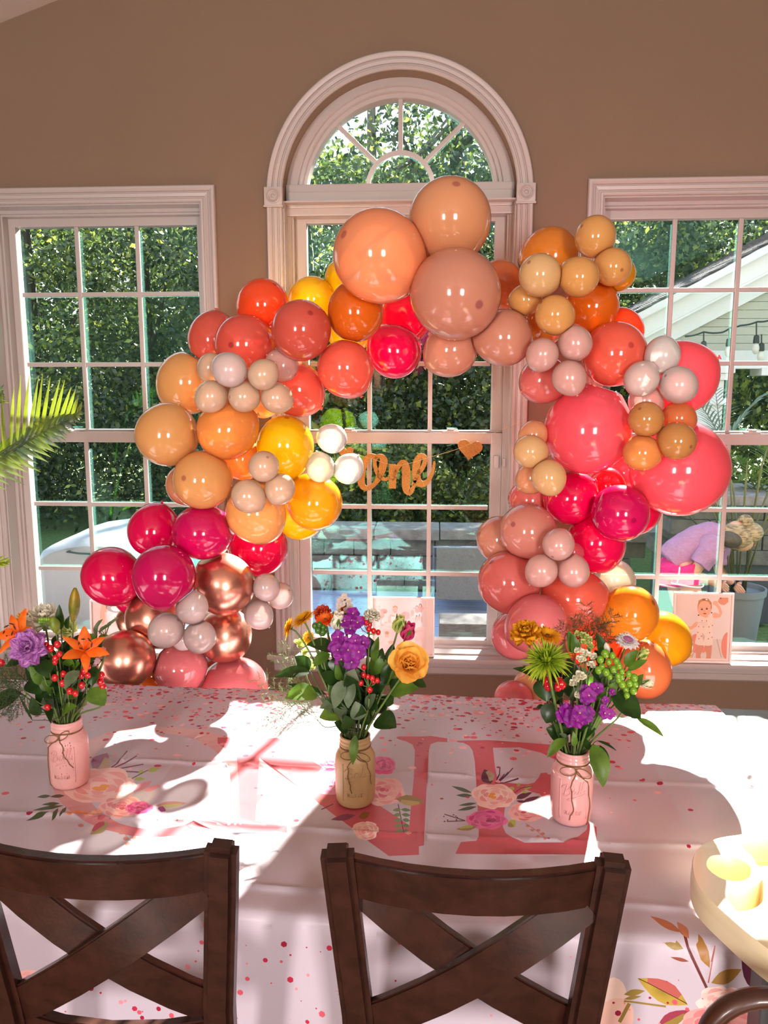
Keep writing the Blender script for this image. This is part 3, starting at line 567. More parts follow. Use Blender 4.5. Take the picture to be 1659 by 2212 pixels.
# ================================================================== the balloons
# (x, y, rx, ry in the photograph; layer: 0 = nearest; colour; size word; label)
BAL = [
(569,660,58,56,3,'tangerine','coral orange balloon standing highest on the left shoulder of the arch'),
(675,648,50,50,4,'yellow','yellow balloon behind the coral one on the left shoulder, against the window casing'),
(742,600,38,42,5,'yellow','yellow balloon peeking out left of the big veined peach balloon'),
(757,712,50,48,4.6,'yellow','yellow balloon almost hidden between coral and orange ones near the crown'),
(651,713,64,65,1,'coral','dark coral balloon with a spot near its top, left of the upper orange balloon'),
(462,735,57,55,3,'coral','leftmost coral balloon, half behind the coral one with the dark spot'),
(529,745,67,63,2,'coral','coral balloon with a dark spot above the pearl cluster on the left'),
(768,677,60,61,1.5,'orange','orange balloon under the big veined peach balloon'),
(745,795,62,58,2,'salmon','salmon balloon below the orange one, hanging at the inner edge of the arch'),
(640,840,57,60,3,'salmon','salmon balloon above the big yellow balloons at the inner left edge'),
(875,690,52,56,4,'magenta','magenta balloon between the orange and the peach crown balloons'),
(853,760,58,57,3,'magenta','magenta balloon hanging lowest at the middle of the arch'),
(818,553,97,101,0.5,'peach','large veined peach balloon at the crown of the arch, left of the topmost one'),
(972,475,88,90,2,'peachlight','large peach balloon topping the arch in front of the arched window'),
(985,636,96,99,0,'peachgrey','large dusky peach balloon at the crown, below the topmost one'),
(975,756,57,56,1.6,'peachgrey','peach balloon hanging under the dusky large one at the crown'),
(1090,730,61,61,1,'peachgrey','dusky peach balloon right of the large dusky one at the crown'),
(1080,613,44,56,3,'orangesoft','soft orange balloon wedged between the crown and the right shoulder cluster'),
(408,826,57,73,3,'apricot','tall apricot balloon at the outer left edge beside the pearl cluster'),
(360,942,70,63,1.5,'apricot','leftmost apricot balloon, sticking out over the window rail'),
(489,930,66,62,1,'apricotdeep','deep apricot balloon at the middle of the left column beside the yellow one'),
(437,1037,64,63,0.8,'apricot','apricot balloon with a faint spot above the left magenta balloons'),
(405,1047,47,46,3,'peach','peach balloon mostly hidden behind the spotted apricot one'),
(552,1107,66,62,1,'apricot','apricot balloon hanging under the pearl trio beside the lower yellow ones'),
(568,868,36,36,4,'peachlight','pale peach balloon peeking out below the left pearl cluster'),
(520,990,40,50,3.5,'apricotdeep','deep apricot balloon in the gap behind the small champagne trio'),
(458,793,31,31,1.6,'champagne','small champagne balloon behind the silvery one in the left pearl cluster'),
(497,799,37,38,0,'pearl','small silvery pearl balloon leading the left cluster'),
(568,810,32,34,0.3,'champagne','small champagne balloon right of the silvery one in the left cluster'),
(610,790,35,35,1.2,'pearlpink','small pink pearl balloon in front of the coral ones, right end of the left cluster'),
(457,856,35,34,0.3,'champagne','small champagne balloon at the lower left of the left cluster'),
(527,857,34,34,0.5,'champagne','small champagne balloon at the bottom middle of the left cluster'),
(597,859,33,34,0.4,'champagne','small champagne balloon at the lower right of the left cluster'),
(616,964,62,67,2,'yellow','yellow balloon with a spot at its top in the left column'),
(680,1086,61,59,2,'yellowdeep','deep yellow balloon at the inner edge below the white sunlit balloons'),
(648,1118,50,49,3,'yellow','yellow balloon tucked behind the deep yellow one above the picture window sill'),
(718,948,32,32,2,'white','small white sunlit balloon at the top of the glowing trio'),
(692,1011,31,32,1,'cream','small creamy balloon in front of the two white sunlit ones'),
(752,1014,31,34,2,'white','small white sunlit balloon nearest the gold banner'),
(570,1007,33,34,0,'champagne','small champagne balloon at the top of the trio beside the yellow balloons'),
(605,1055,33,33,0.3,'champagne','small champagne balloon at the right of the trio beside the yellow balloons'),
(536,1071,36,37,0.2,'champagne','small champagne balloon at the lower left of the trio beside the yellow balloons'),
(332,1148,57,54,2.5,'magenta','magenta balloon at the back left, touching the window muntin'),
(437,1150,67,59,1,'magentadeep','deep magenta balloon directly under the spotted apricot one'),
(561,1184,62,60,3,'magenta','magenta balloon at the right behind the upper rose gold one'),
(240,1244,62,64,1.5,'magenta','leftmost magenta balloon, in front of the grey grill cover'),
(354,1243,67,67,0,'magentadeep','round deep magenta balloon in front, left of the upper rose gold one'),
(285,1285,45,33,3,'magenta','magenta balloon showing as a sliver under the leftmost ones'),
(485,1264,65,66,1.5,'chrome','rose gold metallic balloon, uppermost of the metallic ones'),
(333,1335,63,60,2,'chrome','rose gold metallic balloon behind the small pearl trio on the left'),
(485,1370,58,59,2,'chrome','rose gold metallic balloon under the uppermost metallic one'),
(273,1424,62,62,1,'chrome','rose gold metallic balloon lowest on the left, beside the orange lily'),
(290,1342,36,32,4,'chrome','rose gold metallic balloon peeking out at the far left behind the others'),
(415,1314,36,34,0,'pearl','small pearl balloon topping the trio over the metallic balloons'),
(359,1361,39,36,0,'pearl','small pearl balloon at the left of the trio over the metallic balloons'),
(432,1377,35,35,0,'pearl','small pearl balloon at the lower right of the trio over the metallic balloons'),
(394,1382,24,22,1,'pearl','small pearl balloon half hidden at the bottom of the pearl trio'),
(575,1268,28,31,1.2,'pearl','small pearl balloon at the upper left of the cluster by the casing'),
(606,1287,27,30,1.8,'pearl','small pearl balloon at the right of the cluster by the casing'),
(558,1327,32,30,1.3,'pearl','small pearl balloon at the bottom of the cluster by the casing'),
(390,1443,58,52,1.5,'pink','pink balloon just above the table edge under the pearl trio'),
(500,1492,84,66,2,'pink','large pink balloon sinking behind the table edge on the left'),
(327,1462,36,36,2.0,'orange','orange balloon showing a sliver between metallic and pink ones at the table edge'),
(456,1455,36,36,3,'salmon','salmon balloon in the gap behind the two pink ones at the table edge'),
(1190,555,63,63,3,'orangeamber','amber orange balloon on the right shoulder behind the small peach ones'),
(1285,511,41,46,1.6,'honey','small honey balloon sticking up highest on the right shoulder'),
(1166,594,44,47,0,'creampeach','small cream peach balloon with a spot at the left of the right shoulder cluster'),
(1251,599,41,44,0.3,'honey','small honey balloon in the middle of the right shoulder cluster'),
(1323,577,40,41,1,'honey','small honey balloon at the right end of the right shoulder cluster'),
(1336,592,35,38,2,'yellowdeep','small amber balloon behind the rightmost honey one'),
(1137,648,33,35,1,'honey','small peach balloon left below the cream one on the right shoulder'),
(1198,680,41,43,0,'honey','small honey balloon at the bottom of the right shoulder cluster'),
(1278,663,59,58,2,'orange','orange balloon under the right shoulder cluster'),
(1345,714,43,48,3,'tangerine','coral orange balloon at the outer edge behind the spotted one on the right'),
(1178,698,46,46,3,'orangeamber','deep orange balloon in the gap left of the lowest honey one'),
(1328,765,67,71,1,'salmon','large salmon balloon with a dark spot on the right side'),
(1172,765,35,35,0,'pearlpink','small pink pearl balloon at the left of the upper right trio'),
(1243,743,36,37,0,'pearlpink','small pink pearl balloon at the top of the upper right trio'),
(1229,815,37,37,0,'pearlpink','small pink pearl balloon at the bottom of the upper right trio'),
(1176,820,52,50,2.5,'salmonpink','salmon pink balloon behind the upper right pearl trio'),
(1430,770,38,40,1,'white','small white balloon blazing in the sun with a window bar shadow on it'),
(1468,816,70,82,3,'pinkdeep','large pink balloon behind the white sunlit one at the outer right'),
(1385,820,39,36,0.3,'pearl','small pearl balloon left below the blazing white one'),
(1465,831,42,38,0.6,'pearl','small pearl balloon right below the blazing white one, half in the sun'),
(1395,866,38,36,1.3,'pearlpink','small pink pearl balloon half hidden behind the top of the tan cluster'),
(1268,931,92,94,1.4,'pinkdeep','huge pink balloon at the middle of the right column'),
(1395,905,38,38,0,'tan','small tan orange balloon at the upper left of the four by the huge pink ones'),
(1465,903,37,36,1.2,'orangesoft','small orange balloon at the upper right of the four by the huge pink ones'),
(1462,953,43,39,0,'tan','small tan balloon at the lower right of the four by the huge pink ones'),
(1385,978,41,38,0.4,'tanorange','small tan orange balloon at the bottom of the four by the huge pink ones'),
(1468,1016,108,98,2,'pinkdeep','huge pink balloon farthest right, over the window behind the gardening person'),
(1352,1020,38,38,4,'pinkdeep','pink balloon in the gap between the two huge pink ones'),
(1154,938,31,30,1.2,'peachlight','small peach balloon behind the cream one left of the huge pink balloon'),
(1145,975,38,34,0.2,'creampeach','small cream balloon left of the huge pink balloon'),
(1150,1032,35,33,1,'peachlight','small peach balloon behind the lower cream one left of the magenta balloons'),
(1185,1030,37,38,0,'creampeach','small cream balloon overlapping the magenta one'),
(1145,1080,48,42,3,'salmonpink','dusky salmon balloon behind the small cream ones at the inner right edge'),
(1140,1147,61,60,1,'peachpink','dusky peach pink balloon with a faint spot at the inner right edge'),
(1080,1165,52,50,2.2,'peachgrey','dusky peach balloon jutting farthest into the arch on the right'),
(1230,1077,55,58,2,'magenta','magenta balloon right under the huge pink one'),
(1312,1050,38,42,3,'red','red balloon in the gap under the two huge pink ones'),
(1340,1109,61,62,1,'magentadeep','round deep magenta balloon with a spot on the right side'),
(1372,1100,56,54,2.5,'magenta','magenta balloon behind the spotted deep magenta one'),
(1285,1171,66,60,2,'magenta','magenta balloon lowest of the magenta ones on the right'),
(1206,1177,34,35,0,'pearlpink','small pink pearl balloon at the top of the lower right trio'),
(1170,1232,35,35,0,'pearlpink','small pink pearl balloon at the left of the lower right trio'),
(1239,1235,35,33,0.1,'pearlpink','small pink pearl balloon at the right of the lower right trio'),
(1237,1192,22,22,1,'pinkdeep','small pink balloon nearly hidden behind the lower right trio'),
(1098,1257,67,66,1,'salmonpink','salmon pink balloon at the inner right edge above the sill'),
(1236,1290,72,61,1.6,'salmon','broad salmon balloon above the asparagus fern on the right'),
(1161,1347,66,62,0.4,'pink','pink balloon right behind the yellow flowers of the right bouquet'),
(1113,1372,51,54,2,'pink','pink balloon in front of the sill at the inner right edge'),
(1325,1250,43,43,4,'cream','pale cream balloon against the window behind the amber one'),
(1360,1325,62,61,1.4,'amber','amber balloon above the white scabious flower'),
(1429,1379,58,60,2.4,'yellowdeep','deep yellow balloon beside the framed photograph of the standing baby'),
(1391,1448,57,62,1.6,'orangesoft','soft orange balloon lowest at the outer right, in front of the wall'),
(1285,1388,62,62,2.4,'tangerine','coral orange balloon behind the asparagus fern and the amber one'),
(1166,1486,51,55,1.6,'peachlight','peach balloon low behind the right bouquet at the table edge'),
(1107,1510,40,40,1.5,'pink','pink balloon at the table edge left of the right bouquet'),
]
BC = dict(
 tangerine=(1.0,.22,.08), coral=(.93,.26,.20), salmon=(1.0,.30,.22), salmonpink=(1.0,.36,.33), orange=(1.0,.33,.05), orangesoft=(1.0,.42,.20), orangeamber=(1.0,.45,.10),
 yellow=(1.0,.72,.03), yellowdeep=(1.0,.60,.05), amber=(1.0,.50,.08), magenta=(.98,.02,.22), magentadeep=(.86,.03,.27), red=(1.0,.05,.12),
 peach=(.98,.52,.32), peachlight=(1.0,.58,.36), peachgrey=(.90,.50,.38), peachpink=(.93,.48,.40), apricot=(1.0,.62,.30), apricotdeep=(1.0,.52,.20), honey=(1.0,.62,.28),
 creampeach=(1.0,.72,.42), tan=(.86,.50,.22), tanorange=(.95,.50,.22), pink=(1.0,.38,.40), pinkdeep=(1.0,.26,.32),
 pearl=(1.0,.81,.77), champagne=(1.0,.72,.50), pearlpink=(1.0,.58,.52), white=(.95,.93,.90), cream=(.98,.88,.70), chrome=(.80,.36,.26))
def balloon_mat(key):
    c = BC[key]; c = c if key in ('pearl', 'champagne', 'pearlpink', 'white', 'cream', 'chrome') else tuple(v ** 1.48 for v in c); m = bpy.data.materials.new('balloon_' + key); m.use_nodes = True; N = m.node_tree.nodes; L = m.node_tree.links; N.clear()
    out = N.new('ShaderNodeOutputMaterial'); tc = N.new('ShaderNodeTexCoord'); sp = N.new('ShaderNodeSeparateXYZ'); L.new(tc.outputs['Object'], sp.inputs[0])
    # the rubber is thicker and darker at the very tip
    rp = N.new('ShaderNodeValToRGB'); L.new(sp.outputs['Z'], rp.inputs[0])
    rp.color_ramp.elements[0].position = .994; rp.color_ramp.elements[0].color = (*c, 1)
    rp.color_ramp.elements[1].position = .9995; rp.color_ramp.elements[1].color = (c[0] * .62, c[1] * .45, c[2] * .6, 1)
    pearly = key in ('pearl', 'champagne', 'pearlpink', 'white', 'cream')
    if key == 'chrome':
        p = N.new('ShaderNodeBsdfPrincipled'); L.new(rp.outputs[0], p.inputs['Base Color']); p.inputs['Metallic'].default_value = .95; p.inputs['Roughness'].default_value = .27
        L.new(p.outputs[0], out.inputs[0]); return m
    p = N.new('ShaderNodeBsdfPrincipled'); L.new(rp.outputs[0], p.inputs['Base Color']); p.inputs['Roughness'].default_value = .22 if pearly else .14
    if pearly: p.inputs['Sheen Weight'].default_value = .2; p.inputs['Sheen Roughness'].default_value = .3
    t = N.new('ShaderNodeBsdfTranslucent'); L.new(rp.outputs[0], t.inputs[0])
    tr = N.new('ShaderNodeBsdfTransparent'); tr.inputs[0].default_value = (*[min(1, v * .9 + .1) for v in c], 1)
    p.inputs['Specular IOR Level'].default_value = 0.15 if not pearly else .5
    m1 = N.new('ShaderNodeMixShader'); m1.inputs[0].default_value = .24 if pearly else .38; L.new(p.outputs[0], m1.inputs[1]); L.new(t.outputs[0], m1.inputs[2])
    m2 = N.new('ShaderNodeMixShader'); m2.inputs[0].default_value = .30 if pearly else .05; L.new(m1.outputs[0], m2.inputs[1]); L.new(tr.outputs[0], m2.inputs[2])
    g = N.new('ShaderNodeBsdfGlossy'); g.inputs['Roughness'].default_value = .17 if pearly else .10; fr = N.new('ShaderNodeFresnel'); fr.inputs[0].default_value = 1.55
    m3 = N.new('ShaderNodeMixShader'); L.new(fr.outputs[0], m3.inputs[0]); L.new(m2.outputs[0], m3.inputs[1]); L.new(g.outputs[0], m3.inputs[2])
    L.new(m3.outputs[0], out.inputs[0]); return m
def balloon_mesh(key, n=40, m_=28):
    """unit balloon: round front with a small tip at +z, drawn in towards the knot at -z"""
    prof = []
    for i in range(m_ + 1):
        a = pi * i / m_; r = sin(a); z = cos(a)
        if z < 0: r *= 1 - .13 * z * z * abs(z); z *= 1.16
        if i == 0: z = 1.012
        prof.append((r, z))
    prof[-1] = (.035, -1.17); prof += [(.04, -1.20), (.075, -1.215), (.07, -1.235), (.03, -1.24), (.0, -1.24)]
    vs = [(0, 0, 1.012)]; fs = []
    for r, z in prof[1:-1]: vs += [(r * cos(2 * pi * k / n), r * sin(2 * pi * k / n), z) for k in range(n)]
    vs.append((0, 0, -1.24)); R = len(prof) - 2
    for k in range(n): fs.append((0, 1 + k, 1 + (k + 1) % n)); fs.append((len(vs) - 1, 1 + (R - 1) * n + (k + 1) % n, 1 + (R - 1) * n + k))
    for i in range(R - 1):
        for k in range(n): fs.append((1 + i * n + k, 1 + (i + 1) * n + k, 1 + (i + 1) * n + (k + 1) % n, 1 + i * n + (k + 1) % n))
    me = bpy.data.meshes.new('balloon_' + key); me.from_pydata(vs, [], fs); me.polygons.foreach_set('use_smooth', [True] * len(fs)); me.materials.append(balloon_mat(key)); return me
def settle(B):
    """moves the balloons along their lines of sight until they only press lightly against each other"""
    n = len(B); d = np.array([-.84 + .135 * b[4] for b in B]); r0 = np.array([(b[2] + b[3]) / 2 for b in B], float)
    rays = np.array([list(ray(b[0], b[1])) for b in B]); C = np.array(CAM); lay = np.array([b[4] for b in B])
    for it in range(700):
        s = (d - C[1]) / rays[:, 1]; P = C + rays * s[:, None]; R = r0 * s
        D = P[:, None] - P[None]; dist = np.sqrt((D ** 2).sum(-1)) + np.eye(n) * 9; need = (R[:, None] + R[None]) * .93
        over = np.clip(need - dist, 0, None); sg = np.sign(lay[:, None] - lay[None] + 1e-3 * np.sign(d[:, None] - d[None]))
        mv = (over * sg).sum(1) * .12; small = r0 < 47
        d = d + mv * np.where(small, 1.2, .8)
        gap = dist - (R[:, None] + R[None]) * .95; nn = gap.argmin(1); g = gap[np.arange(n), nn]
        d = d + np.where(g > 0, .15 * (d[nn] - d), 0)
        d = np.clip(d, -1.25, -R - .02)
    return P, R
bal_P, bal_R = settle(BAL)
bal_meshes = {}; random.seed(5)
SPOT = {4: (670, 677), 6: (500, 745), 12: (745, 508), 33: (620, 905), 21: (398, 1033), 43: (382, 1153), 14: (1033, 657), 66: (1143, 567), 68: (1343, 583), 75: (1362, 746), 86: (1382, 883), 88: (1492, 965), 97: (1109, 1133), 101: (1368, 1124), 39: (578, 988), 105: (1225, 1165), 13: (985, 400)}
for i, b in enumerate(BAL):
    key = b[5]; me = bal_meshes.get(key) or bal_meshes.setdefault(key, balloon_mesh(key))
    me = me.copy(); o = bpy.data.objects.new('balloon', me); COL.objects.link(o)
    P = Vector(bal_P[i]); toC = (CAM - P).normalized(); R = bal_R[i]
    if i in SPOT:
        q = SPOT[i]; rr = ray(*q); k = (P.y - CAM.y) / rr.y; off = (CAM + rr * k - P); off = off - toC * off.dot(toC)
        l = min(off.length / R, .96); ax = (off.normalized() * l + toC * sqrt(1 - l * l)).normalized()
    else:
        up = Vector((random.uniform(-1, 1), 0, random.uniform(-1, .9))); ax = (toC * random.uniform(-.2, .35) + up).normalized()
    rx, ry = b[2], b[3]
    o.rotation_mode = 'QUATERNION'; q = ax.to_track_quat('Z', 'Y'); o.rotation_quaternion = q
    S = Matrix.Diagonal((R * rx * 2 / (rx + ry), R, R * ry * 2 / (rx + ry), 1)); 
    o.matrix_world = Matrix.Translation(P) @ S @ q.to_matrix().to_4x4() if abs(rx - ry) > 4 else Matrix.Translation(P) @ Matrix.Diagonal((R, R, R, 1)) @ q.to_matrix().to_4x4()
    tag(o, b[6], 'balloon', 'balloons of the arch')
    # where two balloons press together each is flattened at their common plane
    W = np.empty(len(me.vertices) * 3, np.float32); me.vertices.foreach_get('co', W); W = W.reshape(-1, 3).astype(float)
    MW = np.array(o.matrix_basis) if False else np.array(o.matrix_world); A = MW[:3, :3]; X = W @ A.T + MW[:3, 3]; ch = False
    for j in range(len(BAL)):
        if j == i: continue
        dv = bal_P[j] - bal_P[i]; dd = float(np.linalg.norm(dv))
        if dd < 1e-6 or dd > (bal_R[i] + bal_R[j]) * 1.12: continue
        nrm = dv / dd; cut = (dd * dd + bal_R[i] ** 2 - bal_R[j] ** 2) / (2 * dd) - .0008; cut = max(cut, .25 * bal_R[i])
        e = (X - bal_P[i]) @ nrm - cut; k = e > 0
        if k.any(): X[k] -= nrm[None] * e[k][:, None]; ch = True
    if ch:
        W = (X - MW[:3, 3]) @ np.linalg.inv(A).T; me.vertices.foreach_set('co', W.astype(np.float32).ravel()); me.update()
# ================================================================== table, cloth, chairs
M_wood = mat('espresso_wood', srgb(54, 27, 21), .28, noise=.45, nscale=7, stretch=(4, 4, 5), bump=.04, bscale=30, coat=.25)
M_table = mat('grey_brown_tabletop', srgb(88, 78, 76), .28, noise=.3, nscale=6, stretch=(1, 9, 1), bump=.05, bscale=30, coat=.3)
TA = .029; TS = Vector((cos(TA), -sin(TA), 0)); TT = Vector((-sin(TA), -cos(TA), 0)); TO = Vector((-.1, -.953, .757)); QN = 1.07
def tb(s, q, z): return (TO.x + TS.x * s + TT.x * q, TO.y + TS.y * s + TT.y * q, z)
MT = Matrix(((TS.x, TT.x, 0, TO.x), (TS.y, TT.y, 0, TO.y), (0, 0, 1, 0), (0, 0, 0, 1)))
S0, S1 = -1.75, 1.13
tbl = empty('dining_table', (TO.x, TO.y - .5, 0), 'long dark dining table under the printed cloth, bare at its right end', 'table')
mb = MB(); mb.bbox(S0 - .1, S1, .004, QN - .004, .715, .7545, .004, MT); mb.build('tabletop', M_table, tbl)
mb = MB(); mb.box(S0 + .05, S1 - .12, .10, QN - .10, .62, .714, MT); mb.build('apron', M_table, tbl)
for s in (S0 + .1, S1 - .2):
    for q in (.13, QN - .13): mb = MB(); mb.bbox(s - .04, s + .04, q - .04, q + .04, 0, .62, .005, MT); mb.build('leg', M_table, tbl)
# ---- the printed cloth: one sheet whose faces carry the print
def px2sq(x, y):
    P = on_z(x, y, .757); q = (P - TO).dot(TT)
    if q > QN + .02:
        r = ray(x, y); k = ((TO + TT * (QN + .03) - CAM).dot(TT)) / r.dot(TT); P = CAM + r * k; q = QN + .02 + (.757 - P.z)
    return ((P - TO).dot(TS), q)
WHITE = (.60, .51, .60)
CE = 1.0
CS0, CS1, Q0, Q1 = -1.72, .985, -.42, QN + .42
PR = []      # (polygon in cloth coordinates, colour)
def pr_px(poly, c): PR.append(([px2sq(*p) for p in poly], c))
def smooth_poly(pts, k=4):
    """closed Catmull-Rom through the points"""
    n = len(pts); out = []
    for i in range(n):
        p0, p1, p2, p3 = pts[i - 1], pts[i], pts[(i + 1) % n], pts[(i + 2) % n]
        for j in range(k):
            t = j / k; out.append(tuple(.5 * (2 * b + (c - a) * t + (2 * a - 5 * b + 4 * c - d) * t * t + (3 * b - a - 3 * c + d) * t ** 3) for a, b, c, d in zip(p0, p1, p2, p3)))
    return out
SAL = srgb(204, 92, 104); SAL2 = srgb(222, 150, 144)
def ell(cx, cy, rx, ry, n=40, a0=0): return [(cx + rx * cos(2 * pi * i / n + a0), cy + ry * sin(2 * pi * i / n + a0)) for i in range(n)]
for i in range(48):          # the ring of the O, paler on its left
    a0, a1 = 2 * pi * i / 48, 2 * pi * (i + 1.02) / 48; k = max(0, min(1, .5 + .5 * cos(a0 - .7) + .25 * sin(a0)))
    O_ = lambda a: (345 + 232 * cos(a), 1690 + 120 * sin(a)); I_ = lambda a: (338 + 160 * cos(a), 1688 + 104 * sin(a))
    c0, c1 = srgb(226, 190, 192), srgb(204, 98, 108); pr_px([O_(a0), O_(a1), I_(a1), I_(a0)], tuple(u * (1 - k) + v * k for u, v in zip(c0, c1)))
z2 = lambda L: [(460 + x / 3.318, 1560 + y / 3.318) for x, y in L]
z3 = lambda L: [(900 + x / 3.95, 1580 + y / 3.95) for x, y in L]
pr_px([(470, 1596), (600, 1596), (905, 1800), (905, 1850), (840, 1850), (560, 1640), (552, 1775), (620, 1790), (620, 1800), (470, 1800), (470, 1788), (520, 1775), (512, 1640), (470, 1608)], SAL)
pr_px(z2([(1312,120),(1330,112),(1500,112),(1560,108),(1680,124),(1680,150),(1610,150),(1560,170),(1548,215),(1530,500),(1512,900),(1395,900),(1420,600),(1440,400),(1448,210),(1430,170),(1380,146),(1330,132)]), SAL)
pr_px(z3([(340,88),(600,86),(900,100),(1190,118),(1400,150),(1400,420),(1240,260),(1180,300),(1180,560),(1350,700),(1535,826),(1537,1060),(330,1060),(366,975),(380,948),(510,938),(528,912),(530,840),(505,400),(496,260),(478,170),(450,132),(400,106),(348,100)]), SAL)
pr_px(z3([(650,150),(880,148),(1060,190),(1180,250),(1180,370),(1125,380),(1108,363),(1058,366),(1042,400),(1005,438),(950,450),(800,438),(690,425),(668,300)]), WHITE)
pr_px(z3([(735,820),(760,880),(820,930),(920,960),(1250,965),(1380,910),(1450,850),(1480,700),(1250,560),(1130,620),(1090,590),(1050,540),(990,525),(930,500),(760,600)]), WHITE)
RG = random.Random(12)
def mixc(a, b, t): return tuple(x * (1 - t) + y * t for x, y in zip(a, b))
def blob(cx, cy, rx, ry, n=14, j=.12, rot=0.):
    out = []
    for i in range(n):
        a = 2 * pi * i / n; k = 1 + RG.uniform(-j, j); x = rx * cos(a) * k; y = ry * sin(a) * k
        out.append((cx + x * cos(rot) - y * sin(rot) * .6, cy + x * sin(rot) * .6 + y * cos(rot)))
    return smooth_poly(out, 2)
def rose(cx, cy, rx, ry, pal, heart=None):
    """a watercolour rose: pale outer petals, darker crescents inside"""
    light, mid, dark = pal
    for k in range(6):
        a = 2 * pi * k / 6 + RG.uniform(-.3, .3); pr_px(blob(cx + rx * .42 * cos(a), cy + ry * .42 * sin(a), rx * .58, ry * .56), mixc(light, mid, RG.uniform(0, .45)))
    for ring, n in ((.72, 7), (.5, 6), (.3, 4)):
        for k in range(n):
            a = 2 * pi * k / n + RG.uniform(-.3, .3) + ring; w_ = pi / n * RG.uniform(.7, 1.15); o = []; i_ = []
            for q in range(6):
                b = a - w_ + 2 * w_ * q / 5; th = .16 * sin(pi * q / 5)
                o.append((cx + rx * (ring + th) * cos(b), cy + ry * (ring + th) * sin(b))); i_.append((cx + rx * (ring - th * .4) * cos(b), cy + ry * (ring - th * .4) * sin(b)))
            pr_px(o + i_[::-1][1:-1], mixc(mixc(light, mid, RG.uniform(.2, 1)), dark, RG.uniform(0, .8) * (1.1 - ring)))
    for k in range(5): a = RG.uniform(0, 6.28); pr_px(blob(cx + rx * .13 * cos(a), cy + ry * .13 * sin(a), rx * .13, ry * .11, 8), heart or mixc(mid, dark, RG.random()))
def pleaf(x0, y0, x1, y1, w_, c, c2=None):
    dx, dy = x1 - x0, y1 - y0; l = sqrt(dx * dx + dy * dy); nx, ny = -dy / l * w_, dx / l * w_ ; prof = (0, .55, .95, 1, .8, .45, 0)
    A = [(x0 + dx * t + nx * p, y0 + dy * t + ny * p) for t, p in zip(np.linspace(0, 1, 7), prof)]; B = [(x0 + dx * t - nx * p, y0 + dy * t - ny * p) for t, p in zip(np.linspace(0, 1, 7), prof)]
    pr_px(A + B[::-1][1:-1], c)
    if c2: pr_px(A[1:-1] + [(x0 + dx * t, y0 + dy * t) for t in (.8, .5, .2)], c2)
def twig(pts, w_, c):
    for (x0, y0), (x1, y1) in zip(pts[:-1], pts[1:]): dx, dy = x1 - x0, y1 - y0; l = sqrt(dx * dx + dy * dy) + 1e-6; nx, ny = -dy / l * w_, dx / l * w_; pr_px([(x0 + nx, y0 + ny), (x1 + nx, y1 + ny), (x1 - nx, y1 - ny), (x0 - nx, y0 - ny)], c)
PINK = (srgb(250, 205, 200), srgb(240, 140, 150), srgb(205, 60, 95)); MAG = (srgb(240, 120, 175), srgb(215, 40, 130), srgb(130, 10, 70)); PALE = (srgb(252, 222, 214), srgb(246, 178, 168), srgb(225, 110, 120)); LILAC = (srgb(235, 170, 200), srgb(225, 110, 160), srgb(190, 60, 120))
GRN = srgb(74, 84, 52); LIME = srgb(172, 186, 84); PLUM = srgb(86, 34, 58); OLV = srgb(156, 128, 62); DUSK = srgb(200, 128, 118); HEART = srgb(244, 160, 60)
# right cluster
for l in ((1020,1716,975,1700,4),(1020,1722,985,1720,4),(1030,1745,988,1752,3.5),(1030,1738,990,1742,3)): pleaf(*l, GRN)
for l in ((1112,1728,1150,1713,6),(1128,1735,1166,1722,5),(1115,1732,1150,1740,4)): pleaf(*l, PLUM)
for l in ((1118,1700,1122,1690,4),(1130,1706,1152,1697,4),(1112,1706,1100,1702,4),(1125,1710,1140,1714,3)): pleaf(*l, LIME)
twig([(1110, 1716), (1125, 1704), (1152, 1698)], .9, PLUM)
pleaf(1060, 1694, 1046, 1662, 15, PLUM, srgb(170, 150, 120))
for a in ((1070,1692,1080,1657),(1072,1692,1098,1668),(1074,1692,1108,1660),(1076,1694,1120,1684),(1072,1690,1090,1672)): twig([(a[0], a[1]), ((a[0] + a[2]) / 2 + 4, (a[1] + a[3]) / 2 - 2), (a[2], a[3])], 1.2, PLUM)
rose(1066, 1722, 50, 30, PALE, HEART); rose(1136, 1757, 42, 22, PINK); rose(1052, 1772, 46, 22, MAG)
for l in ((1000,1772,960,1760,2),(1000,1776,965,1775,2)): twig([(1005, 1773), (l[2], l[3])], 1, PLUM)
for k in range(9): pr_px(blob(958 + RG.uniform(0, 30), 1768 + RG.uniform(-9, 9), 1.8, 1.4, 6), PLUM)
pleaf(1030, 1787, 985, 1792, 6, OLV, LIME); pleaf(1100, 1775, 1112, 1790, 10, LIME, OLV)
twig([(1135, 1782), (1160, 1800), (1180, 1818)], .8, DUSK)
for x, y in ((1150,1798),(1163,1798),(1172,1806),(1162,1812),(1178,1818),(1140,1788)): pr_px(blob(x, y, 4.5, 3, 8), DUSK)
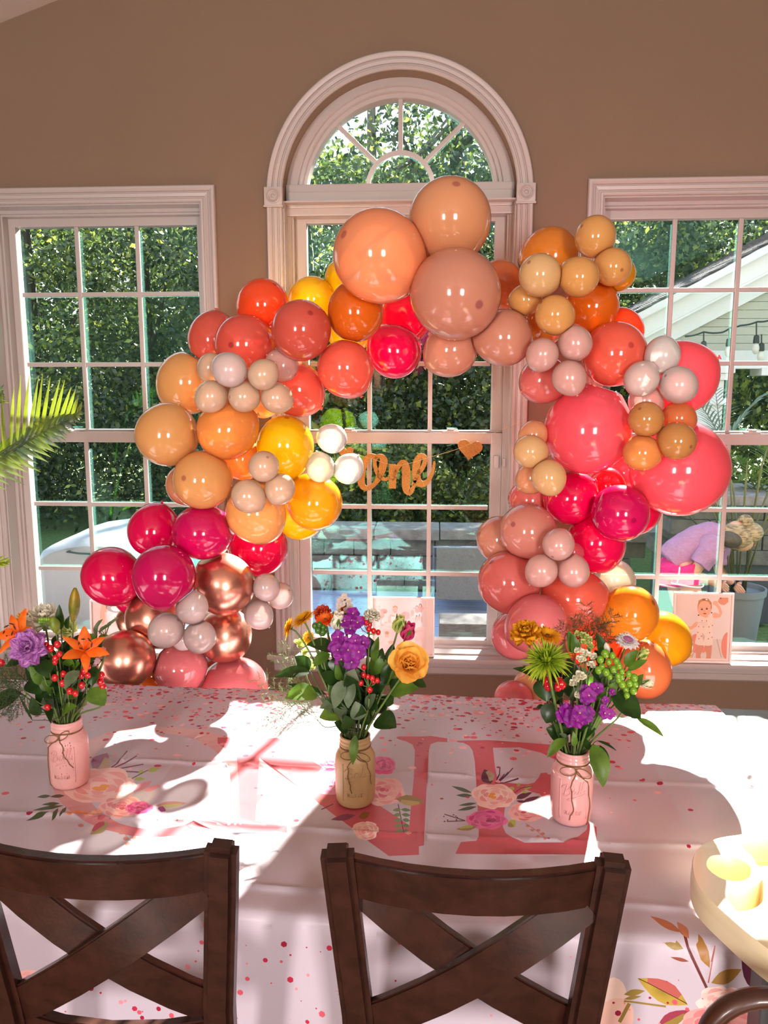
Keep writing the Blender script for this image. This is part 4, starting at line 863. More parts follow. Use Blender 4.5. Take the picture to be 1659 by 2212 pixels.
# middle cluster
rose(716, 1650, 30, 20, (srgb(245,170,200), srgb(230,60,150), srgb(190,20,110))); pr_px(blob(692, 1637, 9, 9, 8), srgb(220, 220, 110)); rose(735, 1690, 60, 36, LILAC); rose(828, 1655, 28, 22, MAG); rose(830, 1712, 46, 32, PINK); rose(790, 1795, 30, 20, PALE)
pleaf(855, 1728, 918, 1735, 12, OLV, srgb(196, 170, 96)); pleaf(768, 1762, 714, 1772, 7, srgb(140, 70, 100)); pleaf(775, 1768, 800, 1758, 8, srgb(150, 100, 60)); twig([(860, 1740), (872, 1800)], 1, PLUM)
for k in range(5): pleaf(866 + k * 1.5, 1752 + k * 11, 848 + k, 1754 + k * 11, 4, srgb(120, 140, 84)); pleaf(866 + k * 1.5, 1752 + k * 11, 888 - k, 1754 + k * 11, 4, srgb(100, 130, 80))
twig([(720, 1738), (694, 1750)], 1, PLUM); twig([(715, 1732), (690, 1730)], 1, OLV)
# left cluster
pleaf(205, 1672, 232, 1628, 22, srgb(160, 90, 130), srgb(200, 180, 150))
for a in ((240,1662,275,1625),(240,1664,296,1636),(242,1666,310,1654),(240,1660,262,1640),(244,1668,300,1672)): twig([(a[0], a[1]), ((a[0] + a[2]) / 2 + 3, (a[1] + a[3]) / 2), (a[2], a[3])], 1.3, srgb(120, 40, 70))
for l in ((280,1684,268,1680,5),(300,1676,310,1668,5),(318,1670,345,1664,5),(290,1686,314,1686,4)): pleaf(*l, LIME)
twig([(275, 1690), (320, 1668)], .9, srgb(90, 50, 50))
rose(215, 1700, 85, 42, (srgb(252, 214, 208), srgb(248, 176, 172), srgb(236, 120, 130)), HEART); rose(262, 1745, 50, 26, PINK); rose(300, 1748, 30, 14, MAG)
for l in ((110,1722,80,1724,4),(140,1722,108,1724,4),(130,1740,90,1742,4),(138,1745,70,1754,4),(108,1757,56,1775,4.5),(126,1750,112,1776,4.5),(144,1748,128,1768,4)): pleaf(*l, GRN)
pleaf(335, 1744, 405, 1738, 7, srgb(200, 140, 130), srgb(190, 180, 120)); pleaf(348, 1757, 352, 1745, 9, srgb(160, 50, 120)); pleaf(235, 1775, 195, 1805, 12, srgb(170, 150, 90), srgb(190, 60, 80)); pleaf(288, 1712, 330, 1690, 7, srgb(232, 150, 160)); pleaf(310, 1712, 348, 1700, 6, srgb(232, 150, 160))
twig([(262, 1782), (275, 1812), (290, 1822)], .8, DUSK)
for x, y in ((262,1800),(272,1812),(290,1810),(275,1824),(296,1822),(175,1786),(255,1794)): pr_px(blob(x, y, 6, 4, 8), DUSK)
for k in range(8): pr_px(blob(150 + k * 9, 1755 + RG.uniform(-5, 8), 6, 4, 8), mixc(srgb(240, 130, 60), srgb(250, 190, 150), RG.random()))
# lower right cluster on the hanging part
for (x0,y0,x1,y1,w_,c) in ((1520,2120,1405,1985,9,OLV),):
    twig([(1526, 2122), (1490, 2050), (1470, 2010)], 3, srgb(110, 50, 44))
for l in ((1472,2020,1404,1983,8,srgb(190,110,70)),(1488,2030,1462,1996,9,srgb(196,120,84)),(1480,2052,1432,2034,9,OLV),(1534,2082,1508,2022,11,srgb(170,120,60)),(1536,2112,1604,2086,13,srgb(160,120,56)),(1490,2070,1450,2062,4,srgb(150,80,60))): pleaf(*l)
twig([(1530, 2112), (1545, 2040)], 1.6, srgb(170, 90, 80)); twig([(1538, 2070), (1545, 2040)], 1.4, srgb(190, 120, 110))
for l in ((1640,2135,1606,2052,17,PLUM),(1655,2110,1650,2080,14,PLUM),(1600,2140,1650,2156,9,srgb(90,34,48))): pleaf(*l)
pleaf(1486, 2160, 1380, 2112, 24, srgb(190, 160, 70), srgb(190, 96, 90)); pleaf(1420, 2212, 1490, 2170, 14, srgb(160, 60, 80), OLV); twig([(1382, 2112), (1484, 2158)], .8, srgb(80, 40, 30))
rose(1560, 2150, 58, 34, PALE); rose(1555, 2205, 95, 50, (srgb(250, 190, 180), srgb(240, 110, 120), srgb(215, 50, 90)))
pr_px(blob(1318, 2160, 48, 50, 14), srgb(250, 218, 205)); pr_px(blob(1330, 2190, 44, 36, 12), srgb(250, 200, 185)); pleaf(1350, 2146, 1396, 2138, 7, OLV); pleaf(1350, 2156, 1388, 2150, 4, OLV); twig([(1350, 2160), (1440, 2168)], 2, OLV); twig([(1340, 2205), (1362, 2165)], 4, OLV)
rose(70, 2110, 42, 30, PINK); pr_px(blob(88, 2150, 24, 20, 10), PINK[0])
# confetti
DOT = [srgb(196, 44, 74), srgb(222, 92, 108), srgb(240, 150, 158), srgb(166, 30, 62), srgb(248, 190, 196)]
def dot(s, q, r, c):
    n = RG.choice((6, 6, 7, 8)); a0 = RG.uniform(0, 1); ex = RG.uniform(.85, 1.5) if q < QN else 1; PR.append(([(s + r * ex * cos(a0 + 2 * pi * i / n), q + r * sin(a0 + 2 * pi * i / n)) for i in range(n)], c))
for k in range(2300):
    s = RG.uniform(CS0, CS1); q = min(RG.expovariate(1 / .15), .8) - .01; r = .0024 + .0068 * RG.random() ** 2.0 + (.003 if RG.random() < .06 else 0); dot(s, q, r, RG.choice(DOT))
for k in range(1300): s = RG.uniform(CS0, CS1); q = -RG.uniform(0, .42); dot(s, q, .003 + .006 * RG.random(), RG.choice(DOT))
for k in range(1000):
    s = RG.uniform(-1.1, CS1); d = .42 * RG.random() ** .6; dot(s, QN + .03 + d, .0012 + .0055 * RG.random() ** 2.5, RG.choice(DOT[:4]))
for k in range(22):   # little starbursts
    s = RG.uniform(-.9, .9); q = RG.choice((RG.uniform(.1, .4), QN + RG.uniform(.05, .3))); r = RG.uniform(.008, .016)
    PR.append(([(s + r * (1 if i % 2 == 0 else .12) * cos(pi * i / 8), q + r * (1 if i % 2 == 0 else .12) * sin(pi * i / 8)) for i in range(16)], DOT[1]))
CR_Q = [.513, .79, 1.0]; CR_S = [-1.2, -.55, .12, .70]      # fold creases of the sheet
def cl_h(s, q):
    """height of folds and creases"""
    h = 0
    for i, c in enumerate(CR_Q): d = q - c - .004 * sin(s * 5 + i); h += .0035 * exp(-(d / .006) ** 2) - .0016 * exp(-((d - .018) / .014) ** 2)
    for i, c in enumerate(CR_S): d = s - c - .01 * sin(q * 4 + i); h += .0018 * exp(-(d / .009) ** 2)
    h += .0016 * sin(s * 11 + q * 7 + 2 * sin(q * 9)) * sin(q * 13 + 1.5 * sin(s * 6)) + .0012 * sin(s * 23 - q * 17)
    return h
def cl_pos(s, q):
    h = cl_h(s, q); R = .02
    def hang(e, sg):
        if e < R * pi / 2: a = e / R; return (R * sin(a) + h * sin(a), -R * (1 - cos(a)) + h * cos(a) + .003)
        d = e - R * pi / 2; f = min(1, d / .15); wob = .008 * sin(s * 9 + 1.3) + .005 * sin(s * 21 + d * 6); return (R + .004 + d * .05 + f * wob + h * 1.4, -R - d)
    if q > QN: o, z = hang(q - QN, 1); x, y, _ = tb(s, QN + o, 0); return (x, y, .757 + z)
    if q < 0: o, z = hang(-q, -1); x, y, _ = tb(s, -o, 0); return (x, y, .757 + z)
    x, y, _ = tb(s, q, 0); return (x, y, .757 + h + .003)
def clip(poly):
    return [(min(max(s, CS0 + .001), CS1 - .001), min(max(q, Q0 + .001), Q1 - .001)) for s, q in poly]
def printed(PRL, x0, x1, y0, y1, gx, gy, base, clipf):
    """one triangulated sheet in which every printed shape has its own faces"""
    V = [Vector((x0, y0)), Vector((x1, y0)), Vector((x1, y1)), Vector((x0, y1))]; E = [(0, 1), (1, 2), (2, 3), (3, 0)]; PP = []
    for poly, c in PRL:
        q = []
        for a in clipf(poly):
            if not q or (abs(a[0] - q[-1][0]) + abs(a[1] - q[-1][1])) > 2e-5: q.append(a)
        if len(q) < 3: continue
        n = len(V); V += [Vector(a) for a in q]; E += [(n + i, n + (i + 1) % len(q)) for i in range(len(q))]; PP.append((np.array(q), c))
    for a in gx:
        for b in gy: V.append(Vector((a + RG.uniform(-.0008, .0008), b + RG.uniform(-.0004, .0004))))
    vs, es, fs, *_ = delaunay_2d_cdt(V, E, [], 0, 1e-6)
    P = np.array([[v.x, v.y] for v in vs]); T = np.array([f[:3] for f in fs]); Cn = P[T].mean(1); idx = np.zeros(len(fs), int)
    for k, (q, c) in enumerate(PP):
        lo_, hi = q.min(0), q.max(0); m = np.nonzero((Cn[:, 0] > lo_[0]) & (Cn[:, 0] < hi[0]) & (Cn[:, 1] > lo_[1]) & (Cn[:, 1] < hi[1]))[0]
        if not len(m): continue
        x, y = Cn[m, 0], Cn[m, 1]; ins = np.zeros(len(m), bool); q2 = np.roll(q, -1, 0)
        for (ax, ay), (bx, by) in zip(q, q2):
            if ay == by: continue
            ins ^= ((ay > y) != (by > y)) & (x < (bx - ax) * (y - ay) / (by - ay) + ax)
        idx[m[ins]] = k + 1
    return vs, fs, [PP[k - 1][1] if k else base for k in idx]
gx = list(np.arange(CS0 + .02, CS1, .028)); gy = list(np.arange(Q0 + .03, 0, .05)) + [.0, .008, .016] + [g for g in np.arange(.04, QN, .03)] + [QN + k * .005 for k in range(8)] + list(np.arange(QN + .06, Q1, .03))
for c in CR_Q: gy += [c - .012, c - .005, c, c + .005, c + .012, c + .022]
for c in CR_S: gx += [c - .012, c - .005, c, c + .005, c + .012]
vs, fs, cols = printed(PR, CS0, CS1, Q0, Q1, gx, gy, WHITE, clip)
me_mb = MB(); me_mb.v = [cl_pos(v.x, v.y) for v in vs]; me_mb.f = [tuple(f)[::-1] for f in fs]; me_mb.c = cols
M_cloth = attr_mat('printed_cloth', .42, bump=.10, bscale=9, spec=.4)
cl = me_mb.build('tablecloth', M_cloth, smooth=True)
tag(cl, 'white plastic tablecloth printed with confetti, roses and large pink letters', 'tablecloth')
# ---- x-back chairs
def chair(cx, cy, label, lean=.06):
    t = empty('dining_chair', (cx, cy + .2, 0), label, 'chair', 'dark cross-back chairs at the near side of the table')
    def beam(pts, w_, d_, name, m=M_wood, b=.004, parent=t):
        """bar of rectangular section through the points (x, y, z) given on the chair"""
        P = [Vector(p) for p in pts]; bm = bmesh.new(); rings = []
        for i, p in enumerate(P):
            a = (P[min(i + 1, len(P) - 1)] - P[max(i - 1, 0)]).normalized(); side = a.cross(Vector((0, 1, 0))).normalized() if abs(a.y) < .95 else Vector((1, 0, 0)); dp = side.cross(a)
            rings.append([bm.verts.new(p + side * w_ / 2 * u + dp * d_ / 2 * v + Vector((cx, cy, 0))) for u, v in ((-1, -1), (1, -1), (1, 1), (-1, 1))])
        for r0, r1 in zip(rings[:-1], rings[1:]):
            for k in range(4): bm.faces.new((r0[k], r0[(k + 1) % 4], r1[(k + 1) % 4], r1[k]))
        bm.faces.new(rings[0][::-1]); bm.faces.new(rings[-1]); bmesh.ops.recalc_face_normals(bm, faces=bm.faces[:])
        es = [e for e in bm.edges if len(e.link_faces) == 2 and e.calc_face_angle(0) > .6]
        bmesh.ops.bevel(bm, geom=es, offset=b, segments=2, affect='EDGES'); mb = MB(); mb.bm(bm); return mb.build(name, m, parent, smooth=True, angle=.5)
    for s in (-1, 1):
        beam([(s * .206, 0, 1.045), (s * .197, .018, .93), (s * .180, .045, .73), (s * .172, .085, .46), (s * .172, .05, .2), (s * .174, -.01, 0)], .050, .040, 'post', b=.010)
        beam([(s * .19, .44, .44), (s * .19, .44, 0)], .04, .04, 'leg')
    n = 9; xs = np.linspace(-.186, .186, n)
    bowed = lambda x, z, d=0: (x, .010 + (1.04 - z) * .16 - .036 * (1 - (x / .19) ** 2) + d, z)
    bm = bmesh.new(); rings = []
    for x in xs:
        zt = 1.028; zb = .955; rings.append([bm.verts.new(Vector(bowed(x, zz, dd)) + Vector((cx, cy, 0))) for zz, dd in ((zb, -.012), (zb, .012), (zt, .012), (zt, -.012))])
    for r0, r1 in zip(rings[:-1], rings[1:]):
        for k in range(4): bm.faces.new((r0[k], r1[k], r1[(k + 1) % 4], r0[(k + 1) % 4]))
    bm.faces.new(rings[0]); bm.faces.new(rings[-1][::-1]); bmesh.ops.recalc_face_normals(bm, faces=bm.faces[:]); bmesh.ops.bevel(bm, geom=[e for e in bm.edges if e.calc_face_angle(0) > .8], offset=.004, segments=2, affect='EDGES')
    mb = MB(); mb.bm(bm); mb.build('top_rail', M_wood, t, smooth=True, angle=.5)
    for sgn, d in ((1, -.002), (-1, .014)):
        pts = []
        for k in range(7):
            u = -1 + 2 * k / 6; x = u * .170; z = .835 + sgn * u * .133 ; pts.append(bowed(x, z, d))
        beam(pts, .068, .016, 'cross_bar', b=.003)
    beam([bowed(x, .672) for x in np.linspace(-.172, .172, 5)], .045, .022, 'lower_rail')
    mb = MB(); mb.bbox(cx - .215, cx + .215, cy + .06, cy + .47, .445, .475, .010); mb.build('seat', M_wood, t, smooth=True, angle=.5)
    mb = MB(); mb.box(cx - .17, cx + .17, cy + .43, cy + .45, .38, .445); [mb.box(cx + s * .18 - .01, cx + s * .18 + .01, cy + .09, cy + .43, .38, .445) for s in (-1, 1)]; mb.build('seat_frame', M_wood, t)
    return t
chair(.066, -2.262, 'dark wooden cross-back chair in the middle, behind the tan jar')
chair(-.522, -2.262, 'dark wooden cross-back chair at the left, cut off by the frame edge')
# ---- white high chair tray at the right
M_tray = mat('cream_plastic', (.88, .74, .48), .28, coat=.3, trans=.0)
hc = empty('high_chair', (.95, -2.25, 0), 'cream plastic and dark wood high chair at the lower right', 'high chair')
ZT_ = .86
tp = smooth_poly([on_z(x, y, ZT_)[:2] for x, y in ((1497,1862),(1512,1830),(1548,1812),(1600,1803),(1680,1792),(1800,1800),(1920,1860),(1960,1960),(1880,2080),(1760,2115),(1659,2050),(1580,1985),(1512,1918))], 5)
wl = [smooth_poly([on_z(x, y, ZT_)[:2] for x, y in L], 3) for L in (
 [(1526,1866),(1535,1850),(1560,1847),(1590,1852),(1618,1868),(1623,1886),(1612,1900),(1588,1904),(1560,1898),(1535,1882)],
 [(1571,1934),(1580,1922),(1610,1918),(1636,1910),(1647,1900),(1651,1918),(1649,1945),(1630,1962),(1600,1969),(1590,1967),(1575,1948)],
 [(1602,1828),(1616,1818),(1650,1812),(1690,1812),(1712,1830),(1700,1856),(1642,1872),(1625,1850)],
 [(1700,1900),(1790,1880),(1860,1930),(1830,2010),(1740,2010),(1690,1950)])]
V = [Vector(p) for p in tp]; F = [list(range(len(tp)))]
for L in wl: n = len(V); V += [Vector(p) for p in L]; F.append(list(range(n, len(V))))
def inpoly(x, y, q):
    r = False
    for (ax, ay), (bx_, by_) in zip(q, q[1:] + q[:1]):
        if (ay > y) != (by_ > y) and x < (bx_ - ax) * (y - ay) / (by_ - ay) + ax: r = not r
    return r
tpl = [tuple(p) for p in tp]; wll = [[tuple(p) for p in L] for L in wl]; EE = []; n = 0
for L in [tpl] + wll: EE += [(n + i, n + (i + 1) % len(L)) for i in range(len(L))]; n += len(L)
vs, es, fs, *_ = delaunay_2d_cdt(V, EE, [], 0, 1e-6); top = []
for f in fs:
    cx = sum(vs[i].x for i in f) / len(f); cyy = sum(vs[i].y for i in f) / len(f)
    if inpoly(cx, cyy, tpl) and not any(inpoly(cx, cyy, L) for L in wll): top.append(tuple(f))
mb = MB(); mb.add([(v.x, v.y, ZT_) for v in vs], top)
def loopwall(L, levels, z0):
    n = len(L); cx = sum(p[0] for p in L) / n; cy = sum(p[1] for p in L) / n; vv = []
    for k, dz in levels: vv += [(cx + (p[0] - cx) * k, cy + (p[1] - cy) * k, z0 + dz) for p in L]
    mb.add(vv, [(a * n + i, a * n + (i + 1) % n, (a + 1) * n + (i + 1) % n, (a + 1) * n + i) for a in range(len(levels) - 1) for i in range(n)] + [tuple((len(levels) - 1) * n + i for i in range(n))])
for L in wl: loopwall(L, [(1, 0), (.975, -.004), (.95, -.036), (.92, -.048), (.6, -.050)], ZT_)
loopwall(tp, [(1, 0), (1.012, -.004), (1.016, -.02), (1.012, -.026), (1.02, -.030), (1.016, -.052), (.98, -.058)], ZT_)
mb.build('tray', M_tray, hc, smooth=True, angle=.6)
M_dk = mat('dark_bent_wood', srgb(74, 40, 28), .35, noise=.4, nscale=10, stretch=(1, 6, 1), coat=.2)
c = on_y(1650, 2262, -2.28); rr = .088
mb = MB(); mb.tube([(c.x + rr * cos(a), -2.28, c.z + rr * .95 * sin(a)) for a in np.linspace(0, pi, 17)] , [.017] * 17, 10, flat=.8); mb.build('armrest', M_dk, hc, smooth=True)
for s in (-1, 1): mb = MB(); mb.tube([(c.x + s * rr, -2.28, c.z), (c.x + s * rr * 1.5, -2.3, 0)], [.018, .022], 10); mb.build('leg', M_dk, hc, smooth=True)
p = on_y(1652, 2100, -2.16); mb = MB(); mb.bbox(p.x - .01, p.x + .05, -2.18, -2.13, .45, .812, .006); mb.build('tray_support', mat('dark_grey_metal', (.06, .06, .065), .4), hc)
for x in (.95, 1.2): mb = MB(); mb.tube([(x, -1.85 - .25, .81), (x + .02, -2.15, 0)], [.016, .02], 10); mb.build('leg', M_dk, hc, smooth=True)
mb = MB(); mb.bbox(.72, 1.15, -2.42, -2.12, .50, .53, .01); mb.build('seat', M_tray, hc)
# ================================================================== jars and flowers
JARS = [((-.892, -1.575), 'pink_chalk'), ((-.177, -1.617), 'tan'), ((.320, -1.662), 'pink_gloss')]
JZ = .761
M_j = [mat('pink_chalk_paint', srgb(226, 168, 164), .42, noise=.10, nscale=30, bump=.1), mat('tan_chalk_paint', srgb(186, 152, 106), .40, noise=.08, nscale=20, bump=.05), mat('pink_gloss_paint', srgb(230, 168, 168), .12, coat=.6)]
M_twine = mat('jute_twine', srgb(140, 102, 66), .9, bump=.6, bscale=400)
M_wear = mat('bare_glass_specks', srgb(120, 78, 74), .4)
JL = [('pink painted mason jar with worn spots, leftmost of the three on the table'), ('tan painted mason jar in the middle of the table'), ('glossy pink painted mason jar, rightmost of the three on the table')]
def jar_r(z):
    P = [(0, .036), (.004, .042), (.012, .0455), (.03, .047), (.105, .0475), (.118, .0465), (.128, .042), (.137, .0365), (.143, .0350)]
    for (a, b), (c, d) in zip(P[:-1], P[1:]):
        if z <= c: return b + (d - b) * (z - a) / (c - a)
    return .035
BALLT = [[(-.08,.78),(.02,.95),(.3,1.05),(.52,.92),(.45,.66),(.22,.55)],[(.22,.55),(.5,.5),(.52,.2),(.3,0),(.08,.02),(-.02,.15)],[(.1,-.02),(.18,.5),(.3,1.02)],
 [(.95,.42),(.8,.48),(.66,.28),(.7,.06),(.84,.1),(.97,.42),(.94,.12),(1.04,.06)],[(1.04,.06),(1.2,.4),(1.34,.95),(1.27,1.05),(1.17,.7),(1.14,.15),(1.24,.05)],[(1.24,.05),(1.42,.4),(1.56,.95),(1.49,1.05),(1.39,.7),(1.36,.15),(1.5,.05),(1.62,.2)],[(.35,-.38),(.9,-.2),(1.5,-.12),(1.62,-.1)],[(.35,-.38),(.5,-.22)]]
MASON = [[[(0,0),(0,1),(.35,.4),(.7,1),(.7,0)]],[[(0,0),(.35,1),(.7,0)],[(.15,.4),(.55,.4)]],[[(.6,.85),(.35,1),(.05,.8),(.15,.55),(.5,.45),(.6,.2),(.3,0),(0,.15)]],[[(.35,0),(.05,.2),(.05,.8),(.35,1),(.65,.8),(.65,.2),(.35,0)]],[[(0,0),(0,1),(.6,0),(.6,1)]]]
for ji, ((jx, jy), kind) in enumerate(JARS):
    c = Vector((jx, jy, JZ)); t = tag(empty('mason_jar', c), JL[ji], 'jar', 'mason jars on the table')
    face = atan2(CAM.x - jx, -(CAM.y - jy)) + (-.42, 0, .12)[ji]
    def on_jar(u, z, d=0): r = jar_r(z) + d; a = face + u / .0475; return c + Vector((r * sin(a), -r * cos(a), z))
    prof = [(.0001, .001), (.030, .001)] + [(jar_r(z), z) for z in (0, .004, .008, .012, .03, .06, .09, .105, .112, .118, .123, .128, .133, .137, .143)]
    prof += [(.0362, .1445), (.0372, .1465), (.0362, .1485), (.0352, .150), (.0352, .153), (.0364, .1545), (.0366, .156), (.0352, .158), (.0350, .163), (.0362, .1645), (.0362, .1665), (.035, .168), (.0325, .168), (.031, .164), (.031, .140), (.042, .118), (.043, .02), (.0001, .01)]
    mb = MB(); mb.lathe(prof, c, 48); mb.build('glass_body', M_j[ji], t, smooth=True, angle=1.2)
    mb = MB()
    W_ = .031
    for st in BALLT:
        st = [(a, b) for i in range(len(st) - 1) for a, b in [tuple(Vector(st[i]).lerp(Vector(st[i + 1]), k / 3)) for k in range(3)]] + [st[-1]]
        mb.tube([on_jar((u - .78) * W_, .076 + v * .026 + u * .006, .0006) for u, v in st], .0015, 6)
    for i, L in enumerate(MASON):
        for st in L: mb.tube([on_jar((i - 2.35) * .0078 + u * .0065, .034 + v * .0085, .0005) for u, v in st], .0012, 6)
    for sgn in (-1, 1): mb.tube([on_jar(sgn * .031, z, -.0002) for z in np.linspace(.022, .112, 8)], .0018, 6)
    mb.build('raised_lettering', M_j[ji], t, smooth=True)
    if ji == 0:
        mb = MB(); random.seed(4)
        for k in range(26):
            u = random.gauss(.012, .014); z = random.uniform(.03, .125); p = on_jar(u, z, .0004); a = face + u / .0475; q = on_jar(u + random.uniform(-.001, .001), z + random.uniform(.001, .005), .0004); mb.tube([p, q], random.uniform(.0003, .0009), 5)
        mb.build('worn_specks', M_wear, t)
    # twine
    mb = MB(); nz = .1415
    for dz in (0, .0022): mb.tube([c + Vector((.0362 * cos(a), .0362 * sin(a), nz + dz + .0006 * sin(3 * a))) for a in np.linspace(0, 2 * pi, 33)], .0012, 6, caps=False)
    k0 = (-.006, .002, .004)[ji]
    def J(u, z, d): return on_jar(k0 + u, z, d)
    sgn = (1, 1, -1)[ji]
    for s, l, h in ((-1, .036, .012 if ji else -.004), (1, .030, .004 if ji else .016)):
        pts = []
        for q in range(17): a = 2 * pi * q / 16; pts.append(J(s * l * .5 * (1 - cos(a)), nz - .006 + .0085 * sin(a) * s + h * (1 - cos(a)) * .5 - (.006 * (1 - cos(a)) if ji else 0), .004 + .009 * (1 - cos(a)) * .5))
        mb.tube(pts, .0011, 6)
    T1 = ([(0, .136), (-.030, .110), (-.036, .06), (-.034, .0)], [(0, .136), (-.02, .11), (-.016, .07), (-.010, .045)], [(0, .136), (-.012, .10), (-.004, .05), (-.012, .022)])[ji]
    T2 = ([(0, .136), (.012, .12), (.016, .09), (.034, .06)], [(0, .136), (.022, .12), (.034, .09), (.038, .06)], [(0, .136), (.026, .11), (.036, .06), (.034, .004)])[ji]
    for T in (T1, T2):
        pts = []
        for (a, b), (a2, b2) in zip(T[:-1], T[1:]):
            for q in range(5): s = q / 5; pts.append(J(a + (a2 - a) * s + .0015 * sin(q * 1.5), b + (b2 - b) * s, .0022))
        mb.tube(pts + [J(*T[-1], .002)], .0011, 6)
    mb.ball(J(0, nz - .004, .003), .003, 8, 6)
    mb.build('twine_bow', M_twine, t, smooth=True)

def frame(pos, axis, roll=0.):
    z = Vector(axis).normalized(); x = z.orthogonal().normalized(); y = z.cross(x); M = Matrix((x, y, z)).transposed().to_4x4()
    return Matrix.Translation(Vector(pos)) @ M @ Matrix.Rotation(roll, 4, 'Z')
def petal(mb, M, az, L, W, a0, curl=0.5, cup=.25, ruf=0., nr=5, n=6, m=4, tip=1.0, r0=0., z0=0., col=None, rnd=random, pw=.75):
    """one petal: leaves the axis at angle a0 and bends by curl along its length"""
    ca, sa = cos(az), sin(az); r, z = r0, z0; vs = []; ph = rnd.uniform(0, 6.28)
    for i in range(n + 1):
        t = i / n; a = a0 + curl * t
        if i: r += sin(a) * L / n; z += cos(a) * L / n
        w_ = W * (sin(pi * min(.999, t ** (.75 * tip) * .93 + .05)) ** pw)
        for j in range(m + 1):
            s = -1 + 2 * j / m; cu = cup * w_ * s * s; rr = r - cos(a) * cu; zz = z + sin(a) * cu + ruf * sin(s * nr + ph) * t * t
            x = rr; y = s * w_; vs.append(M @ Vector((x * ca - y * sa, x * sa + y * ca, zz)))
    k = m + 1; mb.add(vs, [(i * k + j, i * k + j + 1, (i + 1) * k + j + 1, (i + 1) * k + j) for i in range(n) for j in range(m)], col)
def pmat(name, c, c2=None, rough=.5, trans=.35): return mat(name, c, rough, color2=c2 or tuple(v * .8 for v in c), nscale=60, trans=trans)
M_stem = mat('green_stem', srgb(104, 128, 62), .5, noise=.3, nscale=30, trans=.1); M_stemd = mat('dark_stem', srgb(70, 84, 44), .5, noise=.3)
P_yel = pmat('petal_yellow', srgb(250, 190, 30)); P_gold = pmat('petal_gold', srgb(250, 176, 24)); P_rose = pmat('petal_rose_yellow', srgb(252, 206, 96), srgb(246, 182, 80)); P_or = pmat('petal_orange', srgb(250, 104, 20), srgb(250, 130, 40)); P_lil = pmat('petal_lilac', srgb(214, 150, 212), srgb(186, 112, 192)); P_pur = pmat('petal_purple', srgb(164, 24, 160), srgb(126, 14, 132)); P_wh = pmat('petal_white', srgb(250, 246, 230), srgb(232, 226, 204)); P_lime = pmat('petal_lime', srgb(186, 204, 50), srgb(130, 164, 40)); P_pk = pmat('petal_pink', srgb(222, 80, 130), srgb(190, 40, 100)); P_cream = pmat('petal_cream_green', srgb(222, 226, 150), srgb(190, 200, 110))
M_berry = mat('red_berry', srgb(190, 20, 30), .15, coat=.5); M_gberry = mat('green_berry', srgb(120, 164, 40), .2, coat=.4, trans=.2); M_anth = mat('dark_anther', srgb(70, 20, 16), .7); M_eye = mat('flower_eye', srgb(120, 84, 20), .8, noise=.5, nscale=300)
M_lf = mat('leaf_dark', srgb(46, 78, 28), .32, color2=srgb(30, 52, 22), nscale=30, trans=.3); M_lf2 = mat('leaf_light', srgb(104, 142, 48), .4, color2=srgb(76, 112, 38), nscale=30, trans=.45); M_lf3 = mat('leaf_grey', srgb(112, 128, 98), .5, color2=srgb(84, 102, 72), nscale=30, trans=.3)
def bez(p0, p1, p2, p3, n=10):
    return [p0 * (1 - t) ** 3 + p1 * 3 * t * (1 - t) ** 2 + p2 * 3 * t * t * (1 - t) + p3 * t ** 3 for t in [i / n for i in range(n + 1)]]
GRP = ['flowers in the left jar', 'flowers in the middle jar', 'flowers in the right jar']
def at(ji, x, y, dy): return on_y(x, y, JARS[ji][0][1] + dy)
def stemmed(ji, name, label, cat, pos, axis, r=.0022, m=None, bend=.04):
    """a cut flower: Empty at its foot in the jar, stem from the jar to the bloom"""
    jc = Vector((*JARS[ji][0], JZ)); d = pos - jc; d.z = 0; h = Vector((d.x, d.y, 0)); k = min(1, h.length / .1); hn = h.normalized() if h.length > 1e-4 else Vector((0, -1, 0))
    foot = jc - hn * .018 + Vector((0, 0, .02)); lip = jc + hn * (.008 + .014 * k) + Vector((0, 0, .160))
    t = tag(empty(name, foot), label, cat, GRP[ji]); ax = Vector(axis).normalized()
    pts = [foot, foot.lerp(lip, .5)] + bez(lip, lip + (lip - foot).normalized() * .05, pos - ax * bend, pos, 10)
    mb = MB(); mb.tube(pts, r, 7); mb.build('stem', m or M_stem, t, smooth=True); return t
def leafmesh(mb, base, tip, w_, bend=.12, fold=.25, up=None, n=8, ser=0.):
    base, tip = Vector(base), Vector(tip); d = tip - base; L = d.length; d.normalize(); up = Vector(up or (0, -.5, .85)); sd = d.cross(up).normalized(); nr = sd.cross(d); vs = []
    for i in range(n + 1):
        t = i / n; p = base.lerp(tip, t) + nr * bend * L * sin(pi * t); ww = w_ * (sin(pi * min(.995, t ** .8 * .97 + .02)) ** .8) * (1 + ser * (-1) ** i)
        for s in (-1, -.5, 0, .5, 1): vs.append(p + sd * ww * s + nr * fold * ww * abs(s))
    mb.add(vs, [(i * 5 + j, i * 5 + j + 1, (i + 1) * 5 + j + 1, (i + 1) * 5 + j) for i in range(n) for j in range(4)])
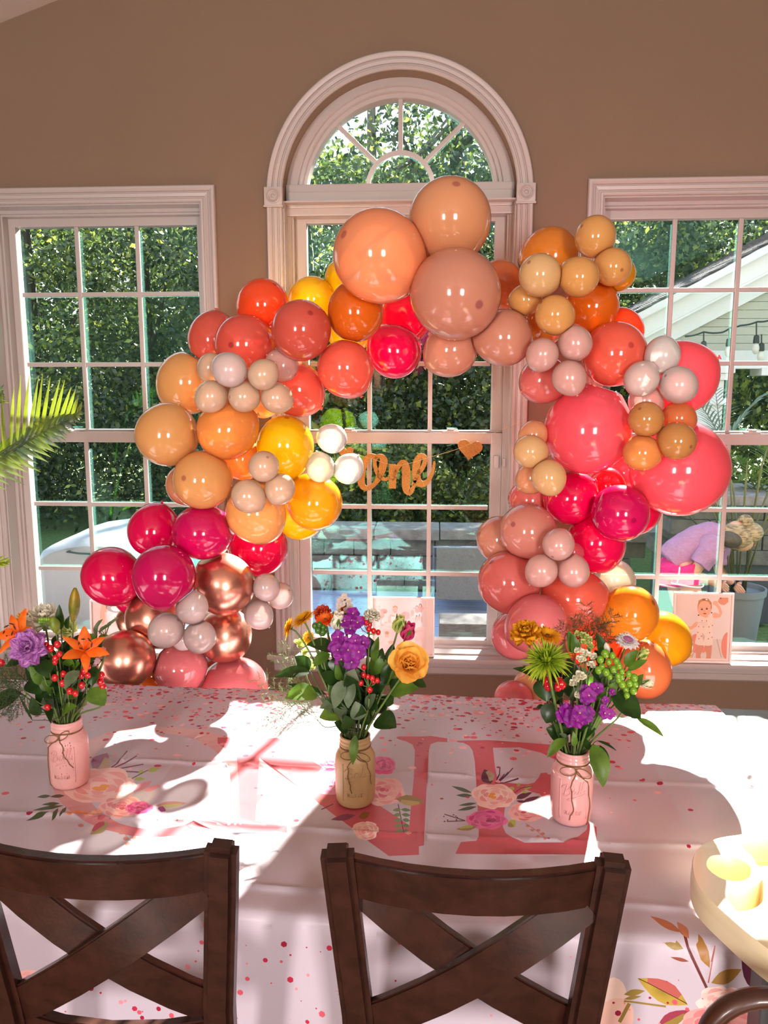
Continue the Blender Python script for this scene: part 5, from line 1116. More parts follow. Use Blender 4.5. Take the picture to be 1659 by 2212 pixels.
def greens(ji, name, label, leaves, m=None, stem_r=.0018):
    """leafy stem; leaves given as (x0, y0, x1, y1, width px, dy0, dy1, material)"""
    mm = {'d': M_lf, 'l': M_lf2, 'g': M_lf3}; px = 1.09e-3
    L = [(at(ji, a, b, f), at(ji, c_, d_, g), w_ * px * .58, mk) for a, b, c_, d_, w_, f, g, mk in leaves]; L.sort(key=lambda q: q[0].z)
    jc = Vector((*JARS[ji][0], JZ)); top = L[-1][0]; h = Vector((top.x - jc.x, top.y - jc.y, 0)); hn = h.normalized(); lip = jc + hn * .018 + Vector((0, 0, .160)); foot = jc - hn * .015 + Vector((0, 0, .02))
    t = tag(empty(name, foot), label, 'greenery', GRP[ji]); main = [foot] + bez(lip, lip.lerp(top, .3), lip.lerp(top, .7), top, 8); mb = MB(); mb.tube(main, [stem_r] * 9 + [stem_r * .6], 6)
    for b, tp, w_, mk in L:
        q = min(main[1:], key=lambda p: (p - b).length + (.3 if p.z > b.z else 0)); mb.tube([q, q.lerp(b, .5) + Vector((0, 0, .002)), b, b.lerp(tp, .25)], [.0012, .0010, .0009, .0005], 5)
    mb.build('stem', M_stemd, t, smooth=True)
    for b, tp, w_, mk in L: mb = MB(); leafmesh(mb, b, tp, w_, bend=random.uniform(.03, .16), fold=random.uniform(.1, .35)); mb.build('leaf', mm[mk], t, smooth=True)
    return t
TOC = Vector((0, -.85, .35))
def daisy(ji, x, y, dy, r, axis, label, m=P_yel, n=20, name='yellow_daisy'):
    p = at(ji, x, y, dy); t = stemmed(ji, name, label, 'flower', p, axis); M = frame(p, axis); random.seed(int(x * 7 + y))
    mb = MB()
    for ly, (k, a) in enumerate(((1, 1.35), (.86, 1.12), (.6, .85))):
        for i in range(n): petal(mb, M, 2 * pi * (i + ly * .5) / n + random.uniform(-.08, .08), r * k * random.uniform(.9, 1.05), r * .13, a, .25, .3, z0=.001 * ly, n=4, m=2)
    mb.build('petals', m, t, smooth=True)
    mb = MB(); mb.ball(M @ Vector((0, 0, .002)), (r * .2, r * .2, r * .14), 12, 6, M=M.to_3x3().to_4x4()); mb.build('eye', M_eye, t, smooth=True)
    mb = MB(); mb.lathe([(.0001, -.006), (r * .12, -.005), (r * .26, 0), (r * .2, .001)], p, 12, axis=axis); mb.build('calyx', M_stemd, t)
    return t
def mum(ji, x, y, dy, r, axis, label, m=P_lime, n=26, name='spider_mum'):
    p = at(ji, x, y, dy); t = stemmed(ji, name, label, 'flower', p, axis, r=.003); M = frame(p, axis); random.seed(int(x * 3 + y)); mb = MB()
    for ly in range(7):
        a = .1 + ly * .24
        for i in range(max(14, int(n * (.8 + .16 * ly)))): petal(mb, M, random.uniform(0, 6.28), r * random.uniform(.75, 1.12) * (.55 + .075 * ly), r * .055, a + random.uniform(-.1, .1), random.uniform(-.7, .5) if ly < 5 else random.uniform(-.2, .9), .8, r0=.003, n=5, m=2, tip=.8)
    mb.build('petals', m, t, smooth=True)
    mb = MB(); mb.lathe([(.0001, -.008), (r * .1, -.006), (r * .22, 0)], p, 12, axis=axis); mb.build('calyx', M_stemd, t); return t
def rose_fl(ji, x, y, dy, r, axis, label, m=P_rose, name='rose'):
    p = at(ji, x, y, dy); t = stemmed(ji, name, label, 'flower', p, axis, r=.0026); M = frame(p, axis); random.seed(int(x + y * 3))
    k = 0
    for ly, (n, a0, cu, l, w_) in enumerate(((3, .10, -.15, .62, .30), (4, .30, -.25, .72, .42), (5, .50, -.25, .85, .50), (5, .72, -.1, .98, .58), (5, .95, .25, 1.04, .62))):
        for i in range(n):
            mb = MB(); petal(mb, M, 2 * pi * i / n + ly * .7 + random.uniform(-.15, .15), r * l * random.uniform(.92, 1.06), r * w_, a0, cu, .45, ruf=.0022, nr=4, r0=.002 * ly, n=8, m=6, tip=2.0, pw=.42); mb.build('petal', m, t, smooth=True)
    mb = MB(); mb.lathe([(.0001, -.012), (r * .2, -.008), (r * .3, .002), (r * .2, .006)], p, 14, axis=axis)
    for i in range(5): petal(mb, M, 2 * pi * i / 5, r * .7, r * .1, 1.6, .6, .3)
    mb.build('calyx', M_stem, t, smooth=True); return t
def carnation(ji, x, y, dy, r, axis, label, m=P_lil, name='carnation'):
    p = at(ji, x, y, dy); t = stemmed(ji, name, label, 'flower', p, axis); M = frame(p, axis); random.seed(int(x + y)); mb = MB()
    for ly, (n, a0, k) in enumerate(((6, .15, .7), (7, .5, .8), (8, .85, .95), (8, 1.2, 1.0), (7, 1.5, 1.0))):
        for i in range(n): petal(mb, M, 2 * pi * i / n + ly + random.uniform(-.2, .2), r * k, r * .34, a0, .15, .2, ruf=r * .17, nr=11, n=6, m=12, tip=1.9, pw=.5)
    mb.build('petals', m, t, smooth=True)
    mb = MB(); mb.lathe([(.003, -.022), (.006, -.018), (.0075, -.004), (.010, .002)], p, 12, axis=axis); mb.build('calyx', M_stem, t, smooth=True); return t
def lily(ji, x, y, dy, r, axis, label, m=P_or, name='lily', roll=0.):
    p = at(ji, x, y, dy); t = stemmed(ji, name, label, 'flower', p, axis, r=.003); M = frame(p, axis, roll); random.seed(int(x))
    for i in range(6): mb = MB(); petal(mb, M, 2 * pi * i / 6, r * 1.25 * random.uniform(.9, 1.1), r * (.30 if i % 2 else .22), .55, 1.15 + random.uniform(-.3, .3), -.22, ruf=.001, r0=.002, n=9, m=4, tip=1.0); mb.build('petal', m, t, smooth=True)
    mb = MB(); an = MB()
    for i in range(6):
        a = 2 * pi * i / 6 + .3; q = M @ Vector((r * .28 * cos(a), r * .28 * sin(a), r * .75)); mb.tube([p, M @ Vector((r * .1 * cos(a), r * .1 * sin(a), r * .4)), q], .0008, 5)
        tg = M.to_3x3() @ Vector((-sin(a), cos(a), .6)).normalized(); an.tube([q - tg * .006, q, q + tg * .006], [.0008, .0020, .0008], 6)
    mb.build('filaments', m, t); an.build('anthers', M_anth, t)
    mb = MB(); mb.tube([p, M @ Vector((0, 0, r * .9))], [.0014, .0012], 6); mb.ball(M @ Vector((0, 0, r * .92)), .0025, 8, 6); mb.build('pistil', P_or, t, smooth=True); return t
def bud(ji, x, y, dy, L, w_, axis, label, m, name='lily_bud', tipm=None):
    p = at(ji, x, y, dy); ax = Vector(axis).normalized(); t = stemmed(ji, name, label, 'flower bud', p, axis, r=.002)
    M = frame(p, axis); mb = MB(); n = 24; vs = []; K = 14
    for i in range(K + 1):
        q = i / K; rr = w_ * (sin(pi * min(.98, q * .9 + .06)) ** .7)
        for k in range(n): a = 2 * pi * k / n; vs.append(M @ Vector((rr * (1 + .12 * cos(3 * a)) * cos(a), rr * (1 + .12 * cos(3 * a)) * sin(a), L * q)))
    mb.add(vs, [(i * n + k, i * n + (k + 1) % n, (i + 1) * n + (k + 1) % n, (i + 1) * n + k) for i in range(K) for k in range(n)] + [tuple(range(n))[::-1], tuple(K * n + k for k in range(n))])
    mb.build('bud', m, t, smooth=True); return t
def tulip(ji, x, y, dy, L, axis, label, m, name='lisianthus', green=True, open_=.3):
    p = at(ji, x, y, dy); t = stemmed(ji, name, label, 'flower', p, axis); M = frame(p, axis); random.seed(int(x * 5)); mb = MB()
    for ly in (0, 1):
        for i in range(4): petal(mb, M, 2 * pi * i / 4 + ly * .8, L * (1 - .1 * ly), L * .36, open_ + .1 - ly * .15, -open_ * .7, .55, ruf=.001, n=7, m=5, tip=1.15, r0=.001)
    mb.build('petals', m, t, smooth=True)
    if green:
        for i in range(5): mb = MB(); petal(mb, M, 2 * pi * i / 5 + .3, L * (.95 if i % 2 else .7), L * .13, open_ + .3, -open_ * .6 - .1, .3, n=6, m=2, tip=.8, r0=.003); mb.build('sepal', M_lf2, t, smooth=True)
    return t
def floret(mb, p, axis, r, n=5):
    M = frame(p, axis, random.uniform(0, 6))
    for i in range(n): petal(mb, M, 2 * pi * i / n + random.uniform(-.1, .1), r * 1.12, r * .6, .95, .55, -.1, ruf=r * .16, nr=5, n=4, m=4, tip=1.5)
def stock(ji, label, fl, m=P_pur, name='stock', r=.016, axis=(0, -.3, 1)):
    """flower spike; fl = (x, y, dy, radius factor)"""
    P = [at(ji, x, y, dy) for x, y, dy, k in fl]; top = max(P, key=lambda q: q.z) + Vector((0, .012, -.004)); t = stemmed(ji, name, label, 'flower', top, axis, r=.003); ctr = sum(P, Vector()) / len(P); random.seed(int(fl[0][0]))
    for (x, y, dy, k), p in zip(fl, P):
        ax = (p - ctr) * 6 + Vector((random.uniform(-.3, .3), -.9, .35)); mb = MB(); floret(mb, p, ax, r * k); floret(mb, p - ax.normalized() * .004, ax, r * k * .9); f = mb.build('floret', m, t, smooth=True)
        mb = MB(); mb.ball(p + ax.normalized() * .002, r * k * .12, 8, 6); mb.build('eye', P_cream, f, smooth=True)
    return t
def berries(ji, label, B, m=M_berry, name='berry_sprig', r=.0052, sx_=None):
    """hypericum: berries (x, y, dy) on forked stalks"""
    P = [at(ji, *b) for b in B]; c = sum(P, Vector()) / len(P); low = c - Vector((0, -.01, .05)); t = stemmed(ji, name, label, 'berries', low, (0, 0, 1)); mb = MB(); random.seed(int(B[0][0]))
    for p in P:
        k = low.lerp(c, .6); mb.tube([low, k, p.lerp(k, .4) + Vector((0, 0, -.004)), p], [.0014, .0012, .0009, .0008], 5)
        for i in range(4): a = i * 1.57; petal(mb, frame(p - Vector((0, 0, r * .8)), (0, 0, 1)), a, r * 1.2, r * .35, 1.2, -.5, .2, n=3, m=2)
    mb.build('stalks', M_stem, t, smooth=True)
    for p in P: mb = MB(); ax = (p - low).normalized(); k = r * random.uniform(1.0, 1.35); mb.ball(p, (k, k, k * 1.15), 12, 9); mb.tube([p + ax * k, p + ax * (k + .002)], [.0008, .0003], 5); mb.build('berry', m, t, smooth=True)
    return t
def statice(ji, label, C, m=P_wh, name='statice'):
    """small papery cups (x, y, dy) on a branched stalk"""
    P = [at(ji, *b) for b in C]; c = sum(P, Vector()) / len(P); low = c - Vector((0, 0, .04)); t = stemmed(ji, name, label, 'flower', low, (0, 0, 1)); mb = MB(); random.seed(int(C[0][0]))
    for p in P: mb.tube([low, low.lerp(p, .5) + Vector((0, 0, -.004)), p], [.0015, .001, .0008], 5)
    mb.build('stalks', M_stem, t)
    for p in P:
        mb = MB(); 
        for q in range(4): pp = p + Vector((random.uniform(-.006, .006), random.uniform(-.006, .006), random.uniform(-.003, .005))); M = frame(pp, (random.uniform(-.4, .4), -.4, 1)); [petal(mb, M, 2 * pi * i / 5, .010, .006, .35, .3, .2, n=3, m=2, tip=1.5) for i in range(5)]
        mb.build('cup', m, t, smooth=True)
    return t
def fern(ji, label, fr, name='asparagus_fern', m=None):
    """feathery sprays: each (x0, y0, x1, y1, dy, spread px)"""
    m = m or M_fern; first = at(ji, fr[0][0], fr[0][1], fr[0][4]); t = stemmed(ji, name, label, 'greenery', first, (fr[0][2] - fr[0][0], 0, fr[0][1] - fr[0][3]), r=.0012, m=M_stemd); random.seed(int(fr[0][0]))
    for x0, y0, x1, y1, dy, sp in fr:
        a = at(ji, x0, y0, dy); b = at(ji, x1, y1, dy - .02); mb = MB(); ax = (b - a); L = ax.length; axn = ax.normalized(); pts = [a.lerp(b, k / 8) + Vector((0, 0, -.10 * L * (k / 8) ** 2)) + Vector((random.uniform(-1, 1), 0, random.uniform(-1, 1))) * .002 for k in range(9)]
        mb.tube(pts, [.0009 - .00008 * k for k in range(9)], 4)
        for k in range(1, 9):
            for s in (-1, 1):
                l = sp * 1.09e-3 * (1 - .55 * abs(k / 8 - .35)) * random.uniform(.6, 1.1); sd = axn.cross(Vector((0, 1, 0))).normalized() * s; d = (axn * .8 + sd * .8 + Vector((0, random.uniform(-.5, .5), random.uniform(-.25, .1)))).normalized(); q = [pts[k] + d * l * u - Vector((0, 0, .12 * l * u * u)) for u in (0, .33, .66, 1)]
                mb.tube(q, [.0006, .0005, .0004, .0003], 3)
                for u in range(9):
                    c0 = pts[k] + d * l * (.15 + .1 * u); 
                    for s2 in (-1, 1): e = (d * .7 + Vector((random.uniform(-1, 1), random.uniform(-.6, .6), random.uniform(-1, 1)))).normalized(); mb.tube([c0, c0 + e * random.uniform(.005, .011)], [.00045, .0002], 3, caps=False)
        o = mb.build('spray', m, t); o['kind'] = 'stuff'
    return t
M_fern = mat('fern_green', srgb(124, 140, 92), .6, trans=.2); M_fernd = mat('fern_dark', srgb(52, 74, 30), .6, trans=.2)

def filler(ji, label, n, seed):
    """dense dark leaves in the heart of a bouquet"""
    rd = random.Random(seed); jc = Vector((*JARS[ji][0], JZ)); t = tag(empty('leafy_branch', jc + Vector((0, .01, .02))), label, 'greenery', GRP[ji]); st = MB()
    for k in range(n):
        a = rd.uniform(0, 2 * pi); h = rd.uniform(.19, .33); rr = (h - .13) * .36 * rd.uniform(.4, 1.05); b = jc + Vector((rr * cos(a), rr * sin(a) * .7 + .012, h)); o = Vector((cos(a), sin(a) * .7, rd.uniform(.3, 1.4))).normalized()
        L = rd.uniform(.038, .068); st.tube([jc + Vector((.012 * cos(a), .012 * sin(a), .10)), jc + Vector((.02 * cos(a), .02 * sin(a), .168)), b, b + o * L * .3], [.0016, .0015, .0011, .0006], 5)
        mb = MB(); leafmesh(mb, b, b + o * L, rd.uniform(.013, .021), bend=rd.uniform(.05, .2), fold=rd.uniform(.1, .4), up=(rd.uniform(-.4, .4), -.8, .5)); mb.build('leaf', rd.choice((M_lf, M_lf, M_lf, M_lf3, M_lf2)), t, smooth=True)
    st.build('stem', M_stemd, t, smooth=True)
filler(0, 'dense dark leaves filling the heart of the left bouquet', 62, 1)
filler(1, 'dense dark leaves filling the heart of the middle bouquet', 46, 2)
filler(2, 'dense dark leaves filling the heart of the right bouquet', 34, 3)
# ---------------- middle jar
J = 1
daisy(J, 656, 1340, -.03, .034, (-.5, -.15, .85), 'largest yellow daisy at the upper left of the middle bouquet')
daisy(J, 627, 1356, -.02, .028, (-.95, -.25, .35), 'small yellow daisy seen from the side, leftmost of the middle bouquet')
daisy(J, 703, 1340, .03, .028, (-.1, -.5, .8), 'orange daisy behind the green buds in the middle bouquet', m=P_or, name='orange_daisy')
daisy(J, 668, 1378, .03, .020, (-.4, -.6, .3), 'half hidden yellow daisy below the largest one in the middle bouquet')
carnation(J, 748, 1330, .05, .026, (0, -.4, .9), 'orange ranunculus behind the white bud of the middle bouquet', m=P_or, name='ranunculus')
carnation(J, 697, 1326, .06, .022, (-.2, -.4, .9), 'coral orange ranunculus behind the yellow daisies in the middle bouquet', m=pmat('petal_coral', srgb(246, 96, 60)), name='ranunculus')
tulip(J, 729, 1362, -.02, .046, (.10, -.15, 1), 'white lisianthus with green sepals in the middle bouquet', P_wh)
stock(J, 'white snapdragon tip standing highest in the middle bouquet', [(744 + dx, y, .02, .55) for dx, y in ((0,1288),(-9,1296),(9,1298),(-12,1308),(12,1310),(-4,1304),(-13,1322),(13,1324),(4,1318))], m=pmat('petal_blush', srgb(226, 206, 196)), name='snapdragon', r=.014)
stock(J, 'purple stock spike at the heart of the middle bouquet', [(762,1326,-.02,.95),(745,1342,-.03,.9),(772,1345,-.03,.95),(757,1358,-.035,1.0),(731,1376,-.04,1.0),(745,1388,-.045,.9),(768,1384,-.05,1.0),(785,1388,-.05,1.0),(730,1404,-.05,1.0),(752,1404,-.06,1.15),(775,1408,-.06,1.15),(738,1424,-.055,1.0),(760,1430,-.06,1.15),(755,1444,-.055,.95),(722,1398,-.04,.9)], name='stock')
carnation(J, 803, 1332, .02, .020, (.3, -.3, .9), 'cream white carnation at the upper right of the middle bouquet', m=P_wh)
berries(J, 'red berry sprig at the upper right beside the purple stock in the middle bouquet', [(783,1337,-.01),(790,1345,-.02),(799,1350,-.01),(807,1363,-.02),(817,1366,-.01),(797,1359,-.02),(775,1350,.0)])
berries(J, 'red berry sprig in the centre below the purple stock in the middle bouquet', [(786,1441,-.05),(785,1458,-.05),(795,1462,-.05),(804,1465,-.055),(815,1470,-.05),(799,1490,-.055),(780,1475,-.04),(807,1473,-.04)])
berries(J, 'dark green berry sprig beside the yellow daisies in the middle bouquet', [(680,1352,-.03),(690,1349,-.035),(698,1355,-.03),(687,1362,-.035),(697,1366,-.03),(703,1360,-.02)], m=mat('dark_green_berry', srgb(60, 96, 30), .3), r=.0062)
tulip(J, 858, 1366, -.01, .044, (.25, -.2, 1), 'closed green lisianthus bud at the right of the middle bouquet', P_cream, open_=.12)
tulip(J, 874, 1382, -.02, .046, (.35, -.2, .9), 'pink and green lisianthus above the yellow rose in the middle bouquet', P_pk, open_=.22)
rose_fl(J, 882, 1438, -.05, .044, (.15, -.75, .65), 'yellow rose at the right of the middle bouquet')
statice(J, 'pale green snapdragon stalk behind the left leaves of the middle bouquet', [(652,1400,.05),(656,1412,.05),(664,1424,.05),(670,1436,.05),(660,1440,.05),(645,1390,.05),(676,1446,.05)], m=P_cream, name='bells_of_ireland')
fern(J, 'feathery grey green asparagus fern spreading to the left of the middle bouquet', [(690,1560,600,1400,.04,38),(690,1560,560,1450,.03,44),(680,1560,590,1560,.02,40),(690,1540,575,1510,.04,42),(650,1500,610,1380,.04,30),(640,1520,560,1560,.02,30),(670,1545,620,1480,.03,34)])
greens(J, 'leafy_branch', 'broad leaved branch reaching left in the middle bouquet', [(670,1452,594,1462,27,-.03,-.05,'d'),(668,1448,636,1418,30,-.01,.0,'d'),(686,1502,616,1508,42,-.03,-.06,'l'),(704,1500,620,1478,16,0,.0,'d'),(748,1540,690,1550,42,-.01,-.02,'l'),(735,1520,690,1530,24,-.03,-.04,'g')])
greens(J, 'leafy_branch', 'dark upright leafy branch in the upper left of the middle bouquet', [(722,1405,663,1392,32,-.01,-.02,'d'),(712,1412,678,1440,24,-.03,-.05,'l'),(732,1420,728,1455,34,-.01,-.02,'d'),(742,1470,722,1530,28,-.04,-.05,'g'),(712,1450,720,1480,28,.02,.01,'d'),(760,1470,752,1530,24,-.03,-.05,'g')])
greens(J, 'leafy_branch', 'rose foliage reaching right in the middle bouquet', [(845,1500,905,1486,36,-.02,-.02,'l'),(886,1464,921,1484,24,-.02,-.01,'d'),(812,1555,856,1572,46,-.05,-.08,'d'),(845,1490,870,1465,26,0,.01,'d'),(834,1510,849,1520,30,-.01,-.01,'d'),(800,1540,806,1500,30,.0,.0,'d'),(790,1530,812,1500,26,-.03,-.04,'g'),(818,1440,826,1400,20,.0,.01,'d'),(808,1430,818,1375,16,.0,.01,'l'),(838,1450,850,1390,22,0,.01,'d'),(828,1478,846,1430,20,-.02,-.02,'d')])
greens(J, 'leafy_branch', 'low curling leaves over the rim of the middle jar', [(768,1588,762,1652,17,-.055,-.075,'l'),(742,1560,720,1530,30,-.03,-.05,'g'),(752,1575,745,1545,26,-.04,-.05,'d'),(776,1555,768,1515,30,-.04,-.04,'g'),(752,1580,722,1560,26,-.02,-.03,'d')])
greens(J, 'leafy_branch', 'dark inner foliage behind the red berries of the middle bouquet', [(790,1490,806,1440,34,.02,.03,'d'),(775,1480,765,1440,34,.02,.03,'d'),(802,1420,796,1375,28,.01,.02,'d'),(800,1520,822,1480,36,.02,.03,'d'),(760,1540,745,1490,34,.02,.03,'d'),(785,1560,790,1520,32,.02,.03,'d'),(820,1540,840,1500,26,.02,.02,'d')])
# ---------------- left jar
J = 0
lily(J, 45, 1372, -.04, .052, (-.25, -.75, .55), 'orange lily at the far left of the left bouquet', roll=.3)
lily(J, 183, 1408, -.05, .050, (.35, -.6, .7), 'orange lily at the right of the left bouquet', roll=.1)
carnation(J, 64, 1400, -.09, .044, (0, -.85, .5), 'lavender carnation at the front of the left bouquet')
mum(J, 55, 1340, .03, .032, (0, -.3, 1), 'bright yellow mum behind the far left lily', m=P_yel, name='yellow_mum')
carnation(J, 97, 1340, .02, .044, (.1, -.3, 1), 'white hydrangea head at the back of the left bouquet', m=P_wh, name='hydrangea')
berries(J, 'green seed head in front of the white hydrangea of the left bouquet', [(86 + (i % 5) * 5, 1338 + (i // 5) * 6, -.03 + .002 * i) for i in range(20)], m=M_gberry, r=.0036)
bud(J, 158, 1342, -.02, .082, .0125, (.12, 0, 1), 'tall ochre lily bud standing highest in the left bouquet', mat('ochre_bud', srgb(176, 142, 40), .4, color2=srgb(110, 120, 40), nscale=40, trans=.25))
bud(J, 121, 1366, -.05, .040, .0125, (-.05, -.2, 1), 'short green lily bud beside the white hydrangea of the left bouquet', mat('green_bud', srgb(150, 164, 60), .4, color2=srgb(110, 134, 50), nscale=40, trans=.25))
rose_fl(J, 148, 1362, -.01, .020, (.1, -.6, .8), 'small pale green rose between the buds of the left bouquet', m=P_cream)
berries(J, 'red berry sprig above the dark leaves at the centre of the left bouquet', [(100,1394,-.07),(109,1401,-.08),(124,1392,-.08),(129,1413,-.08),(120,1422,-.08),(119,1430,-.08)], r=.0062)
berries(J, 'red berry sprig at the lower centre of the left bouquet', [(119,1464,-.07),(135,1476,-.08),(151,1493,-.08),(163,1498,-.085),(137,1456,-.06),(148,1468,-.06)], r=.0068)
berries(J, 'red berry sprig at the upper right of the left bouquet', [(176,1460,-.06),(190,1459,-.06),(182,1450,-.06),(190,1440,-.06),(177,1480,-.05)], r=.0062)
berries(J, 'red berry sprig farthest right in the left bouquet', [(219,1459,-.03),(218,1474,-.03),(222,1484,-.03),(214,1466,-.02)], r=.0064)
berries(J, 'single red and white berry over the rim of the left jar', [(103,1528,-.06),(3,1432,-.02)], r=.0066)
stock(J, 'small pale pink blossoms right of the right lily in the left bouquet', [(222,1404,-.01,.6),(210,1428,-.01,.6),(204,1436,-.01,.5),(216,1412,-.0,.6)], m=pmat('petal_palepink', srgb(240, 196, 206)), name='waxflower', r=.013)
greens(J, 'leafy_branch', 'eucalyptus sprig at the upper right of the left bouquet', [(208,1375,214,1340,11,0,0,'g'),(214,1368,230,1352,11,0,0,'g'),(220,1362,240,1350,11,0,0,'l'),(228,1356,250,1340,10,0,0,'g'),(236,1350,257,1334,9,0,0,'g'),(210,1385,234,1372,14,0,0,'l'),(206,1360,222,1338,12,0,0,'g')])
greens(J, 'leafy_branch', 'dark broad leaves under the lavender carnation of the left bouquet', [(100,1425,98,1462,38,-.06,-.09,'d'),(60,1420,12,1440,26,-.03,-.04,'d'),(90,1430,60,1470,40,-.02,-.03,'d'),(112,1440,140,1462,36,-.02,-.03,'d'),(62,1470,90,1500,36,-.01,-.03,'d'),(95,1490,130,1506,36,-.02,-.04,'d')])
greens(J, 'leafy_branch', 'drooping leaves at the right of the left bouquet', [(196,1487,226,1524,38,-.04,-.06,'l'),(172,1450,140,1488,28,-.07,-.09,'g'),(205,1440,198,1482,26,-.03,-.05,'d'),(170,1500,140,1506,30,-.03,-.04,'l'),(180,1436,206,1424,22,-.04,-.04,'d'),(150,1440,172,1420,30,-.02,-.02,'d')])
greens(J, 'leafy_branch', 'low leaves around the rim of the left jar', [(84,1545,68,1505,22,-.03,-.05,'d'),(132,1552,166,1526,32,-.05,-.07,'l'),(112,1556,96,1536,30,-.05,-.07,'d'),(134,1530,150,1500,30,-.04,-.06,'g'),(118,1530,112,1490,34,-.02,-.04,'d'),(98,1520,76,1490,34,.0,-.02,'d'),(140,1480,118,1446,30,0,0,'d')])
greens(J, 'leafy_branch', 'upright blade leaves between the buds of the left bouquet', [(132,1360,128,1306,17,-.03,-.03,'d'),(146,1360,150,1330,12,-.02,-.02,'d'),(140,1430,144,1390,18,-.01,0,'d'),(120,1400,126,1370,20,0,0,'d'),(150,1420,158,1386,22,.01,.01,'d')])
fern(J, 'dark feathery fern drooping at the far left of the left bouquet', [(60,1500,-10,1440,-.02,46),(60,1490,-20,1480,-.02,50),(62,1500,0,1520,-.03,46),(66,1480,10,1420,0,40),(60,1500,20,1540,-.02,30),(50,1470,-10,1500,-.04,46),(60,1470,10,1460,-.05,40)], m=M_fernd)
greens(J, 'leafy_branch', 'single broad blade hanging out at the far left of the left bouquet', [(46,1498,-30,1540,46,-.0,-.02,'d'),(70,1556,40,1500,5,0,0,'d')])
# ---------------- right jar
J = 2
mum(J, 1181, 1430, -.07, .056, (-.12, -.45, .9), 'large lime green spider mum at the front left of the right bouquet')
carnation(J, 1137, 1372, -.01, .036, (-.2, -.3, .95), 'golden yellow carnation at the upper left of the right bouquet', m=P_gold)
daisy(J, 1182, 1376, .0, .038, (.1, -.25, .95), 'golden yellow daisy right of the golden carnation in the right bouquet', m=P_gold, name='golden_daisy')
berries(J, 'red blossoms showing below the lime mum of the right bouquet', [(1183,1472,-.03),(1205,1484,-.03),(1213,1478,-.03),(1208,1472,-.02),(1184,1482,-.03)], r=.0085)
statice(J, 'pale green statice sprig at the top centre of the right bouquet', [(1250,1374,0),(1262,1378,-.01),(1270,1388,-.01),(1276,1400,-.02),(1258,1388,-.01),(1275,1406,-.01)], m=P_cream)
statice(J, 'white statice sprig at the centre of the right bouquet', [(1250,1410,-.03),(1266,1416,-.03),(1280,1424,-.03),(1260,1428,-.03),(1276,1436,-.03),(1283,1442,-.03),(1252,1428,-.03)])
statice(J, 'small white statice above the purple stock of the right bouquet', [(1252,1460,-.06),(1258,1466,-.06),(1247,1468,-.06),(1238,1478,-.05),(1246,1506,-.06)])
p = at(J, 1355, 1386, 0.0); t = stemmed(J, 'scabious', 'white and pink scabious standing high at the right of the right bouquet', 'flower', p, (.15, -.35, .95), bend=.07); M = frame(p, (.15, -.35, .95)); random.seed(8)
mb = MB()
for ly, (n, a, l) in enumerate(((14, 1.5, .027), (14, 1.2, .024), (12, .9, .019))):
    for i in range(n): petal(mb, M, 2 * pi * (i + .5 * ly) / n, l, .0065, a, .2, .2, ruf=.0015, nr=6, n=4, m=4, tip=1.6)
mb.build('petals', pmat('petal_pure_white', srgb(248, 244, 244)), t, smooth=True)
mb = MB()
for k in range(60): r_ = .012 * sqrt(k / 60); a = k * 2.4; q = M @ Vector((r_ * cos(a), r_ * sin(a), .010 - r_ * .3)); mb.ball(q, .0016, 6, 4)
mb.build('cushion', pmat('petal_mauve', srgb(214, 130, 176)), t, smooth=True)
berries(J, 'cluster of green berries at the right of the right bouquet', [(1307 + dx, y, -.04 - .004 * (i % 3)) for i, (dx, y) in enumerate(((0,1412),(16,1416),(-10,1425),(8,1430),(24,1428),(30,1438),(-6,1440),(18,1446),(2,1452),(-14,1448),(36,1450),(28,1460),(10,1462)))], m=M_gberry, r=.0064)
berries(J, 'lower cluster of green berries at the right of the right bouquet', [(1342 + dx, y, -.04 - .004 * (i % 3)) for i, (dx, y) in enumerate(((0,1462),(16,1456),(28,1464),(2,1478),(18,1476),(30,1478),(10,1490),(26,1492),(12,1502),(-6,1468)))], m=M_gberry, r=.0066)
tulip(J, 1380, 1424, -.01, .030, (.5, -.2, .85), 'pale green bell flower right of the berries in the right bouquet', P_cream, name='bell_flower')
tulip(J, 1385, 1478, -.01, .026, (.8, -.3, .3), 'small white tulip shaped flower at the far right of the right bouquet', P_wh, name='bell_flower')
bud(J, 1315, 1412, -.02, .026, .0065, (-.3, 0, 1), 'small white pointed bud above the green berries of the right bouquet', P_wh, name='white_bud')
stock(J, 'bright purple stock low at the front of the right bouquet', [(1223,1536,-.07,1.05),(1216,1545,-.07,1.0),(1236,1548,-.08,1.1),(1252,1540,-.09,1.1),(1262,1546,-.09,1.1),(1246,1556,-.09,1.0),(1232,1556,-.08,.9),(1270,1540,-.08,.9)], r=.0165)
stock(J, 'bright purple stock just above the low one in the right bouquet', [(1264,1492,-.06,.9),(1272,1502,-.07,1.05),(1284,1488,-.06,.95),(1292,1486,-.06,.8),(1266,1508,-.07,.9)], r=.0155)
stock(J, 'small purple stock bud at the right of the purple ones in the right bouquet', [(1306,1540,-.05,.9),(1316,1542,-.05,.8),(1308,1512,-.05,.55),(1303,1528,-.05,.5),(1322,1495,-.04,.5)], r=.0155)
fern(J, 'brown feathery asparagus fern against the orange balloons above the right bouquet', [(1275,1400,1268,1300,.02,30),(1275,1390,1325,1320,.02,30),(1270,1390,1210,1345,.02,26),(1280,1400,1318,1370,.02,24),(1272,1380,1240,1330,.02,22),(1278,1372,1300,1340,.02,26)], m=mat('fern_brown', srgb(96, 74, 40), .6, trans=.2))
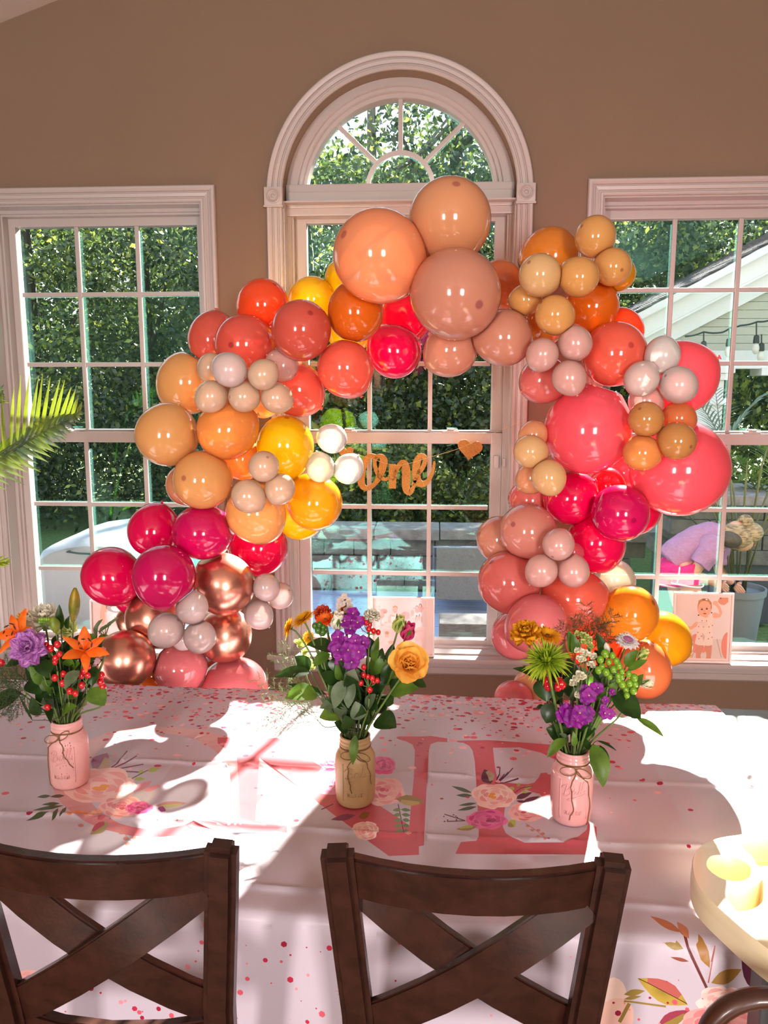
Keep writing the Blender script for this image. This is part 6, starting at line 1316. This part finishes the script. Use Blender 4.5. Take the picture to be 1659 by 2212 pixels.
greens(J, 'leafy_branch', 'upright leaves at the top centre of the right bouquet', [(1236,1410,1228,1362,22,-.01,-.01,'l'),(1242,1412,1236,1370,18,-.02,-.02,'l'),(1300,1420,1288,1366,20,-.01,-.01,'d'),(1302,1440,1284,1404,24,-.01,-.01,'d'),(1310,1420,1322,1400,22,0,0,'d'),(1260,1470,1254,1440,16,-.02,-.02,'l')])
greens(J, 'leafy_branch', 'dark leaves under the lime mum of the right bouquet', [(1162,1470,1108,1444,18,-.02,-.03,'d'),(1172,1465,1180,1515,42,-.02,-.04,'d'),(1196,1520,1180,1562,34,-.02,-.03,'d'),(1222,1500,1240,1480,40,0,0,'d'),(1176,1526,1158,1530,10,-.01,-.01,'d')])
greens(J, 'leafy_branch', 'large dark leaf and narrow blade reaching right in the right bouquet', [(1322,1500,1384,1552,50,-.03,-.05,'d'),(1376,1552,1434,1592,16,-.03,-.05,'l'),(1300,1470,1268,1440,30,0,0,'d'),(1320,1490,1290,1460,34,.0,.0,'d')])
greens(J, 'leafy_branch', 'bright yellow green leaves at the right edge of the right bouquet', [(1352,1440,1378,1404,20,-.03,-.03,'l'),(1356,1448,1398,1426,16,-.03,-.03,'l'),(1366,1490,1390,1456,16,-.03,-.03,'l'),(1360,1500,1382,1476,18,-.02,-.02,'l')])
greens(J, 'leafy_branch', 'long blade hanging over the front right of the right jar', [(1282,1608,1303,1700,34,-.04,-.085,'l'),(1296,1610,1314,1666,14,-.02,-.05,'d'),(1290,1600,1332,1622,6,-.02,-.04,'d'),(1262,1612,1276,1606,24,-.03,-.03,'d')])
greens(J, 'leafy_branch', 'curled leaf over the left rim of the right jar', [(1222,1596,1182,1636,19,-.04,-.06,'l'),(1240,1612,1238,1580,12,-.05,-.05,'l'),(1228,1600,1208,1585,10,-.03,-.03,'g'),(1268,1600,1262,1560,26,.0,.0,'d'),(1246,1600,1240,1560,26,.01,.01,'d')])
# ================================================================== banner, frames, palm, person
M_gold = mat('gold_glitter_card', srgb(214, 160, 84), .5, metal=.1, noise=.45, nscale=420, bump=.6, bscale=500, color2=srgb(168, 112, 54))
BY = -.03
bn = empty('glitter_banner', on_y(860, 1010, BY), 'gold glitter banner spelling one beside a heart, strung across the arched window', 'banner')
def outline_stroke(pts, ws, k=6):
    """outline of a brush stroke through pts with half widths ws (pixels)"""
    P = []; W = []; n = len(pts)
    for i in range(n - 1):
        p0, p1, p2, p3 = pts[max(0, i - 1)], pts[i], pts[i + 1], pts[min(n - 1, i + 2)]
        for j in range(k):
            t = j / k; P.append(tuple(.5 * (2 * b + (c - a) * t + (2 * a - 5 * b + 4 * c - d) * t * t + (3 * b - a - 3 * c + d) * t ** 3) for a, b, c, d in zip(p0, p1, p2, p3))); W.append(ws[i] * (1 - t) + ws[i + 1] * t)
    P.append(pts[-1]); W.append(ws[-1]); return P, W
def ribbon(mb, pts, ws, y0=BY - .0015, y1=BY + .0015):
    P, W = outline_stroke(pts, ws); L = []; R = []
    for i, (p, w_) in enumerate(zip(P, W)):
        a = P[max(0, i - 1)]; b = P[min(len(P) - 1, i + 1)]; dx, dy = b[0] - a[0], b[1] - a[1]; l = sqrt(dx * dx + dy * dy) + 1e-6; L.append((p[0] - dy / l * w_, p[1] + dx / l * w_)); R.append((p[0] + dy / l * w_, p[1] - dx / l * w_))
    n = len(P); vs = []
    for y in (y0, y1): vs += [on_y(*q, BY) + Vector((0, y - BY, 0)) for q in L] + [on_y(*q, BY) + Vector((0, y - BY, 0)) for q in R]
    fs = []
    for i in range(n - 1):
        fs += [(i, i + 1, n + i + 1, n + i), (2 * n + i, 3 * n + i, 3 * n + i + 1, 2 * n + i + 1), (i, 2 * n + i, 2 * n + i + 1, i + 1), (n + i, n + i + 1, 3 * n + i + 1, 3 * n + i)]
    fs += [(0, n, 3 * n, 2 * n), (n - 1, 3 * n - 1, 4 * n - 1, 2 * n - 1)]; mb.add(vs, fs)
o1 = lambda L: [(600 + x / 3.0164, 760 + y / 3.0164) for x, y in L]
mb = MB(); ribbon(mb, o1([(650,690),(600,680),(560,730),(542,800),(550,870),(590,888),(640,850),(675,780),(690,710),(668,680),(640,690),(632,730),(650,790),(690,830),(730,820)]), [4,6,8,9,7,5,5,8,9,5,4,4,5,4,3])
mb.build('letter', M_gold, bn)
mb = MB(); ribbon(mb, o1([(748,730),(750,780),(748,840),(745,890)]), [7,9,8,8]); ribbon(mb, o1([(748,840),(775,770),(805,725),(830,735),(838,790),(835,850),(840,900),(862,915),(885,880),(900,840)]), [3,4,6,8,9,9,8,6,4,3])
mb.build('letter', M_gold, bn)
mb = MB(); ribbon(mb, o1([(880,870),(910,800),(940,760),(960,715),(955,685),(930,680),(908,715),(902,780),(910,840),(940,862),(975,845),(1005,795),(1018,740),(1020,712)]), [3,5,5,5,5,6,8,9,9,7,5,4,3,2])
mb.build('letter', M_gold, bn)
hp = []
for i in range(48):
    a = 2 * pi * i / 48; hx = 16 * sin(a) ** 3; hy = -(13 * cos(a) - 5 * cos(2 * a) - 2 * cos(3 * a) - cos(4 * a)); hp.append((hx / 16 * 27, hy / 16 * 25))
def heart(cx, cy, k, rot):
    P = [on_y(cx + (x * cos(rot) - y * sin(rot)) * k, cy + (x * sin(rot) + y * cos(rot)) * k, BY) for x, y in hp]; n = len(P); c_ = sum(P, Vector()) / n; mb = MB()
    mb.add([p + Vector((0, -.0015, 0)) for p in P] + [p + Vector((0, .0015, 0)) for p in P] + [c_ + Vector((0, -.0015, 0)), c_ + Vector((0, .0015, 0))], [(i, (i + 1) % n, 2 * n) for i in range(n)] + [(n + (i + 1) % n, n + i, 2 * n + 1) for i in range(n)] + [(i, n + i, n + (i + 1) % n, (i + 1) % n) for i in range(n)])
    mb.build('heart', M_gold, bn)
heart(1015, 970, 1.0, .14); heart(747, 977, .62, .0)
mb = MB(); st = [(700, 950), (747, 972), (800, 990), (860, 1005), (930, 987), (988, 970), (1032, 951), (1090, 925), (1131, 908)]; P, W = outline_stroke(st, [1] * len(st)); mb.tube([on_y(*p, BY - .003) for p in P], .0009, 5); mb.build('string', mat('gold_string', srgb(206, 180, 130), .6), bn)

# ---- framed photographs on the sills
M_fr = mat('white_picture_frame', (.82, .74, .72), .4)
M_photo = attr_mat('photo_print', .25)
def flat_print(parent, name, P0, ex, ez, W_, H_, shapes, bgc):
    """printed picture; shapes are polygons in 0..1 coordinates, y down"""
    PRL = [([(x * W_, (1 - y) * H_) for x, y in poly], c) for poly, c in shapes]
    clipf = lambda poly: [(min(max(a, .0002), W_ - .0002), min(max(b, .0002), H_ - .0002)) for a, b in poly]
    vs, fs, cols = printed(PRL, 0, W_, 0, H_, [W_ * .5], [H_ * .5], bgc, clipf)
    mb = MB(); mb.v = [P0 + ex * v.x + ez * v.y for v in vs]; mb.f = [tuple(f) for f in fs]; mb.c = cols; return mb.build(name, M_photo, parent)
def E_(cx, cy, rx, ry, n=20, rot=0.): return [(cx + rx * cos(2 * pi * i / n) * cos(rot) - ry * sin(2 * pi * i / n) * sin(rot), cy + rx * cos(2 * pi * i / n) * sin(rot) + ry * sin(2 * pi * i / n) * cos(rot)) for i in range(n)]
def picture_frame(x0, y0, x1, y1, label, Y, border, pics, tilt=.06):
    """frame corners in the photograph at depth Y"""
    a = on_y(x0, y1, Y); b = on_y(x1, y1, Y); W_ = b.x - a.x; H_ = on_y(x0, y0, Y).z - ZS - .001; P = Vector((a.x, Y, ZS + .002))
    t = tag(empty('picture_frame', P), label, 'picture frame'); M = Matrix.Translation(P) @ Matrix.Rotation(-tilt, 4, 'X')
    for q in ((0, border, 0, H_), (W_ - border, W_, 0, H_), (border, W_ - border, 0, border), (border, W_ - border, H_ - border, H_)):
        mb = MB(); mb.bbox(q[0], q[1], -.016, 0, q[2], q[3], .0015, M); mb.build('rail', M_fr, t)
    mb = MB(); mb.box(.003, W_ - .003, -.004, -.001, .003, H_ - .003, M); mb.build('backing', mat('mount_card', srgb(238, 214, 206), .8), t)
    mb = MB(); mb.box(W_ * .42, W_ * .58, .0, .002, .0, H_ * .6, Matrix.Translation(P + Vector((0, .05, 0))) @ Matrix.Rotation(.28, 4, 'X')); mb.build('easel_back', MATS['mount_card'], t)
    R3 = M.to_3x3(); ex = R3 @ Vector((1, 0, 0)); ez = R3 @ Vector((0, 0, 1))
    for (u0, v0, u1, v1, shapes, bgc) in pics: flat_print(t, 'photograph', M @ Vector((W_ * u0, -.0055, H_ * (1 - v1))), ex, ez, W_ * (u1 - u0), H_ * (v1 - v0), shapes, bgc)
    mb = MB(); mb.add([M @ Vector(v) for v in ((border, -.008, border), (W_ - border, -.008, border), (W_ - border, -.008, H_ - border), (border, -.008, H_ - border))], [(0, 1, 2, 3)]); mb.build('glass_sheet', M_pglass, t)
    return t
def clear_glass():
    m = bpy.data.materials.new('picture_glass'); m.use_nodes = True; N = m.node_tree.nodes; L = m.node_tree.links; N.clear(); o = N.new('ShaderNodeOutputMaterial'); mx = N.new('ShaderNodeMixShader'); mx.inputs[0].default_value = .05; t = N.new('ShaderNodeBsdfTransparent'); g = N.new('ShaderNodeBsdfGlossy'); g.inputs['Roughness'].default_value = .02
    L.new(t.outputs[0], mx.inputs[1]); L.new(g.outputs[0], mx.inputs[2]); L.new(mx.outputs[0], o.inputs[0]); return m
M_pglass = clear_glass()
SK = srgb(238, 178, 150); SK2 = srgb(222, 150, 122); HR = srgb(196, 140, 90); ROM = srgb(244, 222, 206); BGB = srgb(236, 218, 212); BLN = srgb(240, 146, 128)
bx = lambda L: [((x - 335) / 555, (y - 1205) / 680) for x, y in L]      # from the enlarged view of the right photograph
def ebx(cx, cy, rx, ry, rot=0.): return [((x - 335) / 555, (y - 1205) / 680) for x, y in E_(cx, cy, rx, ry, 24, rot)]
standing = [(bx([(335,1670),(890,1670),(890,1885),(335,1885)]), srgb(228, 208, 198)), (ebx(545, 1720, 75, 105), BLN), (ebx(895, 1740, 70, 150), BLN), (ebx(630, 1790, 26, 34), BLN),
 (bx([(770,1668),(778,1668),(836,1870),(828,1870)]), srgb(180, 160, 150)), (bx([(540,1780),(545,1784),(505,1880),(498,1880)]), srgb(180, 160, 150)), (bx([(700,1668),(706,1668),(716,1760),(709,1760)]), srgb(200, 180, 170)),
 (bx([(548,1735),(612,1738),(632,1740),(625,1780),(600,1850),(606,1885),(550,1885),(545,1800)]), SK2), (bx([(640,1740),(722,1735),(722,1800),(716,1885),(664,1885),(668,1840),(645,1790)]), SK2),
 (bx([(700,1395),(740,1375),(790,1395),(775,1340),(740,1300),(765,1280),(800,1320),(822,1380),(800,1430),(740,1440),(705,1430)]), SK), (ebx(738, 1275, 27, 24), SK), (bx([(790,1215),(880,1215),(882,1262),(840,1296),(800,1290),(765,1262),(770,1240)]), SK2), (ebx(795, 1222, 10, 8), srgb(190, 40, 50)),
 (bx([(560,1480),(530,1485),(480,1535),(455,1530),(440,1552),(450,1575),(490,1570),(545,1530)]), SK), (bx([(590,1390),(670,1390),(660,1440),(600,1440)]), SK),
 (bx([(575,1412),(590,1420),(640,1438),(690,1420),(700,1390),(716,1400),(722,1500),(722,1600),(728,1680),(730,1730),(690,1745),(632,1742),(570,1740),(530,1722),(545,1640),(556,1560),(548,1490),(555,1440)]), ROM),
 (ebx(622, 1330, 80, 98), SK), (bx([(545,1300),(555,1250),(600,1226),(660,1228),(698,1270),(704,1330),(690,1350),(690,1300),(660,1262),(620,1252),(580,1262),(556,1300),(550,1350)]), HR), (ebx(594, 1346, 13, 7), srgb(60, 50, 60)), (ebx(648, 1340, 13, 7), srgb(60, 50, 60)), (ebx(590, 1330, 16, 3), HR), (ebx(646, 1324, 16, 3), HR), (ebx(628, 1392, 18, 6), srgb(176, 60, 60)), (ebx(620, 1366, 8, 4), SK2), (ebx(620, 1240, 30, 10), srgb(160, 110, 74)), (ebx(640, 1238, 12, 6), srgb(250, 250, 250)),
 (ebx(560, 1410, 9, 7), srgb(60, 50, 60)), (ebx(703, 1380, 9, 6), srgb(60, 50, 60)), (bx([(612,1600),(640,1640),(632,1700),(606,1640)]), srgb(226, 190, 172))] + [(ebx(x, y, 6, 7), srgb(206, 110, 110)) for x, y in ((590,1502),(645,1502),(565,1536),(620,1538),(680,1536),(718,1520),(575,1668),(680,1668),(720,1650),(600,1640),(690,1600),(650,1470),(600,1470),(560,1600))]
picture_frame(1449, 1281, 1577, 1427, 'white framed photograph of a standing baby on the sill of the right window', -.028, .0085, [(.09, .055, .93, .945, standing, BGB)])
cx_ = lambda L, o, s: [((x - o[0]) / s[0], (y - o[1]) / s[1]) for x, y in L]
def q1(cx, cy, rx, ry, rot=0.): return cx_(E_(cx, cy, rx, ry, 20, rot), (497, 400), (530, 415))
sit = [(q1(560, 575, 66, 40), srgb(240, 130, 110)), (q1(530, 700, 50, 130), srgb(240, 160, 140)), (q1(950, 640, 85, 65), srgb(240, 160, 150)), (q1(640, 740, 120, 95), srgb(238, 206, 196)), (q1(700, 700, 60, 60), srgb(226, 190, 176)), (q1(760, 700, 70, 90), srgb(244, 226, 218)), (q1(720, 645, 52, 14, .15), SK), (q1(800, 640, 22, 40), SK), (q1(765, 545, 46, 58), SK), (cx_([(718, 530), (730, 490), (770, 478), (808, 498), (816, 545), (800, 520), (770, 505), (735, 515)], (497, 400), (530, 415)), HR), (q1(748, 548, 6, 4), srgb(60, 50, 60)), (q1(784, 546, 6, 4), srgb(60, 50, 60)), (q1(766, 582, 10, 4), srgb(190, 80, 80)), (q1(600, 760, 30, 14), srgb(214, 170, 150)), (q1(660, 740, 24, 30), srgb(220, 180, 160))]
def q2(cx, cy, rx, ry, rot=0.): return cx_(E_(cx, cy, rx, ry, 16, rot), (1050, 400), (275, 400))
girls = [(q2(1080, 590, 40, 50), srgb(240, 180, 165)), (q2(1165, 540, 36, 70), srgb(240, 130, 110)), (q2(1222, 520, 36, 80), srgb(240, 130, 110)), (q2(1130, 510, 44, 7, -.1), SK2), (q2(1260, 515, 30, 7, .1), SK2), (q2(1150, 620, 46, 40), srgb(244, 214, 206)), (q2(1215, 610, 40, 40), srgb(244, 214, 206)), (q2(1185, 670, 12, 50, .2), SK2), (q2(1212, 660, 9, 55), SK2), (q2(1248, 690, 12, 55), SK2), (q2(1150, 660, 14, 40, .3), SK2), (q2(1158, 632, 16, 10), srgb(50, 30, 34)), (q2(1208, 622, 10, 20), srgb(50, 30, 34)), (q2(1162, 500, 26, 32), srgb(90, 54, 40)), (q2(1160, 506, 17, 22), SK), (q2(1222, 474, 28, 36), srgb(90, 54, 40)), (q2(1220, 480, 18, 24), SK)]
def q3(cx, cy, rx, ry): return cx_(E_(cx, cy, rx, ry, 16), (497, 830), (530, 400))
third = [(q3(620, 960, 38, 55), SK), (q3(620, 925, 38, 26), HR), (q3(620, 1060, 60, 60), srgb(244, 214, 206)), (q3(700, 1080, 60, 30), SK)]
picture_frame(803, 1290, 938, 1405, 'white frame with several small photographs on the sill of the arched window', -.024, .0075, [(.135, .065, .605, .50, sit, srgb(236, 206, 200)), (.62, .065, .865, .50, girls, srgb(226, 206, 200)), (.135, .52, .605, .93, third, srgb(240, 206, 200)), (.62, .52, .865, .93, [(E_(.5, .5, .2, .3), srgb(240, 190, 180))], srgb(240, 206, 200))])
picture_frame(200, 1297, 292, 1410, 'white framed photograph half hidden behind the balloons on the left window sill', -.024, .0085, [(.09, .06, .93, .94, [(E_(.30, .12, .12, .10), SK), (E_(.22, .30, .07, .20), SK), (E_(.62, .10, .30, .12), srgb(120, 80, 66)), (E_(.62, .12, .16, .07), srgb(240, 226, 220)), (E_(.6, .5, .24, .28), srgb(246, 220, 212))], srgb(246, 206, 198))])

# ---- indoor palm at the left
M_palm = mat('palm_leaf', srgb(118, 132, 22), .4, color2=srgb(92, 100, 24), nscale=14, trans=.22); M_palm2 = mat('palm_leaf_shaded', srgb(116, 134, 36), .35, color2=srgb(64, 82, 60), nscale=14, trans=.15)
pl = tag(empty('areca_palm', (-1.98, -.75, 0)), 'potted areca palm whose fronds reach in from the left edge', 'palm')
mb = MB(); mb.lathe([(.0001, 0), (.13, 0), (.15, .02), (.18, .30), (.19, .30), (.19, .33), (.17, .33), (.165, .29), (.0001, .28)], (-1.98, -.75, 0), 32); mb.build('pot', M_pot, pl, smooth=True, angle=.6)
PYF = -.62
def pfr(L, n, l, m, seed, **k): P = [on_y(x, y, PYF + dy) for x, y, dy in L]; frond(pl, P[0], P[1], P[2], n, l, m, seed, **k)
pfr([(-60, 1020, 0), (60, 935, 0), (168, 893, .0)], 16, .23, M_palm, 3, side=(-1,), up=(0, -1, .1), droop=.0, wid=.0075, spread=1.0)
pfr([(-60, 1020, 0), (60, 935, 0), (170, 890, -.02)], 20, .10, M_palm2, 4, side=(1,), up=(.1, -1, .5), droop=.4, wid=.009)
pfr([(-70, 1050, 0), (30, 960, 0), (150, 905, -.05)], 16, .12, M_palm2, 5, side=(-1, 1), up=(0, -1, .4), droop=.5, wid=.010)
pfr([(-90, 1240, 0), (-30, 1215, 0), (14, 1214, 0)], 6, .08, M_palm, 6, side=(1, -1), up=(0, -1, .4), droop=.1, wid=.006, spread=.3)
pfr([(-90, 930, 0), (-40, 860, 0), (0, 850, 0)], 9, .10, M_palm2, 7, side=(1, -1), up=(0, -1, .4), droop=.1, wid=.007, spread=.7)
for k, (x, y) in enumerate(((-60, 1010), (-70, 1040), (-90, 1240), (-90, 930))):
    p = on_y(x, y, PYF); b = Vector((-1.98 + .03 * k, -.75, .29)); mb = MB(); mb.tube(bez(b, b + Vector((0, 0, .4)), p - Vector((.08, 0, .15)), p, 10), [.009 - .0005 * i for i in range(11)], 8); mb.build('cane', M_palm2, pl, smooth=True)

# ---- person bending over outside the right window
def skin_body(name, verts, edges, radii, root, m, parent=None, lvl=2):
    me = bpy.data.meshes.new(name); off = root_loc(parent) if parent else Vector(); me.from_pydata([tuple(Vector(v) - off) for v in verts], edges, []); o = link(name, me, parent)
    o.modifiers.new('skin', 'SKIN'); sv = me.skin_vertices[0].data
    for i, r in enumerate(radii): sv[i].radius = (r, r) if not hasattr(r, '__len__') else r
    for s in sv: s.use_root = False
    sv[root].use_root = True; sub = o.modifiers.new('sub', 'SUBSURF'); sub.levels = lvl; sub.render_levels = lvl
    dg = bpy.context.evaluated_depsgraph_get(); ev = o.evaluated_get(dg); nm = bpy.data.meshes.new_from_object(ev); o.modifiers.clear(); o.data = nm; nm.materials.clear(); nm.materials.append(m); nm.polygons.foreach_set('use_smooth', [True] * len(nm.polygons)); return o
M_skin = mat('skin', srgb(224, 176, 150), .5, trans=.05); M_hair = mat('blonde_hair', srgb(206, 182, 140), .5, color2=srgb(120, 96, 74), nscale=30, bump=.6, bscale=90, stretch=(1, 1, 4)); M_hair2 = mat('dark_underhair', srgb(92, 78, 70), .6, noise=.4, nscale=60, bump=.5)
M_shirt = mat('heather_purple_shirt', srgb(186, 138, 182), .8, noise=.15, nscale=60, bump=.35, bscale=22); M_short = mat('hot_pink_shorts', srgb(252, 24, 140), .6, bump=.3, bscale=24)
PY = 1.42
def pp(x, y, dy=0.): return on_y(x, y, PY + dy)
hipc = pp(1462, 1215, .05); ps = tag(empty('person', (hipc.x, hipc.y, -.02)), 'person in a purple shirt and pink shorts bending over a pot outside', 'person')
waist = pp(1490, 1192, .05); chest = pp(1535, 1172, .05); neck = pp(1570, 1166, .03); head = pp(1598, 1158, .0)
shN = pp(1540, 1180, -.08); shF = pp(1552, 1172, .19); elN = pp(1497, 1240, -.10); haN = pp(1556, 1264, .04); elF = pp(1552, 1232, .22); haF = pp(1585, 1262, .16)
hN = pp(1480, 1218, -.03); hF = pp(1450, 1216, .13); kN = Vector((hN.x + .10, hN.y - .02, .30)); kF = Vector((hF.x + .10, hF.y + .02, .30))
aN = Vector((hN.x + .0, hN.y - .02, .05)); aF = Vector((hF.x + .0, hF.y + .02, .05)); tN = aN + Vector((.15, 0, -.045)); tF = aF + Vector((.15, 0, -.045))
V = [hipc, waist, chest, neck, head, shN, elN, haN, shF, elF, haF, hN, kN, aN, tN, hF, kF, aF, tF]; E2 = [(0, 1), (1, 2), (2, 3), (3, 4), (2, 5), (5, 6), (6, 7), (2, 8), (8, 9), (9, 10), (0, 11), (11, 12), (12, 13), (13, 14), (0, 15), (15, 16), (16, 17), (17, 18)]
RR = [.075, .075, .08, .045, .07, .042, .036, .026, .042, .034, .024, .070, .050, .034, .026, .070, .050, .034, .026]
skin_body('body', V, E2, RR, 0, M_skin, ps)
def hand(p, d):
    d = d.normalized(); sd = d.cross(Vector((0, 1, 0))).normalized(); vs = [p]; es = []; rs = [.018]
    for k, (o, l) in enumerate(((-.018, .05), (-.006, .058), (.006, .055), (.018, .045))):
        a = p + d * .03 + sd * o; b = a + d * l * .5 + Vector((0, 0, -.004)); c_ = a + d * l + Vector((0, 0, -.014)); n = len(vs); vs += [a, b, c_]; es += [(0, n), (n, n + 1), (n + 1, n + 2)]; rs += [.010, .008, .007]
    n = len(vs); vs += [p + sd * .022 + d * .01, p + sd * .036 + d * .03]; es += [(0, n), (n, n + 1)]; rs += [.010, .008]
    skin_body('hand', vs, es, rs, 0, M_skin, ps, 1)
hand(haN, haN - elN); hand(haF, haF - elF)
def spl(P, k=5):
    out = []; n = len(P)
    for i in range(n - 1):
        p0, p1, p2, p3 = P[max(0, i - 1)], P[i], P[i + 1], P[min(n - 1, i + 2)]
        for j in range(k): t = j / k; out.append(tuple(.5 * (2 * b + (c - a) * t + (2 * a - 5 * b + 4 * c - d) * t * t + (3 * b - a - 3 * c + d) * t ** 3) for a, b, c, d in zip(p0, p1, p2, p3)))
    out.append(tuple(P[-1])); return out
def cloth_tube(mb, P, n=28, seed=0, fold=.004):
    """garment tube through (x, y, z, radius) with soft folds"""
    S = spl(P); k0 = len(mb.v); mb.tube([q[:3] for q in S], [q[3] for q in S], n); rd = random.Random(seed)
    for i in range(k0, len(mb.v)):
        x, y, z = mb.v[i]; h = fold * (sin(x * 60 + z * 35 + y * 22) + .7 * sin(z * 90 - x * 40 + y * 50)); mb.v[i] = (x + h * .5, y - h, z + h)
R4 = lambda p, r: (*p, r)
mb = MB(); cloth_tube(mb, [R4(pp(1450, 1214, .05), .100), R4(pp(1463, 1203, .05), .112), R4(pp(1488, 1186, .05), .112), R4(pp(1515, 1171, .05), .112), R4(pp(1540, 1164, .05), .104), R4(pp(1560, 1164, .045), .085), R4(pp(1576, 1168, .04), .05)])
cloth_tube(mb, [R4(pp(1536, 1172, -.03), .075), R4(pp(1534, 1188, -.07), .072), R4(pp(1520, 1208, -.09), .064), R4(pp(1511, 1221, -.095), .064)], seed=2)
cloth_tube(mb, [R4(pp(1550, 1172, .14), .07), R4(pp(1553, 1196, .19), .064), R4(pp(1553, 1216, .2), .060)], seed=3)
mb.build('shirt', M_shirt, ps, smooth=True)
mb = MB(); cloth_tube(mb, [R4(pp(1455, 1206, .05), .098), R4(pp(1463, 1222, .05), .112), R4(pp(1470, 1236, .05), .10)], fold=.003)
cloth_tube(mb, [R4(pp(1476, 1220, -.03), .09), R4(pp(1482, 1240, -.035), .092), R4(pp(1485, 1260, -.04), .088)], fold=.002); cloth_tube(mb, [R4(pp(1450, 1218, .10), .088), R4(pp(1449, 1240, .12), .086), R4(pp(1450, 1262, .12), .080)], fold=.002)
mb.build('shorts', M_short, ps, smooth=True)
mb = MB()
for q, r in ((pp(1485, 1260, -.04), .089), (pp(1450, 1262, .12), .081)): mb.tube([q + Vector((r * cos(a), r * sin(a), .006 * sin(2 * a))) for a in np.linspace(0, 2 * pi, 29)], .006, 6, caps=False)
mb.tube([pp(1468, 1225, -.16), pp(1466, 1246, -.16), pp(1462, 1262, -.13)], .005, 5); mb.build('piping', mat('white_piping', (.85, .8, .85), .7), ps, smooth=True)
# head with face turned down, hair and bun
HM = frame(head, (.55, .05, -.83)); R3 = HM
mb = MB(); mb.ball(head, (.075, .072, .10), 24, 16, M=HM.to_3x3().to_4x4()); fo = R3.to_3x3() @ Vector((1, 0, 0)); 
fwd = Vector((.25, 0, -.97)); mb.tube([head + Vector((.05, 0, -.055)), head + Vector((.065, 0, -.078))], [.014, .008], 8); mb.build('face', M_skin, ps, smooth=True)
mb = MB(); [mb.ball(head + Vector((.045, s * .03, -.068)), .008, 8, 6) for s in (-1, 1)]; mb.build('eyes', mat('dark_eye', (.03, .02, .02), .2), ps); mb = MB(); mb.tube([head + Vector((.085, -.02, -.05)), head + Vector((.09, 0, -.052)), head + Vector((.085, .02, -.05))], .005, 6); mb.build('mouth', mat('lips', srgb(200, 90, 90), .5), ps)
mb = MB(); mb.ball(pp(1592, 1157, .0) + Vector((0, 0, .0)), (.098, .092, .084), 24, 16); mb.ball(pp(1622, 1150), (.070, .072, .062), 20, 12); mb.build('hair', M_hair, ps, smooth=True)
mb = MB(); mb.ball(pp(1580, 1164, -.035), (.070, .07, .055), 20, 12); mb.build('underhair', M_hair2, ps, smooth=True)
mb = MB(); c_ = pp(1610, 1128, -.01); random.seed(2)
for k in range(9):
    a = random.uniform(0, 6.28); b = random.uniform(-.6, .6); n = Vector((cos(a) * cos(b), sin(a) * cos(b), sin(b))); u = n.orthogonal().normalized(); v = n.cross(u); mb.tube([c_ + (u * cos(q) + v * sin(q)) * .034 for q in np.linspace(0, 5.6, 16)], [.013] * 15 + [.004], 7)
mb.ball(c_, .034, 12, 8); mb.build('hair_bun', M_hair, ps, smooth=True)
mb = MB(); mb.ball(pp(1586, 1176, -.06), (.012, .016, .02), 10, 8); mb.build('ear', mat('ear_pink', srgb(226, 120, 130), .6), ps, smooth=True)
